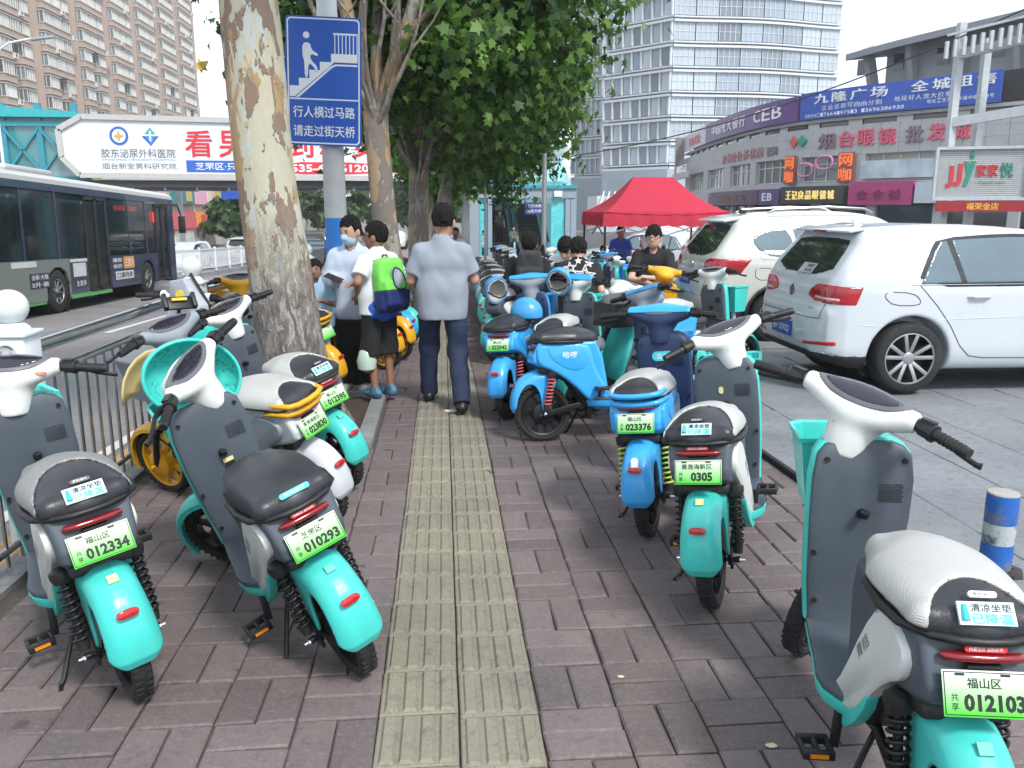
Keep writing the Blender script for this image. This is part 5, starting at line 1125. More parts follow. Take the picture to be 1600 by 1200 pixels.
def golf():
    o = empty('hatchback_car', (4.10, 7.82, 0), label='white hatchback with a blue plate parked nearest the sidewalk', cat='car', group='white cars parked in the court')
    side = smooth_poly([(-.70, .27), (-.79, .36), (-.815, .58), (-.79, .74), (-.735, .80), (-.715, .93), (-.675, 1.03), (-.40, 1.40), (-.42, 1.445), (-.15, 1.465), (.5, 1.488), (1.1, 1.455), (1.35, 1.40), (2.05, 1.0), (2.75, .90), (3.2, .76), (3.42, .55), (3.44, .3), (3.3, .2), (1.5, .19), (-.4, .2)], 1)
    f = car_sdf(side, [(-.9, .30), (-.80, .62), (-.72, .765), (-.58, .84), (-.3, .885), (0, .898), (2.6, .898), (3.0, .85), (3.3, .68), (3.5, .3)], [(.15, .80), (.22, .86), (.42, .895), (.68, .905), (.90, .893), (1.0, .872), (1.08, .825), (1.36, .70), (1.44, .62), (1.52, .35)], 2.63, .32, .375)
    place(surf(f, (-.95, -1.0, .12), (3.6, 1.0, 1.56), .021, 'body', CARW), 'body', o)
    L0, H0 = (-.95, -1.0, .15), (3.6, 1.0, 1.56)
    DL = [[(.055, .975), (.20, 1.24), (.27, 1.335), (.33, 1.345), (.425, .98)], [(.465, .98), (.375, 1.35), (.9, 1.372), (1.16, 1.37), (1.19, .985)], [(1.27, .985), (1.235, 1.368), (1.42, 1.31), (2.0, .99)]]
    for s in (-1, 1):
        fr = smooth_poly([(.0, .945), (.17, 1.26), (.25, 1.365), (.9, 1.405), (1.28, 1.395), (1.5, 1.33), (2.1, .965), (1.2, .955)], 1)
        conform(f, .004, lambda P: np.maximum(inside(fr, 'y')(P), .3-s*P[:, 1]), (-.1, min(.5*s, s), .9), (2.2, max(.5*s, s), 1.45), .011, 'window_surround', GAP, o)
        for q in DL: conform(f, .009, lambda P: np.maximum(inside(q, 'y')(P), .3-s*P[:, 1]), (q[0][0]-.1 if q[0][0] < 1 else 1.15, min(.5*s, s), .9), (max(p[0] for p in q)+.08, max(.5*s, s), 1.45), .012, 'side_window', TINT2, o)
    for s in (-1,):
        gap_line(f, [(-.02, .968), (1.0, .972), (2.1, .965)], s, o, 'belt_trim', .005, CHROME)
        gap_line(f, [(.05, .96), (.22, .78), (.36, .60), (.46, .43), (.56, .335), (.70, .315), (1.22, .31), (1.24, .6), (1.23, .96)], s, o); gap_line(f, [(1.25, .96), (1.25, .31), (2.2, .31), (2.28, .62), (2.12, .97)], s, o)
        gap_line(f, smooth_poly([(-.25, .91), (-.02, .90), (.06, .84), (.05, .79), (-.18, .79), (-.27, .86)], 1)+[(-.245, .90)], s, o, 'fuel_flap')
        gap_line(f, [(-.45, .62), (-.2, .60), (.3, .665), (1.2, .69), (2.3, .69)], s, o, 'body_crease', .003, CARW)
        for x in (.60, 1.55):
            p = on_side(f, x, .86, s); mb = MB(); mb.tube([p+np.array([-.11, s*.0, 0]), p+np.array([-.08, s*.03, .004]), p+np.array([.06, s*.032, .004]), p+np.array([.10, s*.0, 0])], [.008, .014, .014, .010], 8); mb.obj('door_handle', CARW, o)
    rw = smooth_poly([(-.62, 1.015), (.62, 1.015), (.555, 1.30), (.50, 1.355), (-.50, 1.355), (-.555, 1.30)], 1)
    conform(f, .004, lambda P: np.maximum(sd_poly(P[:, 1], P[:, 2], rw), P[:, 0]+.25), (-.9, -.75, .95), (-.2, .75, 1.45), .013, 'rear_window', TINT, o)
    st = MB(); c = on_rear(f, -.12, 1.075); m4 = frame4((c[0]-.012, -.12, 1.075), (0, -1, 0), (.6, 0, .8)); sk = MB().box((0, 0, 0), (.28, .003, .11)).obj('window_sticker', M('sticker_clear', (.35, .36, .37), .4), o, smooth=0); sk.matrix_local = m4
    lettering('BABY', BLACK_PRINT, sk, Matrix.Translation((.05, -.003, .025)), w=.14, h=.035, bold=.03); lettering('IN CAR', BLACK_PRINT, sk, Matrix.Translation((.05, -.003, -.025)), w=.15, h=.035, bold=.03)
    tl = smooth_poly([(.33, .855), (.42, .815), (.66, .795), (1.0, .79), (1.0, .93), (.80, .955), (.55, .965), (.42, .94)], 1)
    pair(f, .006, lambda P: np.maximum(np.maximum(inside(tl, 'x')(P), P[:, 0]+.46+.35*(.93-P[:, 2])), -P[:, 1]*0-1), (-.9, -.98, .75), (-.3, .98, 1.0), .012, 'tail_lamp', TAILR, o)
    tc = [(.50, .83), (.80, .82), (.80, .845), (.50, .855)]
    pair(f, .009, lambda P: np.maximum(inside(tc, 'x')(P), P[:, 0]+.55), (-.9, -.9, .78), (-.4, .9, .9), .009, 'reversing_lamp', TAILC, o)
    rf = [(.42, .40), (.80, .43), (.80, .465), (.45, .43)]
    pair(f, .005, lambda P: np.maximum(inside(rf, 'x')(P), P[:, 0]+.3), (-.95, -.9, .36), (-.3, .9, .5), .009, 'rear_reflector', REDL, o)
    vl = [(-1, .15), (1, .15), (1, .33), (.6, .36), (-.6, .36), (-1, .33)]
    conform(f, .004, lambda P: np.maximum(sd_poly(P[:, 1], P[:, 2], vl), P[:, 0]+.33), (-.95, -1, .14), (-.2, 1, .42), .016, 'rear_valance', GAP, o)
    gap_line(f, [(-.70, .80), (-.66, .66), (-.5, .655), (.5, .655), (.66, .66), (.70, .80)], 0, o, 'tailgate_line', .0035, rear=True)
    gap_line(f, [(-.5, .345), (-.8, .36)], 0, o, 'valance_trim', .006, CHROME, rear=True); gap_line(f, [(.8, .36), (-.8, .345)], 0, o, 'valance_trim', .005, CHROME, rear=True)
    sp = MB(); sp.rings([[(-.36, -.60, 1.43), (-.36, .60, 1.43), (-.36, .60, 1.455), (-.36, -.60, 1.455)], [(-.50, -.585, 1.405), (-.50, .585, 1.405), (-.50, .585, 1.425), (-.50, -.585, 1.425)]]); spo = sp.obj('spoiler', CARW, o, bevel=.008); MB().box((-.503, 0, 1.414), (.008, .26, .02)).obj('brake_lamp', DREDL, spo, smooth=0)
    c = on_rear(f, 0, .855); m4 = frame4((c[0]-.006, 0, .86), (0, -1, 0), (.12, 0, 1)); mb = MB(); mb.lathe([(.058, -.006), (.058, .004)], 26, axis='Y', cap=False); mb.lathe([(.058, -.006), (.047, -.006)], 26, axis='Y', cap=False)
    em = mb.obj('badge', CHROME, o); em.matrix_local = m4; MB().lathe([(.047, -.002), (0, -.002)], 24, axis='Y', cap=False).obj('badge_field', GAP, em); lettering('V', CHROME, em, Matrix.Translation((0, -.007, .021)), w=.05, h=.04, bold=.01); lettering('W', CHROME, em, Matrix.Translation((0, -.007, -.018)), w=.075, h=.045, bold=.01)
    c = on_rear(f, 0, .50); m4 = frame4((c[0]-.012, 0, .505), (0, -1, 0), (.06, 0, 1)); pl = MB().box((0, 0, 0), (.44, .012, .14)).obj('license_plate', PLB, o, bevel=.003); pl.matrix_local = m4; lettering('鲁F·U592Q', WHITE_PRINT, pl, Matrix.Translation((0, -.008, 0)), w=.38, h=.085, bold=.015)
    c = on_rear(f, -.52, .735); lettering('GOLF', CHROME, o, frame4((c[0]-.004, -.53, .745), (-.1, -1, 0), (.1, 0, 1)), w=.11, h=.022, bold=.02)
    for x in (0, 2.63):
        for s in (-1, 1): car_wheel(o, x, s*.785, .318, .205, s)
    for x in (0, 2.63): MB().lathe([(.365, -.62), (.365, .62)], 24, (x, 0, .33), 'Y', cap=False).obj('wheel_well', BLACKP, o)
    MB().box((1.3, 0, .35), (3.9, 1.2, .2)).obj('underbody', BLACKP, o, smooth=0)
    ah = MB(); ah.prism([(-.05, 0), (.05, 0), (-.06, .075), (-.075, .07)], -.012, .012, 'Y'); a = ah.obj('antenna', CARW, o, bevel=.004); a.location = (-.12, 0, 1.455)
    return o
def suv():
    o = empty('suv_car', (4.28, 11.25, gz(11.2)), label='pearl white crossover with roof rails parked behind the hatchback', cat='car', group='white cars parked in the court')
    side = smooth_poly([(-.80, .34), (-.93, .42), (-.985, .62), (-.97, .78), (-.90, .86), (-.875, 1.04), (-.83, 1.12), (-.50, 1.555), (-.52, 1.61), (-.2, 1.665), (.6, 1.705), (1.2, 1.675), (1.5, 1.60), (2.2, 1.13), (2.95, 1.02), (3.4, .85), (3.58, .6), (3.58, .38), (3.4, .24), (1.5, .24), (-.4, .26)], 1)
    f = car_sdf(side, [(-1.1, .30), (-.97, .64), (-.88, .79), (-.70, .87), (-.3, .905), (0, .912), (2.7, .912), (3.1, .85), (3.4, .66), (3.7, .3)], [(.2, .80), (.30, .87), (.5, .905), (.80, .915), (1.0, .905), (1.12, .87), (1.2, .82), (1.5, .70), (1.6, .60), (1.75, .3)], 2.705, .345, .42)
    place(surf(f, (-1.1, -1.02, .18), (3.75, 1.02, 1.78), .024, 'body', CARP), 'body', o)
    for s in (-1, 1):
        DL = [smooth_poly([(-.36, 1.33), (-.22, 1.14), (.10, 1.10), (.22, 1.10), (.16, 1.45), (-.05, 1.47), (-.25, 1.42)], 1), [(.27, 1.10), (.20, 1.47), (.9, 1.55), (1.28, 1.53), (1.30, 1.12)], [(1.36, 1.12), (1.34, 1.52), (1.55, 1.46), (2.12, 1.13)]]
        for q in DL: conform(f, .005, lambda P: np.maximum(inside(q, 'y')(P), .3-s*P[:, 1]), (min(p[0] for p in q)-.06, min(.5*s, s), 1.0), (max(p[0] for p in q)+.06, max(.5*s, s), 1.62), .015, 'side_window', TINT2, o)
        MB().tube([(-.1, s*.60, 1.665), (.0, s*.605, 1.71), (.7, s*.60, 1.745), (1.2, s*.585, 1.72), (1.32, s*.57, 1.67)], [.012, .017, .017, .017, .012], 8).obj('roof_rail', ALLOY, o)
    s = -1
    gap_line(f, [(-.40, 1.34), (-.23, 1.10), (.12, 1.075), (1.0, 1.08), (2.2, 1.10)], s, o, 'belt_trim', .007, CHROME); gap_line(f, [(-.40, 1.34), (-.24, 1.455), (.2, 1.525), (.9, 1.585), (1.3, 1.575)], s, o, 'belt_trim', .006, CHROME)
    gap_line(f, [(.22, 1.07), (.18, .85), (.34, .62), (.50, .42), (.6, .40), (1.28, .40), (1.30, 1.08)], s, o); gap_line(f, smooth_poly([(-.32, .98), (-.08, .98), (-.07, .83), (-.31, .83)], 1)+[(-.3, .97)], s, o, 'fuel_flap')
    rw = smooth_poly([(-.66, 1.10), (.66, 1.10), (.58, 1.44), (.52, 1.53), (-.52, 1.53), (-.58, 1.44)], 1); conform(f, .004, lambda P: np.maximum(sd_poly(P[:, 1], P[:, 2], rw), P[:, 0]+.38), (-1.05, -.8, 1.02), (-.3, .8, 1.62), .016, 'rear_window', TINT, o)
    tl = smooth_poly([(.50, 1.02), (.58, .93), (.78, .90), (1.0, .90), (1.0, 1.06), (.82, 1.10), (.62, 1.10)], 1); pair(f, .008, lambda P: np.maximum(inside(tl, 'x')(P), P[:, 0]+.40+.8*(1.04-P[:, 2])), (-1.05, -1, .85), (-.2, 1, 1.16), .014, 'tail_lamp', TAILR, o)
    tc = [(.60, .915), (.86, .90), (.86, .96), (.60, .97)]; pair(f, .012, lambda P: np.maximum(inside(tc, 'x')(P), P[:, 0]+.55), (-1.05, -1, .86), (-.4, 1, 1.02), .012, 'reversing_lamp', TAILC, o)
    vl = [(-1.1, .2), (1.1, .2), (1.1, .46), (.7, .44), (-.7, .44), (-1.1, .46)]; conform(f, .004, lambda P: np.maximum(sd_poly(P[:, 1], P[:, 2], vl), P[:, 0]+.40), (-1.1, -1, .18), (-.3, 1, .5), .02, 'rear_valance', GAP, o)
    gap_line(f, [(-.72, .90), (-.64, .62), (.64, .62), (.72, .90)], 0, o, 'tailgate_line', .004, rear=True)
    sp = MB(); sp.rings([[(-.45, -.60, 1.58), (-.45, .60, 1.58), (-.45, .60, 1.62), (-.45, -.60, 1.62)], [(-.66, -.58, 1.545), (-.66, .58, 1.545), (-.66, .58, 1.57), (-.66, -.58, 1.57)]]); sp.obj('spoiler', CARP, o, bevel=.01)
    c = on_rear(f, .0, .80); m4 = frame4((c[0]-.03, .0, .80), (0, -1, 0), (.06, 0, 1)); pl = MB().box((0, 0, 0), (.44, .012, .14)).obj('license_plate', PLB, o, bevel=.003); pl.matrix_local = m4; lettering('鲁F·3Z50J', WHITE_PRINT, pl, Matrix.Translation((0, -.008, 0)), w=.38, h=.085, bold=.015)
    c = on_rear(f, 0, .98); mb = MB(); mb.lathe([(.062, -.006), (.062, .004)], 24, axis='Y', cap=False); mb.lathe([(.062, -.006), (.048, -.006)], 24, axis='Y', cap=False); mb.box((0, -.004, 0), (.15, .006, .022)); em = mb.obj('badge', CHROME, o); em.matrix_local = frame4((c[0]-.006, 0, .985), (0, -1, 0), (.1, 0, 1))
    for x in (0, 2.705):
        for s in (-1, 1): car_wheel(o, x, s*.79, .345, .215, s)
        MB().lathe([(.41, -.62), (.41, .62)], 24, (x, 0, .36), 'Y', cap=False).obj('wheel_well', BLACKP, o)
        for s in (-1, 1):
            mb = MB(); pts = [(x+.425*math.cos(R(a)), s*.905, .345+.425*math.sin(R(a))) for a in range(-12, 193, 8)]; mb.tube(pts, .028, 6, flat=.7); mb.obj('arch_trim', BLACKP, o)
    MB().box((1.3, 0, .42), (4.0, 1.2, .2)).obj('underbody', BLACKP, o, smooth=0)
    ah = MB(); ah.prism([(-.05, 0), (.06, 0), (-.07, .08), (-.085, .075)], -.012, .012, 'Y'); a = ah.obj('antenna', BLACKP, o, bevel=.004); a.location = (-.2, 0, 1.655)
    return o
gcar = golf(); scar = suv()
def car_copy(src, x, y, rz, label, swap=None):
    c = copy_tree(src); c.location = (x, y, gz(y)); c.rotation_euler = (0, 0, R(rz)); c['label'] = label; return c
car_copy(gcar, 8.2, 15.2, 180, 'white car seen over the hatchback roof on the right'); car_copy(gcar, 7.0, 24.5, 172, 'white car facing the tent from behind'); car_copy(scar, 7.2, 21.0, 10, 'white crossover half hidden right of the red tent'); car_copy(scar, 8.8, 28, 185, 'white crossover farther back behind the tent')
# cars far along the road
for (x, y, rz, l, s) in ((-13.2, 46, -90, 'white car waiting beyond the median rail', gcar), (-4.6, 66, -90, 'pale car far ahead beyond the black van', gcar), (-12.8, 55, 90, 'white crossover farther beyond the median rail', scar), (-4.2, 80, -90, 'tiny white crossover far down the road', scar)):
    c = car_copy(s, x, y, rz, l); c.location.z = rz_(y); c['group'] = 'cars on the far road'
def van():
    o = empty('van', (-5.3, 34.5, rz_(34.5)), label='black people carrier driving away beside the trunk', cat='van', rz=R(90))
    side = smooth_poly([(-.9, .35), (-1.0, .6), (-.98, 1.0), (-.85, 1.78), (-.6, 1.92), (1.5, 1.93), (2.2, 1.8), (2.9, 1.2), (3.6, 1.05), (3.85, .8), (3.85, .4), (3.6, .25), (-.5, .28)], 1)
    f = car_sdf(side, [(-1.1, .6), (-.9, .88), (-.5, .94), (3.0, .94), (3.5, .85), (3.9, .5)], [(.2, .85), (.5, .93), (1.05, .94), (1.2, .90), (1.7, .78), (1.95, .6)], 3.0, .33, .40)
    place(surf(f, (-1.2, -1.02, .2), (4.0, 1.02, 2.0), .035, 'body', CARK), 'body', o)
    rw = smooth_poly([(-.72, 1.15), (.72, 1.15), (.62, 1.7), (-.62, 1.7)], 1); conform(f, .008, lambda P: np.maximum(sd_poly(P[:, 1], P[:, 2], rw), P[:, 0]+.6), (-1.2, -.9, 1.0), (-.4, .9, 1.85), .03, 'rear_window', TINT2, o)
    for s in (-1, 1):
        for q in ([(-.6, 1.2), (-.5, 1.7), (.5, 1.74), (.55, 1.2)], [(.62, 1.2), (.6, 1.74), (1.5, 1.74), (1.55, 1.2)], [(1.62, 1.2), (1.58, 1.72), (2.1, 1.6), (2.7, 1.2)]): conform(f, .008, lambda P: np.maximum(inside(q, 'y')(P), .3-s*P[:, 1]), (q[0][0]-.1, min(.4*s, 1.02*s), 1.1), (q[3][0]+.1, max(.4*s, 1.02*s), 1.85), .028, 'side_window', TINT2, o)
        tl = [(.74, .9), (.95, .9), (.95, 1.3), (.8, 1.3)]
        MB().box((2.55, s*1.03, 1.2), (.12, .2, .16)).obj('mirror', CARK, o, bevel=.02)
    pair(f, .008, lambda P: np.maximum(inside([(.74, .9), (1, .9), (1, 1.35), (.8, 1.35)], 'x')(P), P[:, 0]+.8), (-1.2, -1, .85), (-.6, 1, 1.4), .025, 'tail_lamp', TAILR, o)
    MB().box((-1.0, 0, .72), (.03, .44, .14)).obj('license_plate', PLB, o, smooth=0)
    for x in (0, 3.0):
        for s in (-1, 1): car_wheel(o, x, s*.82, .33, .22, s, 8)
van()
# ---- city bus
def bus():
    o = empty('city_bus', (-9.95, 16.4, rz_(22.3)+.0), label='dark city bus with grey and navy side panels passing on the road', cat='bus', rx=-math.atan(.031)); o.location.z = rz_(16.4)
    # local: +y forward, +x the kerb side
    W2, Ln, Hh = 1.24, 11.9, 3.12
    GREYB = M('bus_grey', (.17, .205, .18), .4, var=.05, coat=.3, dirt=.2, dcol=(.15, .15, .14), dscale=2); NAVYB = M('bus_navy', (.020, .035, .075), .3, var=.08, coat=.4); GREENB = M('bus_green', (.10, .38, .12), .4, var=.06); ROOFW = M('bus_roof_white', (.45, .46, .45), .4, var=.05)
    BGL = M('bus_glass', (.012, .018, .02), .05, var=.1, alpha=.72, spec=.5)
    zb, zw, zt = .32, 1.22, 2.72
    def panel(y0, y1, z0, z1, mat, name, x=W2, th=.06): return MB().box((x-th/2, (y0+y1)/2, (z0+z1)/2), (th, y1-y0, z1-z0)).obj(name, mat, o, smooth=0)
    # lower side, with wheel arches left open
    arch = lambda yc: [(yc-.62, .32), (yc-.60, .62), (yc-.42, .92), (yc-.15, 1.04), (yc+.15, 1.04), (yc+.42, .92), (yc+.60, .62), (yc+.62, .32)]
    mb = MB(); mb.prism([(.03, .32)]+arch(3.35)[:0]+[(2.73, .32)]+arch(3.35)[1:-1]+[(3.62+.35, .32), (3.97, zw), (3.55, zw), (.03, zw)], W2-.06, W2, 'X'); mb.obj('grey_panel', GREYB, o, smooth=0)
    mb = MB(); mb.prism([(3.98, .40), (5.0, .40), (5.0, zw), (3.98, zw)], W2-.06, W2, 'X'); mb.obj('navy_panel', NAVYB, o, smooth=0)
    mb = MB(); mb.prism([(6.42, .40), (8.6, .40)]+arch(9.2)[1:-1]+[(9.82, .40), (10.1, .40), (10.1, zw), (6.42, zw)], W2-.06, W2, 'X'); mb.obj('navy_panel', NAVYB, o, smooth=0)
    panel(4.0, 6.4, .28, .40, GREENB, 'skirt', W2-.01); panel(.03, 2.7, .26, .325, GREENB, 'skirt', W2-.01); panel(0, .5, .3, 1.2, GREENB, 'rear_corner', W2+.004)
    for y0, y1 in ((11.35, 11.86), (.02, .2)): panel(y0, y1, .35, 2.7, NAVYB, 'corner_pillar')
    panel(.02, Ln-.04, zt, zt+.16, NAVYB, 'cant_rail')
    # roof
    mb = MB(); prof = [(-W2, zt+.15), (-W2+.02, zt+.26), (-1.05, zt+.36), (0, zt+.40), (1.05, zt+.36), (W2-.02, zt+.26), (W2, zt+.15)]
    mb.rings([[(x, y, z) for x, z in prof] for y in (0, Ln)]); mb.obj('roof', ROOFW, o, smooth=40)
    MB().box((.1, 3.4, zt+.45), (1.5, 2.2, .16)).obj('air_conditioning_box', ROOFW, o, bevel=.08)
    # windows and pillars
    ws = [(.22, 1.9), (1.98, 3.5), (3.58, 4.95), (6.45, 7.95), (8.02, 9.3), (9.36, 10.02)]
    for a, b in ws: MB().box((W2-.03, (a+b)/2, (zw+zt)/2), (.012, b-a, zt-zw-.03)).obj('side_window', BGL, o, smooth=0)
    for y in (.2, 1.94, 3.54, 6.42, 7.98, 9.33): panel(y-.04, y+.04, zw, zt, NAVYB, 'window_pillar', W2-.015)
    # doors
    for y0, y1 in ((5.03, 6.38), (10.14, 11.3)):
        for k in range(2):
            a = y0+(y1-y0)*k/2; b = y0+(y1-y0)*(k+1)/2; d = MB(); 
            for c, s in (((W2-.02, a+.04, 1.53), (.04, .06, 2.3)), ((W2-.02, b-.04, 1.53), (.04, .06, 2.3)), ((W2-.02, (a+b)/2, .42), (.04, b-a-.02, .08)), ((W2-.02, (a+b)/2, 2.66), (.04, b-a-.02, .08))): d.box(c, s)
            dd = d.obj('door', BLACKP, o, smooth=0); MB().box((W2-.03, (a+b)/2, 1.53), (.012, b-a-.12, 2.1)).obj('door_pane', BGL, dd, smooth=0)
    # far side, ends, floor
    MB().box((-W2, Ln/2, .78), (.06, Ln, .92)).obj('far_side_panel', NAVYB, o, smooth=0); MB().box((-W2, Ln/2, 2.0), (.02, Ln, 1.45)).obj('far_side_window', BGL, o, smooth=0)
    for y in np.arange(.5, 11.6, 1.55): MB().box((-W2, y, 2.0), (.07, .08, 1.5)).obj('far_pillar', NAVYB, o, smooth=0)
    MB().box((0, .02, 1.5), (2.44, .06, 2.4)).obj('rear_wall', GREENB, o, smooth=0); MB().box((0, Ln-.05, .8), (2.44, .08, 1.0)).obj('front_panel', NAVYB, o, smooth=0); MB().box((0, Ln-.08, 2.0), (2.4, .02, 1.5)).obj('windscreen', BGL, o, smooth=0)
    MB().box((0, Ln/2, .42), (2.4, Ln-.2, .1)).obj('floor', BLACKP, o, smooth=0); MB().box((0, Ln/2, zt+.1), (2.3, Ln-.3, .04)).obj('ceiling_panel', M('bus_ceiling', (.05, .055, .055), .7), o, smooth=0)
    ST = M('seat_teal', (.03, .12, .13), .6)
    for i, y in enumerate((.9, 1.8, 2.7, 4.4, 7.0, 7.9, 8.7)):
        for x in (.75, -.75):
            s = MB(); s.box((x, y, .95), (.75, .45, .1)); s.box((x, y-.2, 1.35), (.75, .1, .75)); s.obj('seat', ST, o, bevel=.03)
    MB().box((W2-.2, 8.3, 2.50), (.05, 1.6, .13)).obj('route_display', lamp_mat('led_red', (.9, .02, .02), 2.0), o, smooth=0); MB().box((W2-.1, 10.2, 2.3), (.05, .5, .3)).obj('route_display', lamp_mat('led_red', (.9, .02, .02), 2.0), o, smooth=0)
    # posters on the side
    PW = M('poster_white', (.60, .62, .63), .5, var=.15, scale=12); PD = M('poster_navy', (.03, .04, .06), .5)
    def poster(y0, y1, z0, z1, m, t=None, tm=None, rows=1):
        p = MB().box((W2+.004, (y0+y1)/2, (z0+z1)/2), (.006, y1-y0, z1-z0)).obj('poster', m, o, smooth=0)
        if t:
            for i, q in enumerate(t):
                zz = z1-(z1-z0)*(i+.5)/len(t); lettering(q, tm, p, frame4((W2+.009, (y0+y1)/2, zz), (0, 1, 0), (0, 0, 1)), w=(y1-y0)*.86, h=(z1-z0)/len(t)*.68, bold=.02)
    poster(2.0, 2.9, .62, 1.0-.06, PD, ['全新·大瓶', '3升·装'], WHITE_PRINT); poster(1.3, 2.35, 1.08, 1.2, PW); poster(4.15, 4.85, .78, 1.1, PW, None, None); poster(4.2, 4.85, .52, .72, PD, ['生意多'], WHITE_PRINT)
    poster(6.5, 7.25, .86, 1.18, PD, ['爆款', '低价'], WHITE_PRINT); poster(7.32, 8.1, .86, 1.18, M('poster_orange', (.65, .30, .08), .5), ['三百六'], WHITE_PRINT); poster(6.7, 8.0, .58, .80, PW, ['口罩特卖'], BLACK_PRINT); poster(4.0, 4.95, 1.13, 1.2, PW)
    for y in (3.35, 9.2):
        for s in (-1, 1):
            w = car_wheel(o, s*1.08, y, .50, .28, 1, 8, .56); w.location = (s*1.08, y, .50); w.rotation_euler = (0, 0, R(-90 if s > 0 else 90))
        MB().lathe([(.6, -1.2), (.6, 1.2)], 20, (0, y, .48), 'X', cap=False).obj('wheel_well', BLACKP, o)
    mb = MB(); mb.tube([(W2-.1, Ln-.1, 2.75), (W2+.1, Ln+.15, 2.7), (W2+.18, Ln+.2, 2.4)], .03, 6); mb.box((W2+.2, Ln+.2, 2.1), (.2, .12, .55)); mb.obj('mirror', BLACKP, o, bevel=.02)
bus()
# ================================================================ shared electric bikes
TEAL = M('teal_plastic', (.055, .56, .50), .34, var=.07, dirt=.34, dcol=(.13, .30, .28), dscale=9, coat=.15)
BLUE = M('sky_blue_plastic', (.045, .36, .78), .32, var=.06, dirt=.14, dcol=(.06, .14, .22), dscale=7, coat=.2)
NAVY = M('navy_plastic', (.016, .03, .085), .42, var=.12, dirt=.15, dcol=(.08, .08, .09), dscale=6)
YELL = M('yellow_plastic', (.72, .37, .015), .36, var=.06, dirt=.18, dcol=(.22, .15, .06), dscale=7, coat=.15)
BWHITE = M('bike_white_plastic', (.70, .73, .70), .32, var=.04, dirt=.15, dcol=(.35, .34, .31), dscale=6, coat=.2)
GREYP = M('slate_grey_plastic', (.070, .088, .108), .46, var=.14, scale=5, dirt=.20, dcol=(.16, .165, .17), dscale=4, bump=.08, bscale=300)
LGREY = M('light_grey_plastic', (.25, .28, .32), .45, var=.08, dirt=.15)
SEATB = M('black_vinyl', (.028, .030, .035), .36, var=.12, scale=10, bump=.12, bscale=140)
DISP = M('display_glass', (.02, .018, .03), .1, var=.05, coat=.6)
DFRAME = M('display_frame', (.12, .12, .135), .4, var=.06)
GRNPRINT = M('sticker_green', (.10, .45, .36), .5, var=.05)
TEALPRINT = M('sticker_cyan', (.05, .55, .62), .5, var=.05)
REDPRINT = M('sticker_red', (.55, .03, .035), .5, var=.05)
YELPRINT = M('sticker_pale_yellow', (.70, .62, .30), .5, var=.05)
ORANGE = M('orange_print', (.75, .16, .04), .5, var=.04)
def mesh_weave(name, col, sc):
    m = M(name, col, .38, .35, var=.08, dirt=.12); N, L = m.node_tree.nodes, m.node_tree.links
    tc = N.new('ShaderNodeTexCoord'); v = N.new('ShaderNodeTexVoronoi'); v.inputs['Scale'].default_value = sc; v.inputs['Randomness'].default_value = .1
    mp = N.new('ShaderNodeMapping'); mp.inputs['Rotation'].default_value = (.4, .35, .78); L.new(tc.outputs['Object'], mp.inputs[0]); L.new(mp.outputs[0], v.inputs['Vector'])
    bp = N.new('ShaderNodeBump'); bp.inputs['Strength'].default_value = .55; bp.inputs['Distance'].default_value = .003; L.new(v.outputs['Distance'], bp.inputs['Height']); L.new(bp.outputs[0], N['Principled BSDF'].inputs['Normal'])
    return m
SILVERC = mesh_weave('silver_mesh_cover', (.56, .56, .54), 230)
SILVERD = mesh_weave('grey_mesh_cover', (.30, .30, .295), 230)
def plate_mat():
    m = bpy.data.materials.new('plate_green'); m.use_nodes = True; N, L = m.node_tree.nodes, m.node_tree.links; b = N['Principled BSDF']; b.inputs['Roughness'].default_value = .35
    tc = N.new('ShaderNodeTexCoord'); sp = N.new('ShaderNodeSeparateXYZ'); L.new(tc.outputs['Object'], sp.inputs[0])
    mr = N.new('ShaderNodeMapRange'); mr.inputs[1].default_value = -.042; mr.inputs[2].default_value = .044; L.new(sp.outputs[2], mr.inputs[0])
    mx = N.new('ShaderNodeMix'); mx.data_type = 'RGBA'; mx.inputs[6].default_value = (.09, .60, .05, 1); mx.inputs[7].default_value = (.66, .80, .60, 1); L.new(mr.outputs[0], mx.inputs[0]); L.new(mx.outputs[2], b.inputs['Base Color']); return m
PLATE = plate_mat()
STRIPES = {}
def stripe_mat(name, a, b_, sc):
    m = bpy.data.materials.new(name); m.use_nodes = True; N, L = m.node_tree.nodes, m.node_tree.links; b = N['Principled BSDF']; b.inputs['Roughness'].default_value = .4
    tc = N.new('ShaderNodeTexCoord'); w = N.new('ShaderNodeTexWave'); w.bands_direction = 'Z'; w.inputs['Scale'].default_value = sc; L.new(tc.outputs['Object'], w.inputs['Vector'])
    cr = N.new('ShaderNodeValToRGB'); cr.color_ramp.interpolation = 'CONSTANT'; cr.color_ramp.elements[0].color = (*a, 1); cr.color_ramp.elements[1].position = .5; cr.color_ramp.elements[1].color = (*b_, 1); L.new(w.outputs['Fac'], cr.inputs[0]); L.new(cr.outputs[0], b.inputs['Base Color']); return m
SPR_BLACK = BLACKM
SPR_RED = M('coral_spring', (.60, .10, .10), .4, var=.05)
SPR_YEL = M('lime_spring', (.55, .62, .10), .4, var=.05)
_G = {}
def geo(key, fn):
    if key not in _G: _G[key] = fn()
    return _G[key]
def tint(key, fn, mat):
    k = (key, mat.name)
    if k not in _G:
        base = geo(key, fn); me = base.copy(); me.materials.clear(); me.materials.append(mat); _G[k] = me
    return _G[k]
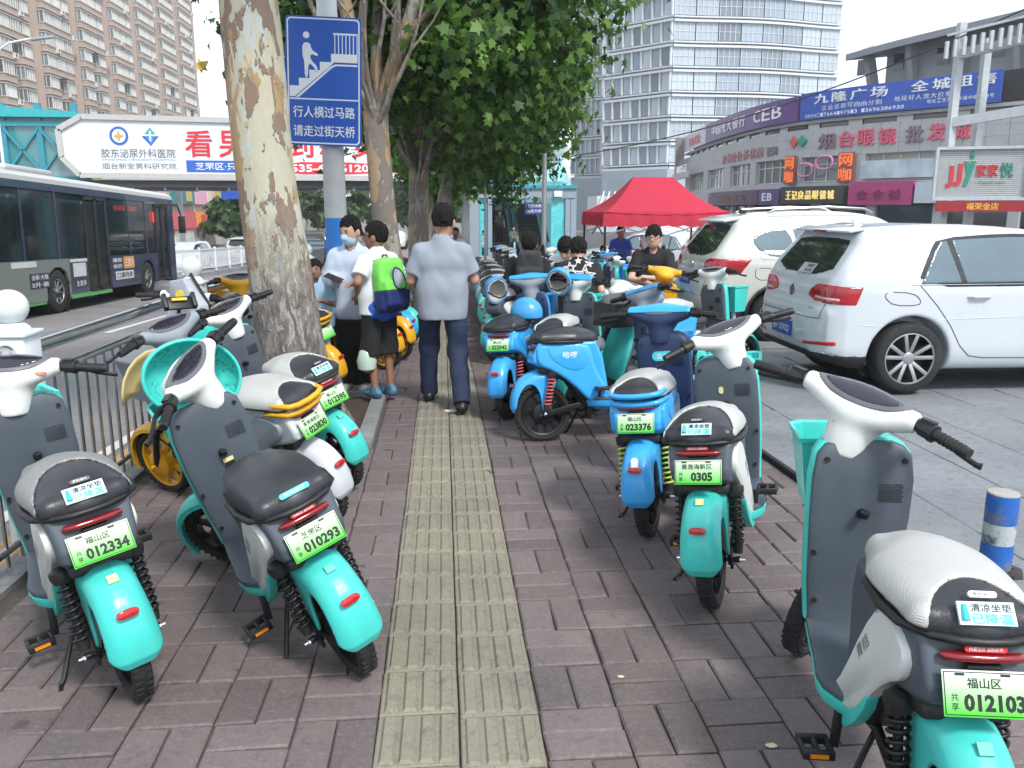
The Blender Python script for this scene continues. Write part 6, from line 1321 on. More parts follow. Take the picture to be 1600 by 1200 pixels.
def wheel_rim():
    mb = MB(); mb.lathe([(.145, -.022), (.155, -.026), (.160, -.018), (.160, .018), (.155, .026), (.145, .022)], 32, axis='Y', cap=False)
    mb.rings([[((.145)*math.cos(a), y, .145*math.sin(a)) for a in (2*math.pi*k/32 for k in range(32))] for y in (-.022, .022)], cap=False)
    mb.lathe([(.02, -.062), (.045, -.055), (.075, -.045), (.08, -.03), (.08, .03), (.075, .045), (.045, .055), (.02, .062)], 24, axis='Y')
    for k in range(9):
        a = 2*math.pi*k/9; c, s = math.cos(a), math.sin(a)
        mb.bar((.07*c, 0, .07*s), (.15*c, 0, .15*s), .026, .016, up=(0, 1, 0))
    mb.tube([(0, -.10, 0), (0, .10, 0)], .009, 8); return mb.mesh('rim', BLACKM)
def wheel_tyre():
    mb = MB(); n = 44; prof = [(.158, -.020), (.166, -.030), (.182, -.033), (.195, -.024), (.200, 0), (.195, .024), (.182, .033), (.166, .030), (.158, .020)]
    mb.lathe(prof, n, axis='Y', cap=False)
    for k in range(40):
        for s in (-1, 1):
            a = 2*math.pi*(k+.25*s)/40; c, q = math.cos(a), math.sin(a)
            mb.box((.197*c, s*.017, .197*q), (.010, .020, .013), rot=Matrix.Rotation(-a, 3, 'Y'))
    return mb.mesh('tyre', RUBBER, smooth=40)
AX = .20; WB = 1.12
FEN_OUT = smooth_poly([(.14, .47), (.03, .515), (-.10, .50), (-.19, .43), (-.232, .32), (-.228, .19), (.0, .12), (.14, .2)], 2)
FEN_SIDE = smooth_poly([(.14, .50), (.02, .56), (-.14, .54), (-.26, .42), (-.28, .25), (-.235, .188), (-.200, .200), (-.190, .31), (-.135, .405), (-.065, .41), (-.022, .33), (-.018, .23), (.012, .205), (.03, .26), (.05, .36), (.10, .43)], 2)
def fender():
    def f(P):
        x, y, z = P[:, 0], P[:, 1], P[:, 2]
        taper = .080 + .020*np.clip((.40-z)/.2, -.6, 1)*np.clip((-x-.02)/.15, 0, 1)
        a = sd_poly(x, z, FEN_OUT); b = np.abs(y) - taper; q = np.stack([a+.066, b+.066], 1)
        d = np.sqrt((np.maximum(q, 0)**2).sum(1)) + np.minimum(q.max(1), 0) - .066
        sh = np.maximum(d, -(d+.013)); tip = np.where(x < -.14, .190+9.0*y*y-z, -1.0); return smax(smax(sh, sd_poly(x, z, FEN_SIDE), .008), tip, .008)
    return surf(f, (-.27, -.11, .16), (.18, .11, .56), .0062, 'rear_fender')
def spring(n=8, r=.024, L_=.20, w=.0058):
    mb = MB(); N = n*10; mb.tube([(r*math.cos(2*math.pi*k/10), r*math.sin(2*math.pi*k/10), L_*k/N) for k in range(N+1)], w, 5); return mb.mesh('spring', SPR_BLACK, smooth=80)
def shock():
    mb = MB(); mb.lathe([(.012, -.03), (.018, -.03), (.022, 0), (.022, .01), (.012, .012), (.012, .2), (.030, .205), (.036, .225), (.036, .245), (.02, .255)], 14); return mb.mesh('shock_absorber', BLACKP)
NROT = np.array(Matrix.Rotation(R(-36), 3, 'Y'))
def nac_f(P):
    x, y, z = P[:, 0], P[:, 1], P[:, 2]; ay = np.abs(y); Q = np.stack([x, ay, z], 1)
    d = sd_ell(P, (.765, 0, .93), (.060, .066, .10)); d = smin(d, sd_cap(P, (.75, 0, .885), (.765, 0, .98), .052, .060), .03)
    d = smin(d, sd_cap(Q, (.785, .0, 1.015), (.752, .165, 1.045), .058, .031), .06)
    d = smin(d, sd_ell(P, (.835, 0, 1.0), (.075, .085, .055)), .05)
    d = smin(d, sd_ell(P, (.765, 0, 1.035), (.068, .150, .036), NROT), .035)
    return np.maximum(np.maximum(d, .872-z), ay-.178)
def nacelle(): return surf(nac_f, (.67, -.2, .85), (.93, .2, 1.12), .0075, 'nacelle')
def nac_part(off, lo_, y1, xo):
    def f(P):
        x, y, z = P[:, 0], P[:, 1], P[:, 2]
        q = (P-np.array([.752, 0, 1.055])) @ NROT; sx = q[:, 0]-.25*np.abs(y)**1.5
        reg = sd_ell(np.stack([sx, y, q[:, 2]*0], 1), (xo, 0, 0), (lo_, y1, 1.0))
        return np.maximum(np.maximum(nac_f(P)-off, reg), -q[:, 2]-.02)
    return lambda: surf(f, (.67, -.2, 1.0), (.93, .2, 1.12), .005, 'display')
def nac_top():
    def f(P): return np.maximum(nac_f(P)-.006, 1.033+(P[:, 0]-.79)*-.25-P[:, 2])
    return surf(f, (.67, -.2, .98), (.93, .2, 1.12), .006, 'nacelle_top')
def grip(s):
    def g():
        mb = MB(); a = np.array([.752, s*.165, 1.045]); b = np.array([.712, s*.345, 1.032]); t = b-a
        mb.tube([a, a+t*.2], .019, 10); mb.tube([a+t*.16, a+t*.34], .024, 10); mb.tube([a+t*.34, a+t*.40], .027, 12)
        mb.tube([a+t*.40, a+t*.5, a+t*.93, a+t], [.0185, .0165, .017, .0155], 12)
        for k in range(6): mb.tube([a+t*(.52+.07*k), a+t*(.535+.07*k)], .0185, 12)
        mb.box(tuple(a+t*.24+np.array([.0, 0, .02])), (.03, .04, .02)); return mb.mesh('grip', BLACKP)
    return g
def lever(s):
    def g():
        mb = MB(); a = np.array([.79, s*.215, 1.035]); mb.tube([a-np.array([.03, 0, 0]), a, (.815, s*.245, 1.018), (.81, s*.295, 1.0), (.802, s*.35, .99), (.806, s*.365, .99)], [.014, .014, .009, .0085, .0085, .011], 8); return mb.mesh('brake_lever', BLACKM)
    return g
SH = [(0, .752, .925, .085), (.03, .747, .912, .118), (.08, .741, .885, .140), (.2, .737, .81, .151), (.4, .742, .68, .150), (.6, .757, .55, .142), (.78, .778, .44, .132), (.9, .786, .37, .124), (1.0, .785, .30, .118)]
def shield_loft(off, grow, th, name):
    def g():
        mb = MB(); rs = []
        for s, x, z, w in SH:
            ring = []
            for k in range(20):
                a = 2*math.pi*k/20; c, q = math.cos(a), math.sin(a); e = .38
                yy = (w+grow)*math.copysign(abs(c)**e, c); xx = th*math.copysign(abs(q)**e, q)
                ring.append((x+off+xx+.10*max(0, abs(yy)-.06)**1.5, yy, z+(grow if s < .1 else 0)))
            rs.append(ring)
        mb.rings(rs); return mb.mesh(name, GREYP, smooth=50)
    return g
BOLTS = [(float(np.interp(z, [.37, .44, .55, .68, .81, .885], [.786, .778, .757, .742, .737, .741]))-.02, y, z) for y, z in ((.115, .87), (-.115, .87), (.13, .56), (-.13, .56), (.108, .385), (-.108, .385))]
def bolt(): return MB().lathe([(.0085, -.004), (.0085, .004)], 10, axis='X').mesh('bolt', BLACKP)
def speaker():
    mb = MB()
    for i in range(9):
        for j in range(8): mb.lathe([(.0022, -.001), (.0022, .003)], 6, (.7165, -.045-.0082*i-(.004 if j % 2 else 0), .795-.0075*j), 'X')
    return mb.mesh('speaker_grille', BLACKP, smooth=0)
def hook():
    mb = MB(); mb.tube([(.725, 0, .70), (.70, 0, .70), (.692, 0, .70), (.688, 0, .715)], [.013, .010, .012, .013], 10); mb.lathe([(.016, 0), (.016, .008)], 12, (.714, 0, .70), 'X'); return mb.mesh('hook', BLACKP)
FB = [(.30, .10), (.345, .15), (.40, .178), (.455, .182), (.56, .160), (.70, .138), (.80, .12)]
FB2 = FB + [(x, -y) for x, y in reversed(FB)]
def footboard():
    mb = MB(); mb.rings([[(x, y, .292) for x, y in FB2], [(x, y, .316) for x, y in FB2]]); return mb.mesh('footboard', GREYP, bevel=.006)
def foot_trim():
    mb = MB(); sh = lambda k, z: [(.55+(x-.55)*k, y*k, z) for x, y in FB2]; mb.rings([sh(.80, .222), sh(.96, .25), sh(1.012, .2905)]); return mb.mesh('footboard_trim', TEAL, bevel=.004)
def tail_body():
    def f(P):
        x, y, z = P[:, 0], P[:, 1], P[:, 2]
        a = sd_poly(x, z, [(-.04, .705), (.37, .705), (.42, .60), (.47, .33), (.37, .29), (.24, .45), (-.03, .53), (-.085, .56), (-.085, .60)]); w = .128+.09*(z-.70)
        q = np.stack([a+.02, np.abs(y)-w+.02], 1); return np.sqrt((np.maximum(q, 0)**2).sum(1))+np.minimum(q.max(1), 0)-.02
    return surf(f, (-.12, -.16, .25), (.52, .16, .74), .009, 'tail_body')
def under_body():
    mb = MB(); mb.prism([(-.03, .53), (.36, .53), (.44, .32), (.40, .24), (.28, .26), (.17, .42), (.05, .47), (-.04, .49)], -.098, .098, 'Y'); mb.bar((.30, 0, .28), (1.0, 0, .27), .07, .05); return mb.mesh('under_body', BLACKP, bevel=.012)
def side_panel(s):
    def g():
        mb = MB(); p = smooth_poly([(-.02, .63), (.05, .672), (.17, .672), (.25, .57), (.37, .37), (.43, .30), (.38, .265), (.29, .29), (.18, .42), (.10, .50), (.01, .56)], 1)
        q = smooth_poly([(-.01, .627), (.055, .662), (.163, .662), (.24, .57), (.36, .37), (.417, .302), (.378, .277), (.298, .302), (.188, .43), (.108, .51), (.02, .57)], 1)
        mb.rings([[(x, s*.100, z) for x, z in p], [(x, s*(.128+.012*(z-.5)/.1*0), z) for x, z in p], [(x, s*.140, z) for x, z in q]]); return mb.mesh('side_panel', BWHITE, smooth=45)
    return g
def lower_trim(s):
    def g():
        mb = MB(); p = smooth_poly([(.21, .415), (.33, .295), (.43, .27), (.475, .325), (.50, .25), (.44, .205), (.36, .20), (.27, .27), (.195, .38)], 1)
        mb.prism(p, s*.098, s*.132, 'Y'); return mb.mesh('lower_trim', TEAL, bevel=.006)
    return g
def big_panel(s):
    def g():
        p = smooth_poly([(-.06, .60), (-.055, .68), (.06, .70), (.30, .70), (.345, .62), (.355, .52), (.50, .30), (.45, .245), (.34, .26), (.18, .42), (.06, .50), (-.04, .54)], 1)
        def f(P):
            a = sd_poly(P[:, 0], P[:, 2], p); q = np.stack([a+.022, np.abs(P[:, 1]*s-.112)-.03+.022], 1); return np.sqrt((np.maximum(q, 0)**2).sum(1))+np.minimum(q.max(1), 0)-.022
        lo, hi = sorted((s*.06, s*.16)); return surf(f, (-.09, lo, .2), (.55, hi, .74), .009, 'side_panel')
    return g
def panel_inset(s):
    def g():
        mb = MB(); p = smooth_poly([(.02, .68), (.315, .685), (.32, .58), (.255, .50), (.14, .52), (.03, .60)], 1); mb.prism(p, s*.138, s*.147, 'Y'); return mb.mesh('battery_cover', BLUE, bevel=.004)
    return g
def seat_f(P):
    x, y, z = P[:, 0], P[:, 1], P[:, 2]; w = .148-.25*np.clip(x-.22, 0, 1)
    ry = y*.148/np.maximum(w, .05); q = np.stack([x, ry, z], 1)
    d = sd_ell(q, (.165, 0, .715), (.245, .150, .105)); d = smin(d, sd_box(q, (.17, 0, .725), (.225, .14, .045), .04), .03)
    return np.maximum(smax(d, z-.822+.25*(x-.16)**2, .03), .712-z)
def seat(): return surf(seat_f, (-.12, -.19, .69), (.46, .19, .86), .009, 'seat')
def seat_cover():
    def f(P):
        cut = sd_ell(P, (-.09, 0, .715), (.155, .118, .16)); return np.maximum(np.maximum(seat_f(P)-.006, -cut), .722-P[:, 2])
    return surf(f, (-.12, -.19, .69), (.46, .19, .86), .0075, 'seat_cover')
def seat_cover_small():
    def f(P):
        cut = sd_ell(P, (-.05, 0, .715), (.235, .138, .2)); return np.maximum(np.maximum(seat_f(P)-.006, -cut), .722-P[:, 2])
    return surf(f, (-.12, -.19, .69), (.46, .19, .86), .0075, 'seat_cover')
def rail():
    mb = MB(); pts = [(.27, .12, .703), (.22, .148, .705), (.10, .160, .705), (.01, .148, .706), (-.05, .10, .708), (-.072, .05, .709)]
    pts = pts + [(-.078, 0, .71)] + [(x, -y, z) for x, y, z in reversed(pts)]; mb.tube(pts, .0145, 10, flat=.75); return mb.mesh('grab_rail', BLACKP, smooth=60)
def loop_rail():
    mb = MB(); pts = [(.05, .13, .735), (-.02, .135, .745), (-.085, .115, .74), (-.10, .07, .735), (-.105, 0, .733), (-.10, -.07, .735), (-.085, -.115, .74), (-.02, -.135, .745), (.05, -.13, .735)]
    low = [(x+.02, y, z-.045) for x, y, z in pts]; mb.tube(pts+low[::-1], .014, 10, closed=True); return mb.mesh('grab_rail', YELL, smooth=60)
def tail_light():
    mb = MB(); mb.tube([(-.064, .088, .672), (-.070, .082, .672), (-.076, .05, .672), (-.078, 0, .672), (-.076, -.05, .672), (-.070, -.082, .672), (-.064, -.088, .672)], [.004, .012, .013, .013, .013, .012, .004], 10, flat=.85); return mb.mesh('tail_light', DREDL, smooth=60)
def slot(): return MB().box((-.078, 0, .650), (.02, .075, .014)).mesh('latch', BLACKP, bevel=.003)
def reflector():
    mb = MB(); mb.add([], []); rs = []
    for x, k in ((.0, 1), (-.008, 1), (-.011, .8)): rs.append([(x, .034*k*math.copysign(abs(math.cos(a))**.6, math.cos(a)), .014*k*math.copysign(abs(math.sin(a))**.8, math.sin(a))) for a in (2*math.pi*i/20 for i in range(20))])
    mb.rings(rs); return mb.mesh('reflector', REDL, smooth=40)
def cranks():
    mb = MB(); mb.tube([(.37, -.135, .26), (.37, .135, .26)], .012, 10); mb.lathe([(.05, -.012), (.055, 0), (.05, .012)], 18, (.37, -.09, .26), 'Y')
    mb.bar((.37, .135, .265), (.352, .150, .145), .014, .026, up=(0, 1, 0)); mb.bar((.37, -.135, .255), (.388, -.150, .375), .014, .026, up=(0, 1, 0)); return mb.mesh('crank', BLACKM, bevel=.003)
def pedal(s):
    def g():
        mb = MB(); c = (.352, .20, .142) if s > 0 else (.388, -.20, .378)
        for dx in (-.036, .036): mb.box((c[0]+dx, c[1], c[2]), (.018, .088, .026))
        for dy in (-.038, .0, .038): mb.box((c[0], c[1]+dy, c[2]), (.06, .014, .022))
        return mb.mesh('pedal', BLACKP, bevel=.003)
    return g
def ped_ref(s):
    def g():
        c = (.352, .20, .142) if s > 0 else (.388, -.20, .378); return MB().box((c[0]-.0455, c[1], c[2]), (.004, .05, .012)).mesh('pedal_reflector', M('amber_lens', (.7, .25, .01), .3))
    return g
def swing():
    mb = MB()
    for s in (-1, 1):
        mb.bar((-.01, s*.078, .195), (.32, s*.066, .27), .016, .04); mb.lathe([(.014, -.012), (.014, .012)], 6, (0, s*.108, .2), 'Y'); mb.box((-.02, s*.09, .19), (.05, .012, .03))
    return mb.mesh('swing_arm', BLACKM, bevel=.003)
def nuts(): return MB().lathe([(.006, .105), (.012, .106), (.012, .125), (.007, .127), (.007, .14)], 8, (0, 0, .2), 'Y').mesh('axle_nut', CHROME)
def stand():
    mb = MB(); mb.tube([(.30, .06, .24), (.27, .10, .18), (.215, .175, .045), (.205, .19, .028), (.165, .20, .026)], .009, 7); return mb.mesh('kickstand', BLACKM)
def fork():
    mb = MB()
    for s in (-1, 1): mb.tube([(1.12, s*.058, .2), (1.06, s*.062, .36), (1.03, s*.062, .43)], .018, 8)
    mb.bar((1.03, -.075, .43), (1.03, .075, .43), .03, .03); mb.tube([(1.03, 0, .43), (.80, 0, .98)], .024, 8); return mb.mesh('fork', BLACKM)
def ffender():
    mb = MB(); rs = []
    for k in range(15):
        a = R(-18+k*150/14); c, s = math.cos(a), math.sin(a); r = .232; w = .058-.012*abs(k-7)/7
        ring = [(WB+(r-.03)*c, -w, AX+(r-.03)*s), (WB+(r-.008)*c, -w*.95, AX+(r-.008)*s), (WB+(r+.008)*c, -w*.5, AX+(r+.008)*s), (WB+(r+.010)*c, 0, AX+(r+.010)*s), (WB+(r+.008)*c, w*.5, AX+(r+.008)*s), (WB+(r-.008)*c, w*.95, AX+(r-.008)*s), (WB+(r-.03)*c, w, AX+(r-.03)*s), (WB+(r-.012)*c, 0, AX+(r-.012)*s)]
        rs.append(ring)
    mb.rings(rs); return mb.mesh('front_fender', TEAL, smooth=40)
def basket():
    mb = MB()
    def ring(k, z, g=0.0): 
        p = [(-.11, -.15), (.10, -.13), (.13, -.09), (.13, .09), (.10, .13), (-.11, .15)]; return [(1.0+(x*k)+g, y*k, z) for x, y in p]
    mb.rings([ring(.74, .64), ring(.88, .76), ring(1.0, .885), ring(1.06, .89), ring(1.06, .875)], cap=False); mb.rings([ring(.97, .884), ring(.85, .76), ring(.71, .655)], cap=False); mb.poly(ring(.71, .655)); mb.poly(ring(.74, .64))
    mb.rings([ring(1.0, .885), ring(.97, .884)], cap=False); return mb.mesh('basket', TEAL, smooth=30)
def headlight(): return MB().lathe([(.05, -.02), (.055, 0), (.045, .02), (.01, .026)], 18, (.985, 0, .60), 'X').mesh('headlight', M('lamp_lens', (.6, .62, .62), .15, coat=.5))
STY = {
 'teal': dict(fender=TEAL, ffender=TEAL, tail=GREYP, panel=BWHITE, trim=TEAL, shield=GREYP, shell=TEAL, nac=BWHITE, basket=TEAL, spring=SPR_BLACK, rail=BLACKP, foot=GREYP, rim=BLACKM),
 'blue': dict(fender=BLUE, ffender=BLUE, tail=BLUE, panel=BLUE, trim=BLUE, shield=NAVY, shell=BLUE, nac=LGREY, nactop=BLUE, basket=BLUE, spring=SPR_RED, rail=BLACKP, foot=GREYP, rim=BLACKM, big=1),
 'bluenavy': dict(fender=BLUE, ffender=BLUE, tail=BLUE, panel=BLUE, trim=BLUE, shield=NAVY, shell=NAVY, nac=NAVY, nactop=BLUE, basket=BLUE, spring=SPR_YEL, rail=BLUE, loop=1, foot=NAVY, rim=BLACKM, big=1),
 'yellow': dict(fender=YELL, ffender=YELL, tail=LGREY, panel=YELL, trim=YELL, shield=LGREY, shell=YELL, nac=YELL, basket=YELL, spring=SPR_BLACK, rail=YELL, loop=1, foot=LGREY, rim=YELL),
 'yellowwhite': dict(fender=M('pale_grey_plastic', (.55, .57, .60), .4, dirt=.2), ffender=YELL, tail=M('pale_grey_plastic', (.55, .57, .60)), panel=LGREY, trim=YELL, shield=LGREY, shell=LGREY, nac=LGREY, basket=LGREY, spring=SPR_BLACK, rail=YELL, loop=1, foot=LGREY, rim=YELL),
 'white': dict(fender=BWHITE, ffender=BWHITE, tail=LGREY, panel=BWHITE, trim=LGREY, shield=LGREY, shell=BWHITE, nac=BWHITE, basket=GREYP, spring=SPR_BLACK, rail=BLACKP, foot=LGREY, rim=BLACKM),
}
STY['tealblue'] = dict(STY['teal'], nactop=BLUE)
STEER_P = Vector((.80, 0, 1.0)); STEER_A = Vector((-.34, 0, .94)).normalized()
def sticker(parent, mat, txt, tmat, m4, w, h, tw=None, th=None, rounded=True, bold=.01, name='sticker', steer=None):
    mb = MB(); 
    if rounded:
        r = min(w, h)*.45; pts = []
        for cx, cz, a0 in ((w/2-r, h/2-r, 0), (-w/2+r, h/2-r, 90), (-w/2+r, -h/2+r, 180), (w/2-r, -h/2+r, 270)):
            for k in range(5): a = R(a0+k*22.5); pts.append((cx+r*math.cos(a), cz+r*math.sin(a)))
    else: pts = [(w/2, h/2), (-w/2, h/2), (-w/2, -h/2), (w/2, -h/2)]
    mb.prism(pts, -.0012, .006, 'Y'); st = mb.obj(name, mat, parent, smooth=0); st.matrix_local = (steer @ m4) if steer else m4
    if txt:
        lettering(txt, tmat, st, Matrix.Translation((0, -.0018, 0)), w=(tw or .86)*w, h=(th or .62)*h, bold=bold)
    return st
_pp = {}
def bike(style, x, y, head, lean=7, steer=0, label='', plate=None, cover=False, lod=0, group='shared bikes parked on the sidewalk', cat='electric bike', rear=True, extra=None, z=None, pl_tilt=.41, name='electric_bike', seatcol=None, basket_on=True):
    s = STY[style]; root = empty(name, (x, y, gz(y)+.001 if z is None else z), label=label, cat=cat, group=group)
    root.rotation_mode = 'XYZ'; root.rotation_euler = (0, 0, 0)
    root.matrix_world = Matrix.Translation(root.location) @ Matrix.Rotation(R(90+head), 4, 'Z') @ Matrix.Rotation(R(-lean), 4, 'X')
    T = Matrix.Translation(STEER_P) @ Matrix.Rotation(R(steer), 4, STEER_A) @ Matrix.Translation(-STEER_P)
    def put(key, fn, mat, parent=root, nm=None, st=False, m4=None):
        o = place(tint(key, fn, mat), nm or key, parent); mm = m4 or Matrix.Identity(4); o.matrix_local = (T @ mm) if st else mm; return o
    wr = put('rim', wheel_rim, s['rim'], nm='rear_wheel', m4=Matrix.Translation((0, 0, AX))); put('tyre', wheel_tyre, RUBBER, wr, 'tyre')
    wf = put('rim', wheel_rim, s['rim'], nm='front_wheel', st=True, m4=Matrix.Translation((WB, 0, AX))); put('tyre', wheel_tyre, RUBBER, wf, 'tyre')
    fe = put('rear_fender', fender, s['fender']); put('tail_body', tail_body, s['tail']); put('under_body', under_body, BLACKP)
    se = put('seat', seat, seatcol or SEATB)
    if cover: put('seat_cover' if cover is True else 'seat_cover_small', seat_cover if cover is True else seat_cover_small, SILVERD if cover == 'dark' else SILVERC, nm='seat_cover')
    sh = put('leg_shield', shield_loft(0, 0, .02, 'leg_shield'), s['shield']); put('front_shell', shield_loft(.034, .0045, .030, 'front_shell'), s['shell'])
    put('footboard', footboard, s['foot']); put('footboard_trim', foot_trim, s['trim']); na = put('nacelle', nacelle, s['nac'], st=True)
    for sd in (1, -1):
        put('grip%d' % sd, grip(sd), BLACKP, nm='grip', st=True)
        if s.get('big'):
            pn = put('bigpanel%d' % sd, big_panel(sd), s['panel'], nm='side_panel')
        else:
            pn = put('sidepanel%d' % sd, side_panel(sd), s['panel'], nm='side_panel'); put('lowertrim%d' % sd, lower_trim(sd), s['trim'], nm='lower_trim')
        if lod < 2:
            m4 = Matrix.Translation((.012, sd*.112, .255)) @ Matrix.Rotation(R(11), 4, 'Y')
            so = put('shock', shock, BLACKP, nm='shock_absorber', m4=m4); put('spring', spring, s['spring'], so, 'spring')
            put('lever%d' % sd, lever(sd), BLACKM, nm='brake_lever', st=True); put('pedal%d' % sd, pedal(sd), BLACKP, nm='pedal')
            if s.get('big'): put('binset%d' % sd, panel_inset(sd), s['panel'], pn, 'battery_cover')
    put('loop_rail' if s.get('loop') else 'grab_rail', loop_rail if s.get('loop') else rail, s['rail'], nm='grab_rail')
    put('tail_light', tail_light, DREDL); put('front_fender', ffender, s['ffender'], st=True)
    if s.get('nactop'): put('nacelle_top', nac_top, s['nactop'], st=True)
    if lod < 2:
        put('fork', fork, BLACKM, st=True); put('swing_arm', swing, BLACKM); put('axle_nut', nuts, CHROME); put('axle_nut', nuts, CHROME, m4=Matrix.Rotation(math.pi, 4, 'Z')); put('crank', cranks, BLACKM); put('kickstand', stand, BLACKM)
        df = put('display_frame', nac_part(.0025, .050, .150, .004), DFRAME, st=True); put('display', nac_part(.005, .034, .122, .004), DISP, df)
        put('latch', slot, BLACKP); put('reflector', reflector, REDL, fe, m4=Matrix.Translation((-.216, 0, .398)) @ Matrix.Rotation(R(22), 4, 'Y'))
        put('headlight', headlight, M('lamp_lens', (.6, .62, .62)))
    if lod < 1:
        [put('bolt', bolt, BLACKP, sh, m4=Matrix.Translation(b_)) for b_ in BOLTS]; tag(put('speaker_grille', speaker, BLACKP, sh), kind='stuff'); put('hook', hook, BLACKP, sh)
        put('ped_ref1', ped_ref(1), None or M('amber_lens', (.7, .25, .01)), nm='pedal_reflector')
    if basket_on: put('basket', basket, s['basket'])
    if plate:
        m4 = frame4((-.106, 0, .603), (0, -1, 0), (math.sin(pl_tilt), 0, math.cos(pl_tilt)))
        if 'm' not in _pp: _pp['m'] = MB().box((0, 0, 0), (.184, .003, .097)).mesh('license_plate', PLATE, bevel=.001)
        po = place(_pp['m'], 'license_plate', root, m4)
        d, num = plate
        if lod < 2:
            if 'b' not in _pp:
                mb = MB()
                for a, b in (((-.088, 0, .044), (.088, 0, .044)), ((.088, 0, .044), (.088, 0, -.044)), ((.088, 0, -.044), (-.088, 0, -.044)), ((-.088, 0, -.044), (-.088, 0, .044))): mb.bar(a, b, .0018, .0012, up=(0, 1, 0))
                mb.box((-.055, 0, .0395), (.02, .002, .005)); mb.box((.04, 0, .0395), (.02, .002, .005)); _pp['b'] = mb.mesh('plate_border', BLACK_PRINT, smooth=0)
            place(_pp['b'], 'plate_border', po, Matrix.Translation((0, -.0018, 0)))
        if lod < 2 and num:
            lettering(d, BLACK_PRINT, po, Matrix.Translation((-.005, -.0022, .022)), w=.024*len(d), h=.022, bold=.03)
            lettering(num, BLACK_PRINT, po, Matrix.Translation((.014, -.0022, -.018)), w=.0212*len(num), h=.036, bold=.045)
            lettering('共', BLACK_PRINT, po, Matrix.Translation((-.068, -.0022, -.008)), w=.016, h=.016, bold=.01); lettering('享', BLACK_PRINT, po, Matrix.Translation((-.068, -.0022, -.027)), w=.016, h=.016, bold=.01)
    if extra: extra(root, T, dict(seat=se, fender=fe, shield=sh, nacelle=na))
    return root
REAR = lambda o, up=(0, 0, 1): frame4(o, (0, -1, 0), up)
def stickers_teal(kind):
    def e(root, T, p):
        # code label on the handlebar cover and fender (the code itself is left out)
        if 'n' in kind:
            st = sticker(p['nacelle'], GRNPRINT, None, None, frame4((.708, .018, .985), (0, -1, 0), (.12, 0, 1)), .040, .045, rounded=False)
            MB().box((0, -.003, 0), (.027, .0012, .030)).obj('sticker_field', M('sticker_grey', (.45, .5, .48), .5), st, smooth=0)
        sticker(p['fender'], YELPRINT if 'y' in kind else GRNPRINT, None, None, frame4((-.128, 0, .487), (0, -1, 0), (.75, 0, .62)), .032, .028, rounded=False)
        if 's' in kind:
            a = frame4((-.057, 0, .768), (0, -1, 0), (.62, 0, .78))
            st = sticker(p['seat'], M('sticker_ice', (.55, .72, .76), .45, var=.04), None, None, a @ Matrix.Translation((0, -.006, -.004)), .118, .050, rounded=False)
            lettering('清凉坐垫', BLACK_PRINT, st, Matrix.Translation((.010, -.002, .012)), w=.086, h=.018, bold=.035); lettering('已降温', TEALPRINT, st, Matrix.Translation((.010, -.002, -.011)), w=.086, h=.023, bold=.045); MB().tube([(-.046, -.003, -.016), (-.046, -.003, .018)], [.009, .005], 10).obj('thermometer_mark', TEALPRINT, st)
            st2 = sticker(p['seat'], WHITE_PRINT if 'w' in kind else SEATB, '青桔骑行', BLACK_PRINT if 'w' in kind else WHITE_PRINT, a @ Matrix.Translation((0, -.0035, .038)), .060, .014, .7, .6, bold=.0)
        if 'c' in kind:
            sticker(p['seat'], TEALPRINT, '青桔骑行', WHITE_PRINT, frame4((-.062, 0, .762), (0, -1, 0), (.62, 0, .78)) @ Matrix.Translation((0, -.006, 0)), .105, .019, .7, .55, bold=.0)
        if 'r' in kind:
            sticker(root, REDPRINT, '内置追踪 盗损必究', WHITE_PRINT, frame4((-.079, .0, .693), (0, -1, 0), (.3, 0, 1)), .088, .014, .8, .6, bold=.01)
        if 'k' in kind:
            st = sticker(p['shield'], YELPRINT, None, None, REAR((.722, -.012, .655), (.06, 0, 1)), .042, .030, rounded=False); MB().box((0, -.003, -.009), (.042, .0012, .016)).obj('sticker_field', BLACK_PRINT, st, smooth=0)
        if 'o' in kind: sticker(p['shield'], YELPRINT, None, None, REAR((.7165, .02, .77), (.0, 0, 1)), .022, .034)
        if 'p' in kind:
            sticker(p['nacelle'], ORANGE, '请勿载人', WHITE_PRINT, frame4((.712, -.11, 1.028), (-.2, -1, 0), (.1, 0, 1)), .05, .009, .8, .6, bold=0)
        # side writing
        for sd in (1, -1):
            st = lettering('青桔', M('side_print_grey', (.16, .2, .2), .5), root, frame4((.235, sd*.1415, .52), (sd*-.45, 0, sd*.55) if sd > 0 else (.45, 0, -.55), (.6, 0, .6) if sd > 0 else (.6, 0, .6)), w=.10, h=.035, bold=.0)
    return e
# ---------------------------------------------------------------- where the bikes stand
G1 = 'shared bikes parked along the road side'; G2 = 'shared bikes parked along the court side'; G3 = 'shared bikes standing farther down the walk'
bike('teal', -1.07, 2.67, 35, 8, -22, 'teal and white shared bike with green plate 012334 nearest the railing', ('福山区', '012334'), 'dark', group=G1, extra=stickers_teal('nsyp'))
bike('teal', -.335, 2.77, 32, 17, 44, 'teal and white shared bike with green plate 010293 beside the tactile strip', ('芝罘区', '010293'), False, group=G1, extra=stickers_teal('crk'))
bike('teal', 1.11, 3.14, -27, 7.5, 36, 'teal shared bike with a bent green plate 0305', ('黄渤海新区', '0305'), 'small', group=G2, extra=stickers_teal('nsrkoy'))
bike('teal', 1.16, 1.62, -9, 0, -44, 'large teal shared bike with plate 012103 in the near corner', ('福山区', '012103'), True, group=G2, extra=stickers_teal('nswr'))
bike('teal', -.61, 4.80, 46, 13, 10, 'teal shared bike with plate 012395 at the foot of the trunk', ('福山区', '012395'), 'small', group=G1, extra=stickers_teal('nsr'))
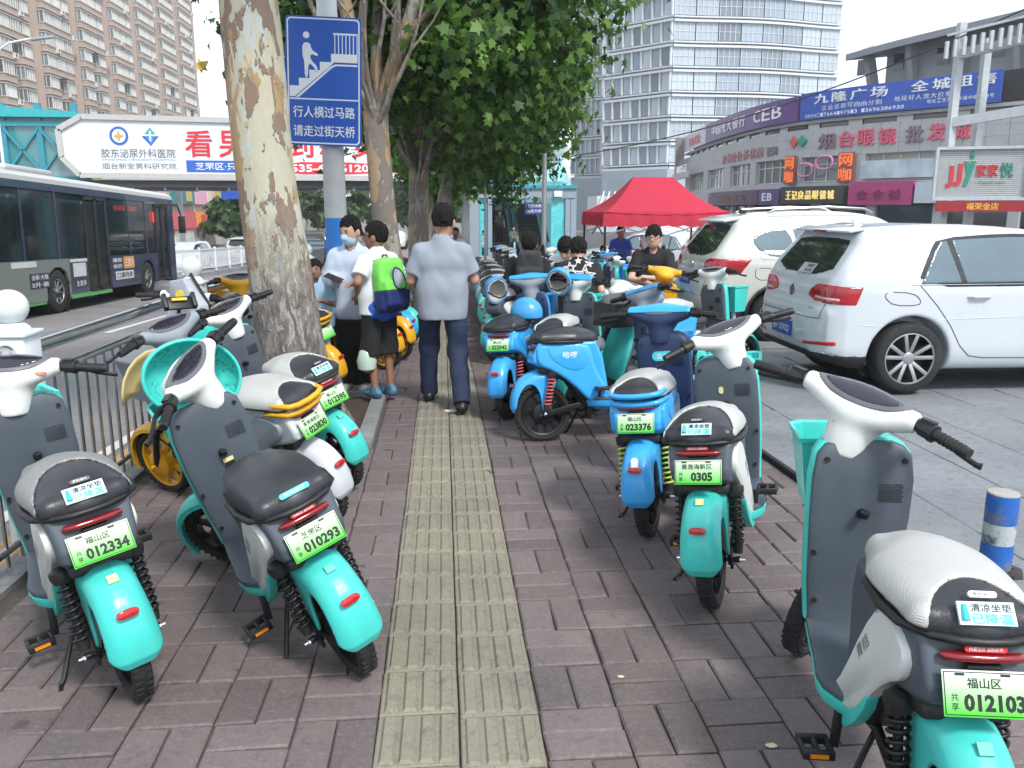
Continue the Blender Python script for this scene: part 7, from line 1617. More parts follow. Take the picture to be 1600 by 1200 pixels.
bike('yellowwhite', -.66, 4.20, 57, 13, 0, 'yellow and pale grey shared bike with plate 023830', ('黄渤海新区', '023830'), True, group=G1)
def hello(root, T, p):
    for sd in (1, -1): lettering('哈啰', WHITE_PRINT, root, frame4((.175, sd*.1485, .615), (-sd, 0, 0), (0, 0, 1)), w=.10, h=.045, bold=.015); 
def bfun(root, T, p):
    hello(root, T, p); sticker(p['shield'], TEALPRINT, '蓝天', WHITE_PRINT, REAR((.716, .0, .80), (0, 0, 1)), .12, .055, .6, .6); lettering('大哈', WHITE_PRINT, p['shield'], REAR((.735, .07, .52), (.1, 0, 1)), w=.03, h=.06); sticker(p['fender'], WHITE_PRINT, None, None, frame4((-.207, .0, .42), (0, -1, 0), (.45, 0, 1)), .034, .075)
bike('bluenavy', 1.03, 3.92, -25, 7, -8, 'sky blue shared bike with lime springs and plate 023376', ('福山区', '023376'), True, group=G2, extra=bfun)
bike('blue', .69, 5.70, -86, 8, 22, 'sky blue shared bike standing broadside with white characters on its panel', None, False, group=G2, extra=hello)
def orange_dot(root, T, p): hello(root, T, p); sticker(p['shield'], ORANGE, None, None, REAR((.716, .0, .70), (0, 0, 1)), .03, .045)
bike('blue', .50, 6.38, -25, 5, 0, 'sky blue shared bike with plate 022042 and a dark shield', ('福山区', '022042'), False, group=G2, extra=orange_dot)
bike('tealblue', .92, 6.3, -27, 8, -20, 'shared bike with blue topped white handlebar and silver seat behind the broadside blue one', (None, None), True, group=G2)
bike('teal', 2.05, 6.9, 118, 6, 0, 'teal shared bike turned to face the walk with a black crate', None, False, group=G2, basket_on=False)
bike('yellow', 2.35, 9.25, 168, 5, 12, 'yellow shared bike facing us under the youth with spectacles', None, True, group=G2)
bike('teal', 2.0, 7.5, -62, 6, 0, 'teal shared bike with green basket in front of the youth with spectacles', None, True, group=G2)
# yellow ones by the trunk
bike('yellow', -1.05, 7.28, 62, 8, -20, 'yellow shared bike with a black helmet, half behind the trunk', (None, None), True, group=G1)
bike('yellow', -.98, 8.05, 66, 6, 10, 'yellow shared bike under the small boy', (None, None), True, group=G1)
bike('yellow', -.62, 8.7, 60, 6, 0, 'yellow shared bike behind the masked woman', None, False, group=G1)
bike('yellow', -.52, 9.35, 58, 6, 0, 'yellow shared bike nearest the second trunk', None, False, group=G1)
bike('blue', -.52, 10.0, 58, 6, 0, 'blue shared bike beyond the yellow pair', None, False, group=G1)
bike('teal', -.48, 10.6, 58, 6, 0, 'teal shared bike peeping out beside the man in grey', None, False, group=G1)
bike('white', -1.50, 5.12, 10, 6, -25, 'white bike with a grey wind cover and phone clamp by the railing', None, False, group=G1)
# regular row down the right edge
rb = random.Random(4); n = 0
rowl = ['teal', 'teal', 'teal', 'teal', 'teal', 'teal', 'white', 'teal', 'blue', 'teal', 'white', 'blue', 'teal', 'teal', 'yellow', 'teal', 'blue', 'white', 'teal', 'blue']
y = 9.0; ords = ['first', 'second', 'third', 'fourth', 'fifth', 'sixth', 'seventh', 'eighth', 'ninth', 'tenth', 'eleventh', 'twelfth', 'thirteenth', 'fourteenth', 'fifteenth', 'sixteenth', 'seventeenth', 'eighteenth', 'nineteenth', 'twentieth']
for i, st in enumerate(rowl):
    bike(st, .64+.02*i+rb.uniform(-.04, .04), y, -52+rb.uniform(-5, 5), 6+rb.uniform(-2, 2), rb.uniform(-15, 15), '%s shared bike, %s in the row running down the right edge of the walk' % (st, ords[i]), None, rb.random() < .5, lod=1 if i < 6 else 2, group=G3); y += .56+.02*i
for i in range(14):
    st = rb.choice(['teal', 'blue', 'white', 'teal', 'yellow']); bike(st, 1.75+rb.uniform(-.15, .5)+.03*i, 10.9+i*.85, -60+rb.uniform(-40, 40), 6, rb.uniform(-20, 20), '%s shared bike, %s from the front in the jumble beside the slim mast' % (st, ords[i]), None, rb.random() < .5, lod=2, group=G3)
for i in range(9):
    st = rb.choice(['teal', 'blue', 'yellow', 'white']); bike(st, -1.0+rb.uniform(-.1, .1), 12.9+i*1.35, 60+rb.uniform(-8, 8), 6, 0, '%s shared bike, %s along the railing beyond the second trunk' % (st, ords[i]), None, False, lod=2, group=G3)
for i in range(6):
    st = ['white', 'teal', 'blue', 'white', 'teal', 'blue'][i]; bike(st, -13.4-.1*i, 34+i*1.7, 95+rb.uniform(-10, 10), 5, 0, '%s scooter, %s of those parked beyond the median rail' % (st, ords[i]), None, False, lod=2, group='scooters beyond the median rail', z=rz_(34+i*1.7))
# ---------------------------------------------------------------- things carried by the bikes
def helmet(label, m4, shell, lining=None, flip=False):
    o = empty('helmet', (0, 0, 0), label=label, cat='helmet', group='helmets left on the bikes')
    f = lambda P: sd_ell(P, (0, 0, 0), (.115, .135, .13))
    def sh(P): d = f(P); return np.maximum(np.maximum(d, -(d+.011)), -.035-P[:, 2]-.2*P[:, 1])
    place(geo(('helmet', shell.name), lambda: surf(sh, (-.16, -.18, -.08), (.16, .18, .17), .006, 'shell', shell)), 'shell', o)
    place(geo(('helmlin', (lining or LGREY).name), lambda: surf(lambda P: np.maximum(np.maximum(f(P)+.012, -(f(P)+.030)), -.033-P[:, 2]-.2*P[:, 1]), (-.16, -.18, -.08), (.16, .18, .17), .0085, 'lining', lining or LGREY)), 'lining', o)
    mb = MB(); mb.tube([(-.10, .0, -.02), (-.06, .01, -.09), (0, .02, -.12), (.06, .01, -.09), (.10, 0, -.02)], .008, 6, flat=.4); mb.obj('strap', BLACKP, o); o.matrix_world = m4; return o
GL = M('helmet_lining', (.42, .41, .38), .8, var=.15)
HB = M('helmet_blue', (.05, .30, .62), .3, coat=.3); HK = M('helmet_black', (.02, .02, .021), .25, coat=.4)
E_ = lambda x, y, z, rx, ry, rz: Matrix.Translation((x, y, z)) @ Matrix.Rotation(R(rz), 4, 'Z') @ Matrix.Rotation(R(ry), 4, 'Y') @ Matrix.Rotation(R(rx), 4, 'X')
helmet('upturned blue helmet with grey lining hung left of the dark shield', E_(.44, 7.0, .95, -66, 0, 18) @ Matrix.Scale(.88, 4), HB, GL); helmet('upturned blue helmet with grey lining hung on the right handlebar end', E_(.97, 6.98, 1.02, -58, 0, -22) @ Matrix.Scale(.92, 4), HB, GL)
helmet('glossy black helmet hung on the yellow bike beside the trunk', E_(-1.62, 6.55, .86, -15, 10, 40), HK, BLACKP)
helmet('blue helmet resting behind the plate 022042 seat', E_(.66, 6.62, .80, 10, 0, 60), HB, GL)
# black crate with a rain cape on the turned teal bike
o = empty('crate', (1.36, 6.30, .74), label='black plastic crate holding a folded grey cape', cat='crate', rz=R(28)); w, d, h_ = .34, .24, .18
for a, c in (((0, -d/2, h_/2), (w, .012, h_)), ((0, d/2, h_/2), (w, .012, h_)), ((-w/2, 0, h_/2), (.012, d, h_)), ((w/2, 0, h_/2), (.012, d, h_))): MB().box(a, c).obj('side', BLACKP, o, bevel=.003)
MB().box((0, 0, .006), (w, d, .012)).obj('bottom', BLACKP, o, smooth=0)
def cf(P): return sd_ell(P, (0, 0, .16), (.17, .11, .10))-.02*np.sin(25*P[:, 0]+9*P[:, 2])*np.sin(21*P[:, 1]+14*P[:, 2])
cp = place(surf(cf, (-.25, -.2, 0), (.25, .2, .34), .012, 'rain_cape', M('cape_grey', (.10, .105, .10), .45, var=.2)), 'rain_cape'); cp.matrix_world = Matrix.Translation((1.36, 6.30, .74)) @ Matrix.Rotation(R(28), 4, 'Z'); tag(cp, 'folded grey rain cape lying in the black crate', 'rain cape')
def gf(P): return sd_ell(P, (0, 0, 0), (.055, .04, .07))-.006*np.sin(60*P[:, 0])*np.sin(50*P[:, 2])
rb_ = place(surf(gf, (-.09, -.08, -.1), (.09, .08, .1), .008, 'plastic_bag', M('bag_red_white', (.62, .16, .15), .4, var=.7, scale=14)), 'plastic_bag', loc=(1.36, 5.1, .78)); tag(rb_, 'small red and white plastic bag hung on the blue bike', 'bag')
# wind cover on the white bike
def wc(P): 
    d = sd_poly(P[:, 0], P[:, 2], [(-.20, -.16), (.18, -.20), (.20, .02), (.05, .20), (-.10, .16)]); q = np.maximum(d, np.abs(P[:, 1]+.05*np.sin(6*P[:, 0]))-.05); return q-.012*np.sin(14*P[:, 0]+20*P[:, 2])*.6
o = empty('wind_cover', (-1.72, 5.72, .98), label='grey quilted wind cover over the white bike handlebar', cat='wind cover', rz=R(-28)); place(surf(wc, (-.3, -.14, -.26), (.3, .14, .26), .011, 'quilted_cover', M('cover_grey', (.36, .39, .43), .7, var=.1, bump=.3, bscale=30)), 'quilted_cover', o); sticker(o, M('yellow_spot', (.75, .58, .05), .5), None, None, Matrix.Translation((.02, -.07, .08)), .07, .07)
MB().tube([(.18, 0, -.18), (.20, 0, .02), (.06, 0, .22), (.05, 0, .20)], .01, 6).obj('edge_trim', BLACKP, o)
o = empty('phone_clamp', (-1.60, 5.18, 1.06), label='black phone clamp with yellow pads on the white bike', cat='phone clamp', rz=R(35)); MB().box((0, 0, 0), (.17, .02, .085), rot=rotm('X', -35)).obj('back_plate', BLACKP, o, bevel=.006)
for sx in (-.085, .085): MB().box((sx, -.012, .012), (.025, .05, .10), rot=rotm('X', -35)).obj('jaw', BLACKP, o, bevel=.006)
for zz in (-.025, .025): MB().box((0, -.014-.4*zz*0, zz), (.09, .006, .018), rot=rotm('X', -35)).obj('pad', M('pad_yellow', (.70, .42, .05), .5), o, smooth=0)
MB().tube([(0, .0, -.02), (0, .04, -.12)], .012, 6).obj('stalk', BLACKP, o)
# yellow rain shade over the nearest teal handlebar's neighbour
def shade(label, m4, mat):
    mb = MB(); rs = []
    for i in range(9):
        t = i/8; a = R(-70+140*t); ring = []
        rs.append([(.20*math.sin(a)*s_, .03-.10*s_*s_+.02*(1-math.cos(a)), .19*math.cos(a)*s_) for s_ in (0.15, .4, .65, .85, 1.0)])
    vs = [p for r_ in rs for p in r_]; fs = [(i*5+j, i*5+j+1, (i+1)*5+j+1, (i+1)*5+j) for i in range(8) for j in range(4)]; mb.add(vs, fs); o = mb.obj('fairing', mat, None, smooth=60, fix=False); o.matrix_world = m4; so = o.modifiers.new('thick', 'SOLIDIFY'); so.thickness = .006; tag(o, label, 'fairing'); return o
def bowl(P): d = sd_ell(P, (0, 0, 0), (.20, .13, .165)); return smax(np.maximum(d, -(d+.014)), -P[:, 1]-.02+.3*np.abs(P[:, 2])*0, .01)
o = place(surf(bowl, (-.26, -.05, -.24), (.26, .19, .24), .0095, 'fairing', TEAL), 'fairing'); o.matrix_world = E_(-1.05, 3.50, .93, -6, 8, 26); tag(o, 'round teal wind fairing behind the handlebar of bike 010293', 'fairing')
shade('faded yellow front fairing showing beyond the teal one', E_(-1.40, 3.98, .78, -8, -30, 62), M('faded_yellow', (.60, .46, .20), .5, var=.1))
# litter
for x, y, s_, m, l, nm in ((.04, 6.62, .05, WHITE_PRINT, 'crumpled white tissue behind the walking man’s heel', 'tissue'), (.60, 2.62, .012, M('butt_tan', (.6, .5, .35), .8), 'cigarette butt on the bricks beside the tactile strip', 'cigarette butt'), (-.78, 2.02, .03, M('small_leaf_green', (.12, .25, .06), .7), 'small green leaf on the near bricks', 'leaf'), (.98, 2.2, .018, M('butt_tan', (.6, .5, .35), .8), 'tan paper scrap on the near bricks', 'paper scrap')):
    def lf_(P): return sd_ell(P, (0, 0, s_*.25), (s_, s_*.6, s_*.25))-s_*.08*np.sin(5/s_*P[:, 0])*np.sin(6/s_*P[:, 1])
    o = place(surf(lf_, (-1.4*s_, -s_, -.05*s_), (1.4*s_, s_, .8*s_), s_*.16, nm, m), nm, loc=(x, y, gz(y)+.002)); o.name = nm.replace(' ', '_'); tag(o, l, nm)
# ================================================================ people
SKIN = M('skin', (.42, .235, .16), .5, var=.08, scale=12); SKIN2 = M('skin_tanned', (.27, .135, .085), .5, var=.08, scale=12); SKIN3 = M('skin_fair', (.52, .32, .24), .5, var=.06, scale=12)
HAIR = M('black_hair', (.008, .007, .007), .75, var=.5, scale=60, bump=.9, bscale=140, spec=.25)
def cloth(name, col, rough=.85, bs=300): return M(name, col, rough, var=.09, scale=9, bump=.15, bscale=bs)
GREYT = cloth('grey_melange', (.255, .285, .335)); JEAN = cloth('dark_denim', (.018, .028, .065)); BLKC = cloth('black_cotton', (.012, .012, .013)); PALEB = cloth('pale_blue_jacket', (.48, .56, .68)); WHT = cloth('white_cotton', (.62, .65, .68)); ROYAL = cloth('royal_blue', (.03, .11, .50)); LBLUE = cloth('light_blue_cotton', (.30, .48, .62)); DKC = cloth('charcoal_cotton', (.03, .032, .036))
SHOEW = M('shoe_white', (.55, .54, .50), .6, var=.1); SHOEB = M('shoe_black', (.014, .014, .015), .4, var=.1); SHOEC = M('shoe_teal', (.05, .13, .20), .5, var=.9, scale=22)
EYEM = M('eye_dark', (.012, .01, .01), .2); LIP = M('lips', (.34, .12, .10), .5)
LENS = M('spectacle_black', (.01, .01, .01), .3)
def wrinkle(P, s, amp):
    x, y, z = P[:, 0], P[:, 1], P[:, 2]
    return amp*(np.sin(19*z+7*np.sin(9*x+s)+s)*np.sin(13*x+11*y+2*s)+.6*np.sin(31*z+17*y+3*s+4*np.sin(12*x)))
def std(h=1.7, wide=1.0):
    k = h/1.7; w = k*wide
    J = dict(hipL=(-.09*w, 0, .90*k), hipR=(.09*w, 0, .90*k), kneeL=(-.10*w, .02*k, .49*k), kneeR=(.10*w, .02*k, .49*k), ankL=(-.10*w, -.02*k, .085*k), ankR=(.10*w, -.02*k, .085*k),
             waist=(0, 0, 1.05*k), chest=(0, .0, 1.27*k), shL=(-.168*w, 0, 1.345*k), shR=(.168*w, 0, 1.345*k), elL=(-.235*w, -.02*k, 1.10*k), elR=(.235*w, -.02*k, 1.10*k), wrL=(-.25*w, .06*k, .88*k), wrR=(.25*w, .06*k, .88*k), neck=(0, -.005*k, 1.435*k), head=(0, .02*k, 1.57*k))
    return {a: np.array(b, float) for a, b in J.items()}, k
def person(name_label, loc, face, J, k, skin=SKIN, top=None, bottom=None, shoes=SHOEW, hair='short', wide=1.0, sleeve='short', leg='long', hem=.80, h=.0105, group='people on the sidewalk', yaw=0, tilt=0, lower=True, seed=1.0, fingers=True, facef=True, extra=None, loose=1.0, headturn=0, hm=HAIR, legw=1.0):
    """face: heading in degrees left of +Y; J in a frame with +y ahead and +x to the person's right"""
    o = empty('person', loc, label=name_label, cat='person', group=group, rz=R(face)); W = wide*k
    hd = J['head']; Rh = np.array(Matrix.Rotation(R(headturn), 3, 'Z') @ Matrix.Rotation(R(tilt), 3, 'X'))
    kb, k = k, k*1.13
    def H(P): return (P-hd) @ Rh/(kb*1.13)                    # head space
    def headf(P):
        q = H(P); d = sd_ell(q, (0, -.012, .022), (.076, .098, .10)); d = smin(d, sd_ell(q, (0, .022, -.045), (.056, .066, .072)), .05)
        d = smin(d, sd_cap(q, (0, .088, .0), (0, .104, -.022), .009, .012), .014)
        for s in (-1, 1): d = smin(d, sd_ell(q, (s*.078, -.012, -.012), (.012, .020, .032)), .012)
        for s in (-1, 1): d = smax(d, -sd_ell(q, (s*.033, .098, .012), (.020, .016, .011)), .012)
        return d*k*1.13
    kh = k; k = kb
    def arm(P, s, r0, off=0):
        S, E, Wr = J['sh'+s], J['el'+s], J['wr'+s]; return smin(sd_cap(P, S, E, (.050*W+off), (.040*k+off)), sd_cap(P, E, Wr, .038*k+off, .027*k+off), .02)
    def hand(P, s):
        E, Wr = J['el'+s], J['wr'+s]; t = unit(Wr-E); sd = unit(np.cross(t, [0, 0, 1.0]) if abs(t[2]) < .9 else np.array([0, 1.0, 0])); up = np.cross(sd, t)
        d = sd_cap(P, Wr, Wr+t*.075*k, .026*k, .030*k)
        if fingers:
            sg = 1 if s == 'L' else -1
            for i in range(4):
                b = Wr+t*.085*k+sd*(i-1.5)*.019*k; L_ = (.062, .072, .068, .052)[i]*k; m = b+t*L_*.5-up*.006*k; d = np.minimum(d, np.minimum(sd_cap(P, b-t*.02*k, m, .0095*k), sd_cap(P, m, m+t*L_*.4-up*.025*k, .009*k, .0075*k)))
            b = Wr+t*.02*k+sd*sg*-.028*k; m = b+t*.035*k-sd*sg*.022*k; d = smin(d, np.minimum(sd_cap(P, b, m, .012*k), sd_cap(P, m, m+t*.032*k, .0105*k, .009*k)), .008)
        return d
    def legf(P, s, off=0): return smin(sd_cap(P, J['hip'+s], J['knee'+s], .078*W+off, .056*k+off), sd_cap(P, J['knee'+s], J['ank'+s], .054*k+off, .036*k+off), .03)
    def torso(P, off=0):
        hp = (J['hipL']+J['hipR'])/2; c, w = J['chest'], J['waist']; sm = (J['shL']+J['shR'])/2; ax = unit(J['shR']-J['shL']); upv = unit(sm-hp); fwv = unit(np.cross(upv, ax))
        # flatten front to back about the spine
        t = (P-hp) @ upv; L_ = np.linalg.norm(sm-hp); tc = np.clip(t/L_, 0, 1); sp = np.where((tc < .45)[:, None], hp+(w-hp)*(tc/.45)[:, None], w+(sm-w)*((tc-.45)/.55)[:, None]); y_ = (P-sp) @ fwv; P = P+fwv*(y_*.30)[:, None]
        d = sd_cap(P, c-ax*.085*W, c+ax*.085*W, .108*W+off); d = smin(d, sd_cap(P, w-ax*.06*W, w+ax*.06*W, .102*W+off), .10); d = smin(d, sd_cap(P, hp-ax*.07*W, hp+ax*.07*W, .103*W+off), .10)
        d = smin(d, np.minimum(sd_cap(P, sm+upv*.045*k, J['shL'], .050*k+off, .044*W+off), sd_cap(P, sm+upv*.045*k, J['shR'], .050*k+off, .044*W+off)), .05); d = smin(d, sd_cap(P, sm, J['neck'], .065*k+off, .05*k+off), .05); return d/1.1
    def bodyf(P):
        d = headf(P); d = smin(d, sd_cap(P, J['neck']-np.array([0, 0, .05*k]), hd-np.array([0, .015*k, .05*k]), .052*k, .048*k), .02); d = smin(d, torso(P, -.02), .03)
        for s in 'LR': d = smin(d, np.minimum(arm(P, s, 0), hand(P, s)), .012)
        if lower:
            for s in 'LR': d = smin(d, legf(P, s, -.004), .02)
        return d
    pts = np.array(list(J.values())); lo, hi = pts.min(0)-.24*k, pts.max(0)+.24*k; lo[2] = max(lo[2], .04)
    place(surf(bodyf, lo, hi, h, 'body', skin), 'body', o)
    # shirt
    cuff = {'short': .62, 'long': 1.9, 'none': .05}[sleeve]; off = .016*loose
    def topf(P):
        d = torso(P, off)
        for s in 'LR':
            S, E, Wr = J['sh'+s], J['el'+s], J['wr'+s]
            if sleeve == 'none': continue
            if sleeve == 'short': a = sd_cap(P, S, S+(E-S)*.72, .048*W+off, .058*W+off); a = smax(a, ((P-(S+(E-S)*.74)) @ unit(E-S)), .01)
            else: a = smin(sd_cap(P, S, E, .050*W+off, .048*k+off), sd_cap(P, E, Wr, .048*k+off, .036*k+off), .03); a = smax(a, ((P-Wr) @ unit(Wr-E)), .01)
            d = smin(d, a, .03)
        hp = (J['hipL']+J['hipR'])/2; up = unit(J['chest']-hp); d = smin(d, sd_cap(P*np.array([1, 1.12, 1]), hp-up*.10*k-np.array([.07*W, 0, 0]), hp-up*.10*k+np.array([.07*W, 0, 0]), .097*W+off), .10)
        d = smin(d, sd_cap(P*np.array([1, 1.12, 1]), J['waist']-np.array([.075*W, 0, 0]), J['waist']+np.array([.075*W, 0, 0]), .098*W+off), .10)
        d = d-wrinkle(P, seed, .0022)
        d = smax(d, ((J['waist']+(hp-J['waist'])*((1.05-hem)/.15))-P) @ up, .008)
        nk = J['neck']+np.array([0, .02*k, .0]); d = np.maximum(d, -sd_cap(P, nk-np.array([0, 0, .02*k]), nk+np.array([0, .02, .25*k]), .058*k)); return d
    place(surf(topf, lo, hi, h, 'shirt', top), 'shirt', o)
    if lower and bottom:
        end = {'long': 1.0, 'short': .12, 'skirt': .92}[leg]
        def botf(P):
            d = None; hp = (J['hipL']+J['hipR'])/2
            d = sd_cap(P, hp-np.array([.06*W, 0, -.03]), hp+np.array([.06*W, 0, .03]), .118*W)
            for s in 'LR':
                Hh, K, A = J['hip'+s], J['knee'+s], J['ank'+s]; e = K+(A-K)*end
                a = smin(sd_cap(P, Hh, K, .100*W*legw, (.080*legw if leg == 'long' else .098)*k), sd_cap(P, K, e, (.078*legw if leg == 'long' else .10)*k, (.070*legw if leg == 'long' else .105)*k), .04); a = smax(a, (P-e) @ unit(A-K)-.02*k, .01)
                d = smin(d, a, .03 if leg != 'skirt' else .12)
            zt = J['waist'][2]+(hp[2]-J['waist'][2])*((1.05-hem)/.15)+.03*k; return smax(d-wrinkle(P, seed+2, .005), P[:, 2]-min(zt, hp[2]+.11*k), .01)
        place(surf(botf, lo, hi, h, 'trousers' if leg == 'long' else ('shorts' if leg == 'short' else 'wide_trousers'), bottom), 'trousers' if leg == 'long' else ('shorts' if leg == 'short' else 'wide_trousers'), o)
        for s in 'LR':
            A = J['ank'+s]; K = J['knee'+s]; dv = A-K; fl = A[2] < .2*k
            fw = np.array([0, 1.0, 0]) if fl else unit(np.array([0, .55, -.85]))
            heel = A+np.array([0, -.035*k, -.055*k]) if A[2] < .12*k else A-fw*.03*k+unit(dv)*.05*k
            toe = heel+(fw if A[2] < .12*k else unit(np.array([0, .8, -.6])))*.185*k
            def sf(P):
                d = smin(sd_cap(P, heel+np.array([0, 0, .012*k]), toe+np.array([0, 0, .008*k]), .042*k, .040*k), sd_cap(P, A, heel+np.array([0, .02*k, .01*k]), .046*k, .044*k), .03); return np.maximum(d, (min(heel[2], toe[2])-.032*k)-P[:, 2])
            place(surf(sf, np.minimum(heel, toe)-.1*k, np.maximum(np.maximum(heel, toe), A)+.1*k, .0085, 'shoe', shoes), 'shoe', o)
    # hair
    def hairf(P):
        q = H(P); d = sd_ell(q, (0, -.016, .030), (.089, .110, .112) if hair == 'fringe' else (.086, .107, .108)); d = d-.005*np.sin(75*q[:, 0]+30*q[:, 2]+6*np.sin(40*q[:, 1]))*np.sin(50*q[:, 1]+23*q[:, 2]+seed)-.003*np.sin(140*q[:, 0]+60*q[:, 1])
        line = {'short': .045, 'fringe': .026, 'tied': .062, 'crop': .05}[hair]
        cut = np.maximum(q[:, 1]*.9-.02+(.0-q[:, 2]+line)*1.2, -1)           # bare face in front
        bare = np.maximum(np.minimum(.012-q[:, 1], 9)*0+(q[:, 1]-.018), q[:, 2]-line-.012*np.cos(40*q[:, 0]))
        low = -q[:, 2]-.055 if hair != 'crop' else -q[:, 2]-.035
        jag = .007*np.sin(85*q[:, 0]+seed)+.004*np.sin(190*q[:, 0]); d = smax(d, -smax((.020-q[:, 1]+.25*np.abs(q[:, 0])), (q[:, 2]-line-jag), .006), .006); d = smax(d, low-.35*np.clip(-q[:, 1]-.03, 0, .2), .01)
        ear = np.maximum(np.abs(q[:, 1]+.006)-.026, np.maximum(q[:, 2]-.015, .055-np.abs(q[:, 0]))); d = np.maximum(d, -ear)
        if hair == 'tied': d = smin(d, sd_cap(q, (0, -.11, .02), (0, -.14, -.06), .03, .02), .02)
        return d*kh
    place(surf(hairf, hd-.21*k, hd+.21*k, .0066, 'hair', hm), 'hair', o)
    if facef:
        Rm = Matrix([list(r) for r in Rh])
        def fp(p): return Vector(hd)+(Rm @ Vector(p))*kh
        for s in (-1, 1):
            e = MB().sphere((0, 0, 0), (.0125*k, .004*k, .0055*k), 10, 6).obj('eye', EYEM, o); e.location = fp((s*.032, .0835, .010)); e.rotation_euler = Rm.to_euler()
            b = MB().sphere((0, 0, 0), (.021*k, .005*k, .004*k), 8, 5).obj('eyebrow', hm, o); b.location = fp((s*.034, .086, .033)); b.rotation_euler = (Rm @ Matrix.Rotation(R(-s*7), 3, 'Y')).to_euler()
        m = MB().sphere((0, 0, 0), (.022*k, .006*k, .0065*k), 10, 6).obj('mouth', LIP, o); m.location = fp((0, .082, -.060)); m.rotation_euler = Rm.to_euler()
    if extra: extra(o, J, k, H, Rh, lo, hi)
    return o
def spectacles(o, J, k, H, Rh, lo, hi):
    mb = MB()
    for s in (-1, 1):
        mb.tube([(s*.034+.026*math.cos(a), .104, .008+.019*math.sin(a)) for a in (2*math.pi*i/14 for i in range(14))], .0028, 5, closed=True); mb.tube([(s*.060, .102, .012), (s*.080, .06, .012), (s*.082, -.01, .008)], .0026, 5)
    mb.tube([(-.009, .107, .010), (.009, .107, .010)], .0025, 5); g = mb.obj('spectacles', LENS, o); g.matrix_local = Matrix.Translation(J['head']) @ Matrix([list(r) for r in Rh]).to_4x4() @ Matrix.Scale(k*1.13, 4)
def mask(o, J, k, H, Rh, lo, hi):
    def f(P):
        q = H(P); d = smin(sd_ell(q, (0, .022, -.045), (.064, .076, .076)), sd_cap(q, (0, .09, -.012), (0, .10, -.03), .02), .03); return np.maximum(np.maximum(d, .012-q[:, 1]), np.maximum(q[:, 2]+.006-.0*q[:, 1], -.112-q[:, 2]))*k
    place(surf(f, J['head']-.14*k, J['head']+.16*k, .006, 'mask', M('mask_blue', (.45, .62, .72), .7, bump=.4, bscale=8)), 'mask', o)
def phone(o, J, k, p, rot):
    b = MB().box((0, 0, 0), (.075, .155, .009)).obj('phone', BLACKP, None, bevel=.004); b.parent = o; b.location = p; b.rotation_euler = rot; return b
A_ = np.array
# 1 man in grey T-shirt walking away
J, k = std(1.66, 1.02)
J.update(hipL=A_((-.10, 0, .86)), hipR=A_((.10, 0, .86)), kneeL=A_((-.12, .18, .48)), ankL=A_((-.13, .26, .085)), kneeR=A_((.12, .02, .47)), ankR=A_((.14, -.26, .10)), elL=A_((-.25, .03, 1.05)), wrL=A_((-.19, .24, .98)), elR=A_((.26, .05, 1.05)), wrR=A_((.20, .26, 1.05)), head=A_((.02, .05, 1.515)), shL=A_((-.172, 0, 1.285)), shR=A_((.172, 0, 1.285)), neck=A_((0, 0, 1.375)), chest=A_((0, 0, 1.19)), waist=A_((0, .01, .99)))
person('man in grey T-shirt and dark jeans walking away down the walk', (-.01, 6.78, 0), 0, J, k, SKIN, GREYT, JEAN, SHOEB, 'crop', 1.0, hem=.85-.09, h=.0095, headturn=-14, tilt=-12, seed=1.3, loose=1.15, legw=1.04)
# 2 masked woman
J, k = std(1.53, .95)
J.update(elL=A_((-.25, .05, 1.02)), wrL=A_((-.12, .24, 1.0)), elR=A_((.24, .03, 1.0)), wrR=A_((.06, .25, 1.02)), head=A_((0, .035, 1.425)))
def wx(o, J, k, H, Rh, lo, hi): mask(o, J, k, H, Rh, lo, hi)
woman = person('woman in a face mask, pale blue jacket and wide black trousers', (-.80, 7.52, 0), 168, J, k, SKIN3, PALEB, BLKC, SHOEW, 'tied', 1.02, 'long', 'skirt', hem=.70, headturn=-22, tilt=-14, seed=2.1, loose=1.5, extra=wx, h=.0105)
p = MB().box((0, 0, 0), (.078, .16, .009)).obj('phone', BLACKP, None, bevel=.004); p.location = (-.93, 7.20, 1.045); p.rotation_euler = (R(20), R(-18), R(60)); tag(p, 'black phone held by the masked woman', 'phone')
# 3 boy with the backpack
J, k = std(1.46, .98)
J.update(kneeL=A_((-.09, .02, .42)), kneeR=A_((.09, .02, .42)), elL=A_((-.26, -.06, 1.0)), wrL=A_((-.16, .08, .88)), elR=A_((.24, -.03, .98)), wrR=A_((.16, .12, .92)), head=A_((0, .03, 1.36)))
boy = person('boy with black shorts and white T-shirt carrying a green backpack', (-.545, 7.10, .03), 42, J, k, SKIN2, WHT, BLKC, SHOEC, 'crop', 1.0, 'short', 'short', hem=.84, headturn=32, seed=3.2, loose=1.5, extra=spectacles)
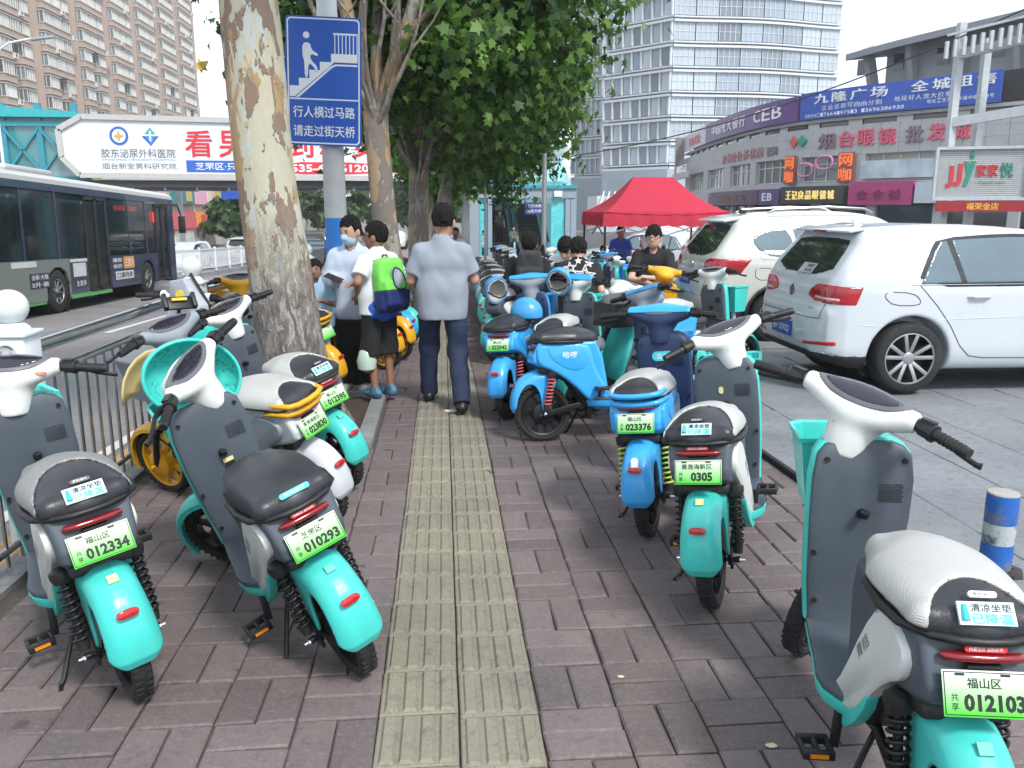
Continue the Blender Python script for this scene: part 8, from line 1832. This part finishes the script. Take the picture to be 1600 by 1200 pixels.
# shirt tail of blue jersey
def tailf(P): 
    c = A_((0, 0, .80)); d = sd_ell(P, (0, -.005, .80), (.185, .15, .16)); return smax(smax(d-wrinkle(P, 5, .006), P[:, 2]-.93, .02), .665-P[:, 2]+.25*P[:, 1], .02)
place(surf(tailf, (-.25, -.22, .58), (.25, .22, .98), .011, 'blue_jersey', ROYAL), 'blue_jersey', boy)
def backpack(o, at, body, base, sc, rz=0):
    b = empty('backpack', (0, 0, 0)); G_ = lambda q: (q-A_((0, -.03, 0)))
    def f(P): q = P/sc; tp = np.stack([q[:, 0]*(1+.9*np.clip(q[:, 2], 0, 1)), q[:, 1], q[:, 2]], 1); return smin(sd_box(tp, (0, 0, 0), (.150, .068, .225), .05), sd_box(q, (0, -.065, -.07), (.125, .045, .115), .035), .03)*sc-wrinkle(P, 7, .004)
    up = surf(lambda P: np.maximum(f(P), -.045*sc-P[:, 2]), (-.2*sc, -.2*sc, -.26*sc), (.2*sc, .15*sc, .26*sc), .009, 'upper_pack', body)
    lo_ = surf(lambda P: np.maximum(f(P), P[:, 2]+.047*sc), (-.2*sc, -.2*sc, -.26*sc), (.2*sc, .15*sc, .26*sc), .009, 'lower_pack', base); place(up, 'upper_pack', b); place(lo_, 'lower_pack', b)
    return b
bp = backpack(None, None, cloth('lime_nylon', (.16, .62, .08), .5), cloth('navy_nylon', (.012, .025, .12), .5), 1.0)
tag(bp, 'lime green and navy backpack on the boy', 'backpack'); bp.matrix_world = Matrix.Translation((-.44, 6.985, 1.0)) @ Matrix.Rotation(R(42), 4, 'Z') @ Matrix.Rotation(R(-8), 4, 'X')
mb = MB(); mb.prism(smooth_poly([(-.03, .15), (.055, .10), (.085, -.01), (.05, -.05), (-.035, -.035), (-.055, .06)], 2), -.112, -.07, 'Y'); mb.obj('mesh_pocket', M('clear_mesh', (.30, .34, .40), .3, var=.3, scale=20), bp, bevel=.008)
mb = MB(); mb.tube([(x, -.112, z) for x, z in smooth_poly([(-.03, .15), (.055, .10), (.085, -.01), (.05, -.05), (-.035, -.035), (-.055, .06)], 2)], .006, 5, closed=True); mb.obj('piping', BLKC, bp)
for s in (-1, 1): MB().tube([(s*.09, .05, .20), (s*.10, .12, .26), (s*.11, .22, .20), (s*.13, .25, .02), (s*.14, .12, -.14), (s*.12, .05, -.17)], .018, 6, flat=.4).obj('strap', BLKC, bp)
MB().tube([(-.03, .03, .21), (-.02, .03, .25), (.02, .03, .25), (.03, .03, .21)], .008, 6).obj('loop', BLKC, bp)
# white carrier bag in front of the shorts
bag = MB(); bag.lathe([(.02, .0), (.075, .03), (.085, .10), (.06, .18), (.02, .22)], 14); ob = bag.obj('plastic_bag', M('bag_pale_green', (.42, .55, .48), .3, var=.15, bump=.4, bscale=12), None); ob.location = (-.66, 7.02, .26); tag(ob, 'pale green plastic bag hanging at the boy’s knee', 'bag')
# seated helper
def seated(h, lean=0.0, wide=1.0, seat=.74):
    J, k = std(h, wide); dz = seat+.08*k-J['hipL'][2]
    for n in J: J[n] = J[n]+A_((0, 0, dz))
    for s, sg in (('L', -1), ('R', 1)):
        J['knee'+s] = J['hip'+s]+A_((sg*.06, .38*k, -.06)); J['ank'+s] = J['knee'+s]+A_((0, -.02, -.40*k))
        J['ank'+s][2] = max(J['ank'+s][2], .085)
    if lean:
        c = J['hipL']*.5+J['hipR']*.5; Rm = np.array(Matrix.Rotation(R(-lean), 3, 'X'))
        for n in ('waist', 'chest', 'shL', 'shR', 'elL', 'elR', 'wrL', 'wrR', 'neck', 'head'): J[n] = c+Rm @ (J[n]-c)
    return J, k
G_P = 'people among the parked bikes'
# 4 small boy on the yellow bike behind the trunk
J, k = seated(1.12, 4, 1.0, .60); J.update(wrL=J['elL']+A_((.05, .2, .05)), wrR=J['elR']+A_((-.05, .2, .05)))
person('small boy in light blue peering out from behind the trunk', (-1.12, 7.5, 0), 172, J, k, SKIN2, LBLUE, LBLUE, SHOEW, 'crop', 1.0, 'short', 'long', hem=.80, seed=4, h=.011, headturn=10, group=G_P)
# 5 man in black with black backpack
J, k = seated(1.60, 5, 1.05, .58); J.update(wrL=J['elL']+A_((.08, .2, .06)), wrR=J['elR']+A_((-.08, .2, .06)))
p5 = person('man in black T-shirt and black backpack seen from behind', (.93, 9.1, gz(9.1)), -8, J, k, SKIN2, BLKC, DKC, SHOEB, 'crop', 1.05, hem=.80, seed=5, h=.012, facef=False, group=G_P)
bp2 = backpack(None, None, DKC, DKC, 1.0); tag(bp2, 'black backpack on the man among the bikes', 'backpack'); bp2.matrix_world = Matrix.Translation((.92, 8.90, .96)) @ Matrix.Rotation(R(-8), 4, 'Z')
for s in (-1, 1): MB().tube([(s*.07, .02, .19), (s*.11, .06, .27), (s*.13, .17, .27), (s*.14, .25, .16)], .024, 6, flat=.35).obj('strap', DKC, bp2)
# 6 bowed person in white
J, k = seated(1.60, 16, 1.05, .60); J['head'] = J['head']+A_((0, .05, -.05)); J.update(wrL=J['elL']+A_((.12, .2, .02)), wrR=J['elR']+A_((-.12, .2, .02)))
person('bowed youth in a white T-shirt behind the star shirt', (1.50, 9.9, gz(9.9)), 160, J, k, SKIN3, WHT, DKC, SHOEW, 'fringe', 1.05, hem=.80, seed=6, h=.012, tilt=-38, group=G_P)
# 7 boy with white stars on a black shirt
J, k = seated(1.58, 14, 1.06, .58); J['head'] = J['head']+A_((0, .04, -.03)); J.update(wrL=J['elL']+A_((.1, .2, .0)), wrR=J['elR']+A_((-.1, .2, .0)))
p7 = person('youth in a black shirt with white stars, head bowed', (1.36, 8.35, gz(8.3)), -6, J, k, SKIN3, BLKC, DKC, SHOEB, 'fringe', 1.08, hem=.80, seed=7, h=.012, tilt=-34, facef=False, group=G_P)
def star(r, r2, n=5): return [((r if i % 2 == 0 else r2)*math.sin(math.pi*i/n), (r if i % 2 == 0 else r2)*math.cos(math.pi*i/n)) for i in range(2*n)]
bk = frame4((0, -.215, 1.02), (1, 0, 0), (0, .24, .97))
for x, z, r_, out in ((.055, .02, .125, 1), (-.085, .10, .075, 1), (-.005, .175, .040, 0), (.105, .15, .05, 0), (-.07, -.05, .065, 0)):
    mb = MB(); a = star(r_, r_*.42)
    if out:
        for f0, f1 in ((1, .8), (.62, .48)):
            n = len(a); mb.add([(p_[0]*f0, 0, p_[1]*f0) for p_ in a]+[(p_[0]*f1, 0, p_[1]*f1) for p_ in a], [(i, (i+1) % n, n+(i+1) % n, n+i) for i in range(n)])
    else: mb.add([(0, 0, 0)]+[(p_[0], 0, p_[1]) for p_ in a], [(0, 1+i, 1+(i+1) % 10) for i in range(10)])
    s_ = mb.obj('star_print', WHITE_PRINT, p7, smooth=0, fix=False); s_.matrix_local = bk @ Matrix.Translation((x, .012*abs(x)/.1*0, z)) @ Matrix.Rotation(R(10*x/.1), 4, 'Y')
    sw = s_.modifiers.new('wrap', 'SHRINKWRAP'); sw.target = [c for c in p7.children if c.name.startswith('shirt')][0]; sw.wrap_method = 'PROJECT'; sw.use_project_y = True; sw.use_positive_direction = True; sw.use_negative_direction = True; sw.offset = .006
# 8 boy with spectacles leaning on the yellow bike
J, k = seated(1.62, 6, 1.08, .64); J.update(elL=J['shL']+A_((-.06, .20, -.24)), elR=J['shR']+A_((.06, .20, -.24))); J.update(wrL=J['elL']+A_((.26, .10, .02)), wrR=J['elR']+A_((-.24, .14, -.05)))
person('youth with spectacles and black T-shirt leaning on a yellow bike', (2.42, 9.55, gz(9.5)), 164, J, k, SKIN3, BLKC, BLKC, SHOEB, 'fringe', 1.05, hem=.80, seed=8, h=.011, headturn=-6, extra=spectacles, group=G_P)
# 9.. people round the tent and beyond
def far_person(label, x, y, face, h, top, bottom, hair='crop', skin=SKIN, sleeve='short', z=None, group='people in the distance', lower=True, tilt=0):
    J, k = std(h); J['wrR'] = J['elR']+A_((-.04, .2, .06)); return person(label, (x, y, gz(y) if z is None else z), face, J, k, skin, top, bottom, SHOEB, hair, 1.0, sleeve, hem=.84, h=.017, seed=x*3+y, fingers=False, facef=False, group=group, lower=lower, tilt=tilt)
p9 = far_person('man in a white sleeveless top with dark arm sleeves at the vendor table', 3.88, 15.4, 150, 1.62, WHT, DKC, sleeve='none')
for s in 'LR':
    J, k = std(1.62); mb = MB(); e, w = J['el'+s], J['wr'+s] if s == 'L' else J['elR']+A_((-.04, .2, .06)); mb.tube([J['sh'+s]+(e-J['sh'+s])*.45, e, w], [.05, .046, .036], 10); mb.obj('arm_sleeve', BLKC, p9)
far_person('person in bright blue behind the vendor table', 3.75, 17.6, 175, 1.55, ROYAL, DKC, z=gz(17.6)); far_person('child standing behind the tent leg', 3.3, 17.2, 190, 1.15, WHT, DKC, skin=SKIN3)
far_person('woman in pale clothes walking towards us far down the walk', .32, 21, 175, 1.55, WHT, LBLUE, 'tied', SKIN2); far_person('person in white beside the escalator hall column', 2.05, 42, 100, 1.6, WHT, DKC)
ez = lambda kk: gz(44)+.22+kk*.18
far_person('person in a white hat riding the escalator at the top', 3.15, 44+.6+9*.36, 180, 1.6, cloth('mint_shirt', (.42, .60, .56)), DKC, z=ez(9), group='people on the escalator'); far_person('person in dark clothes riding the escalator', 3.1, 44+.6+4*.36, 180, 1.7, DKC, BLKC, z=ez(4), group='people on the escalator'); far_person('person with folded arms at the foot of the escalator', 3.75, 44+.7, 175, 1.6, cloth('grey_green', (.10, .13, .10)), BLKC, 'tied', z=ez(0), group='people on the escalator')
for n, (x, y, c) in enumerate(((-9.3, 17.9, ROYAL), (-9.3, 20.2, WHT), (-9.5, 24.2, DKC))):
    J, k = seated(1.65, 0, 1.0, .95); person(['passenger in blue by the rear bus window', 'passenger in white by the middle bus window', 'passenger in dark clothes near the front bus door'][n], (x, y, rz_(y)+.1), 0, J, k, SKIN, c, DKC, SHOEB, 'crop', 1.0, hem=.84, h=.02, seed=n, fingers=False, facef=False, group='passengers on the bus')
# ================================================================ hazy summer air
hz_ = MB().box((0, 420, 31), (1500, 1000, 72)).obj('haze', None, None, smooth=0)
hm_ = bpy.data.materials.new('hazy_air'); hm_.use_nodes = True; hm_.node_tree.nodes.clear(); pv = hm_.node_tree.nodes.new('ShaderNodeVolumePrincipled'); mo = hm_.node_tree.nodes.new('ShaderNodeOutputMaterial')
pv.inputs['Color'].default_value = (.93, .95, .97, 1); pv.inputs['Density'].default_value = .0007; pv.inputs['Anisotropy'].default_value = .25; hm_.node_tree.links.new(pv.outputs[0], mo.inputs['Volume'])
hz_.data.materials.clear(); hz_.data.materials.append(hm_); tag(hz_, 'thin pale haze filling the air over the street', 'haze', kind='stuff')
SC.cycles.volume_step_rate = 4; SC.cycles.volume_bounces = 1
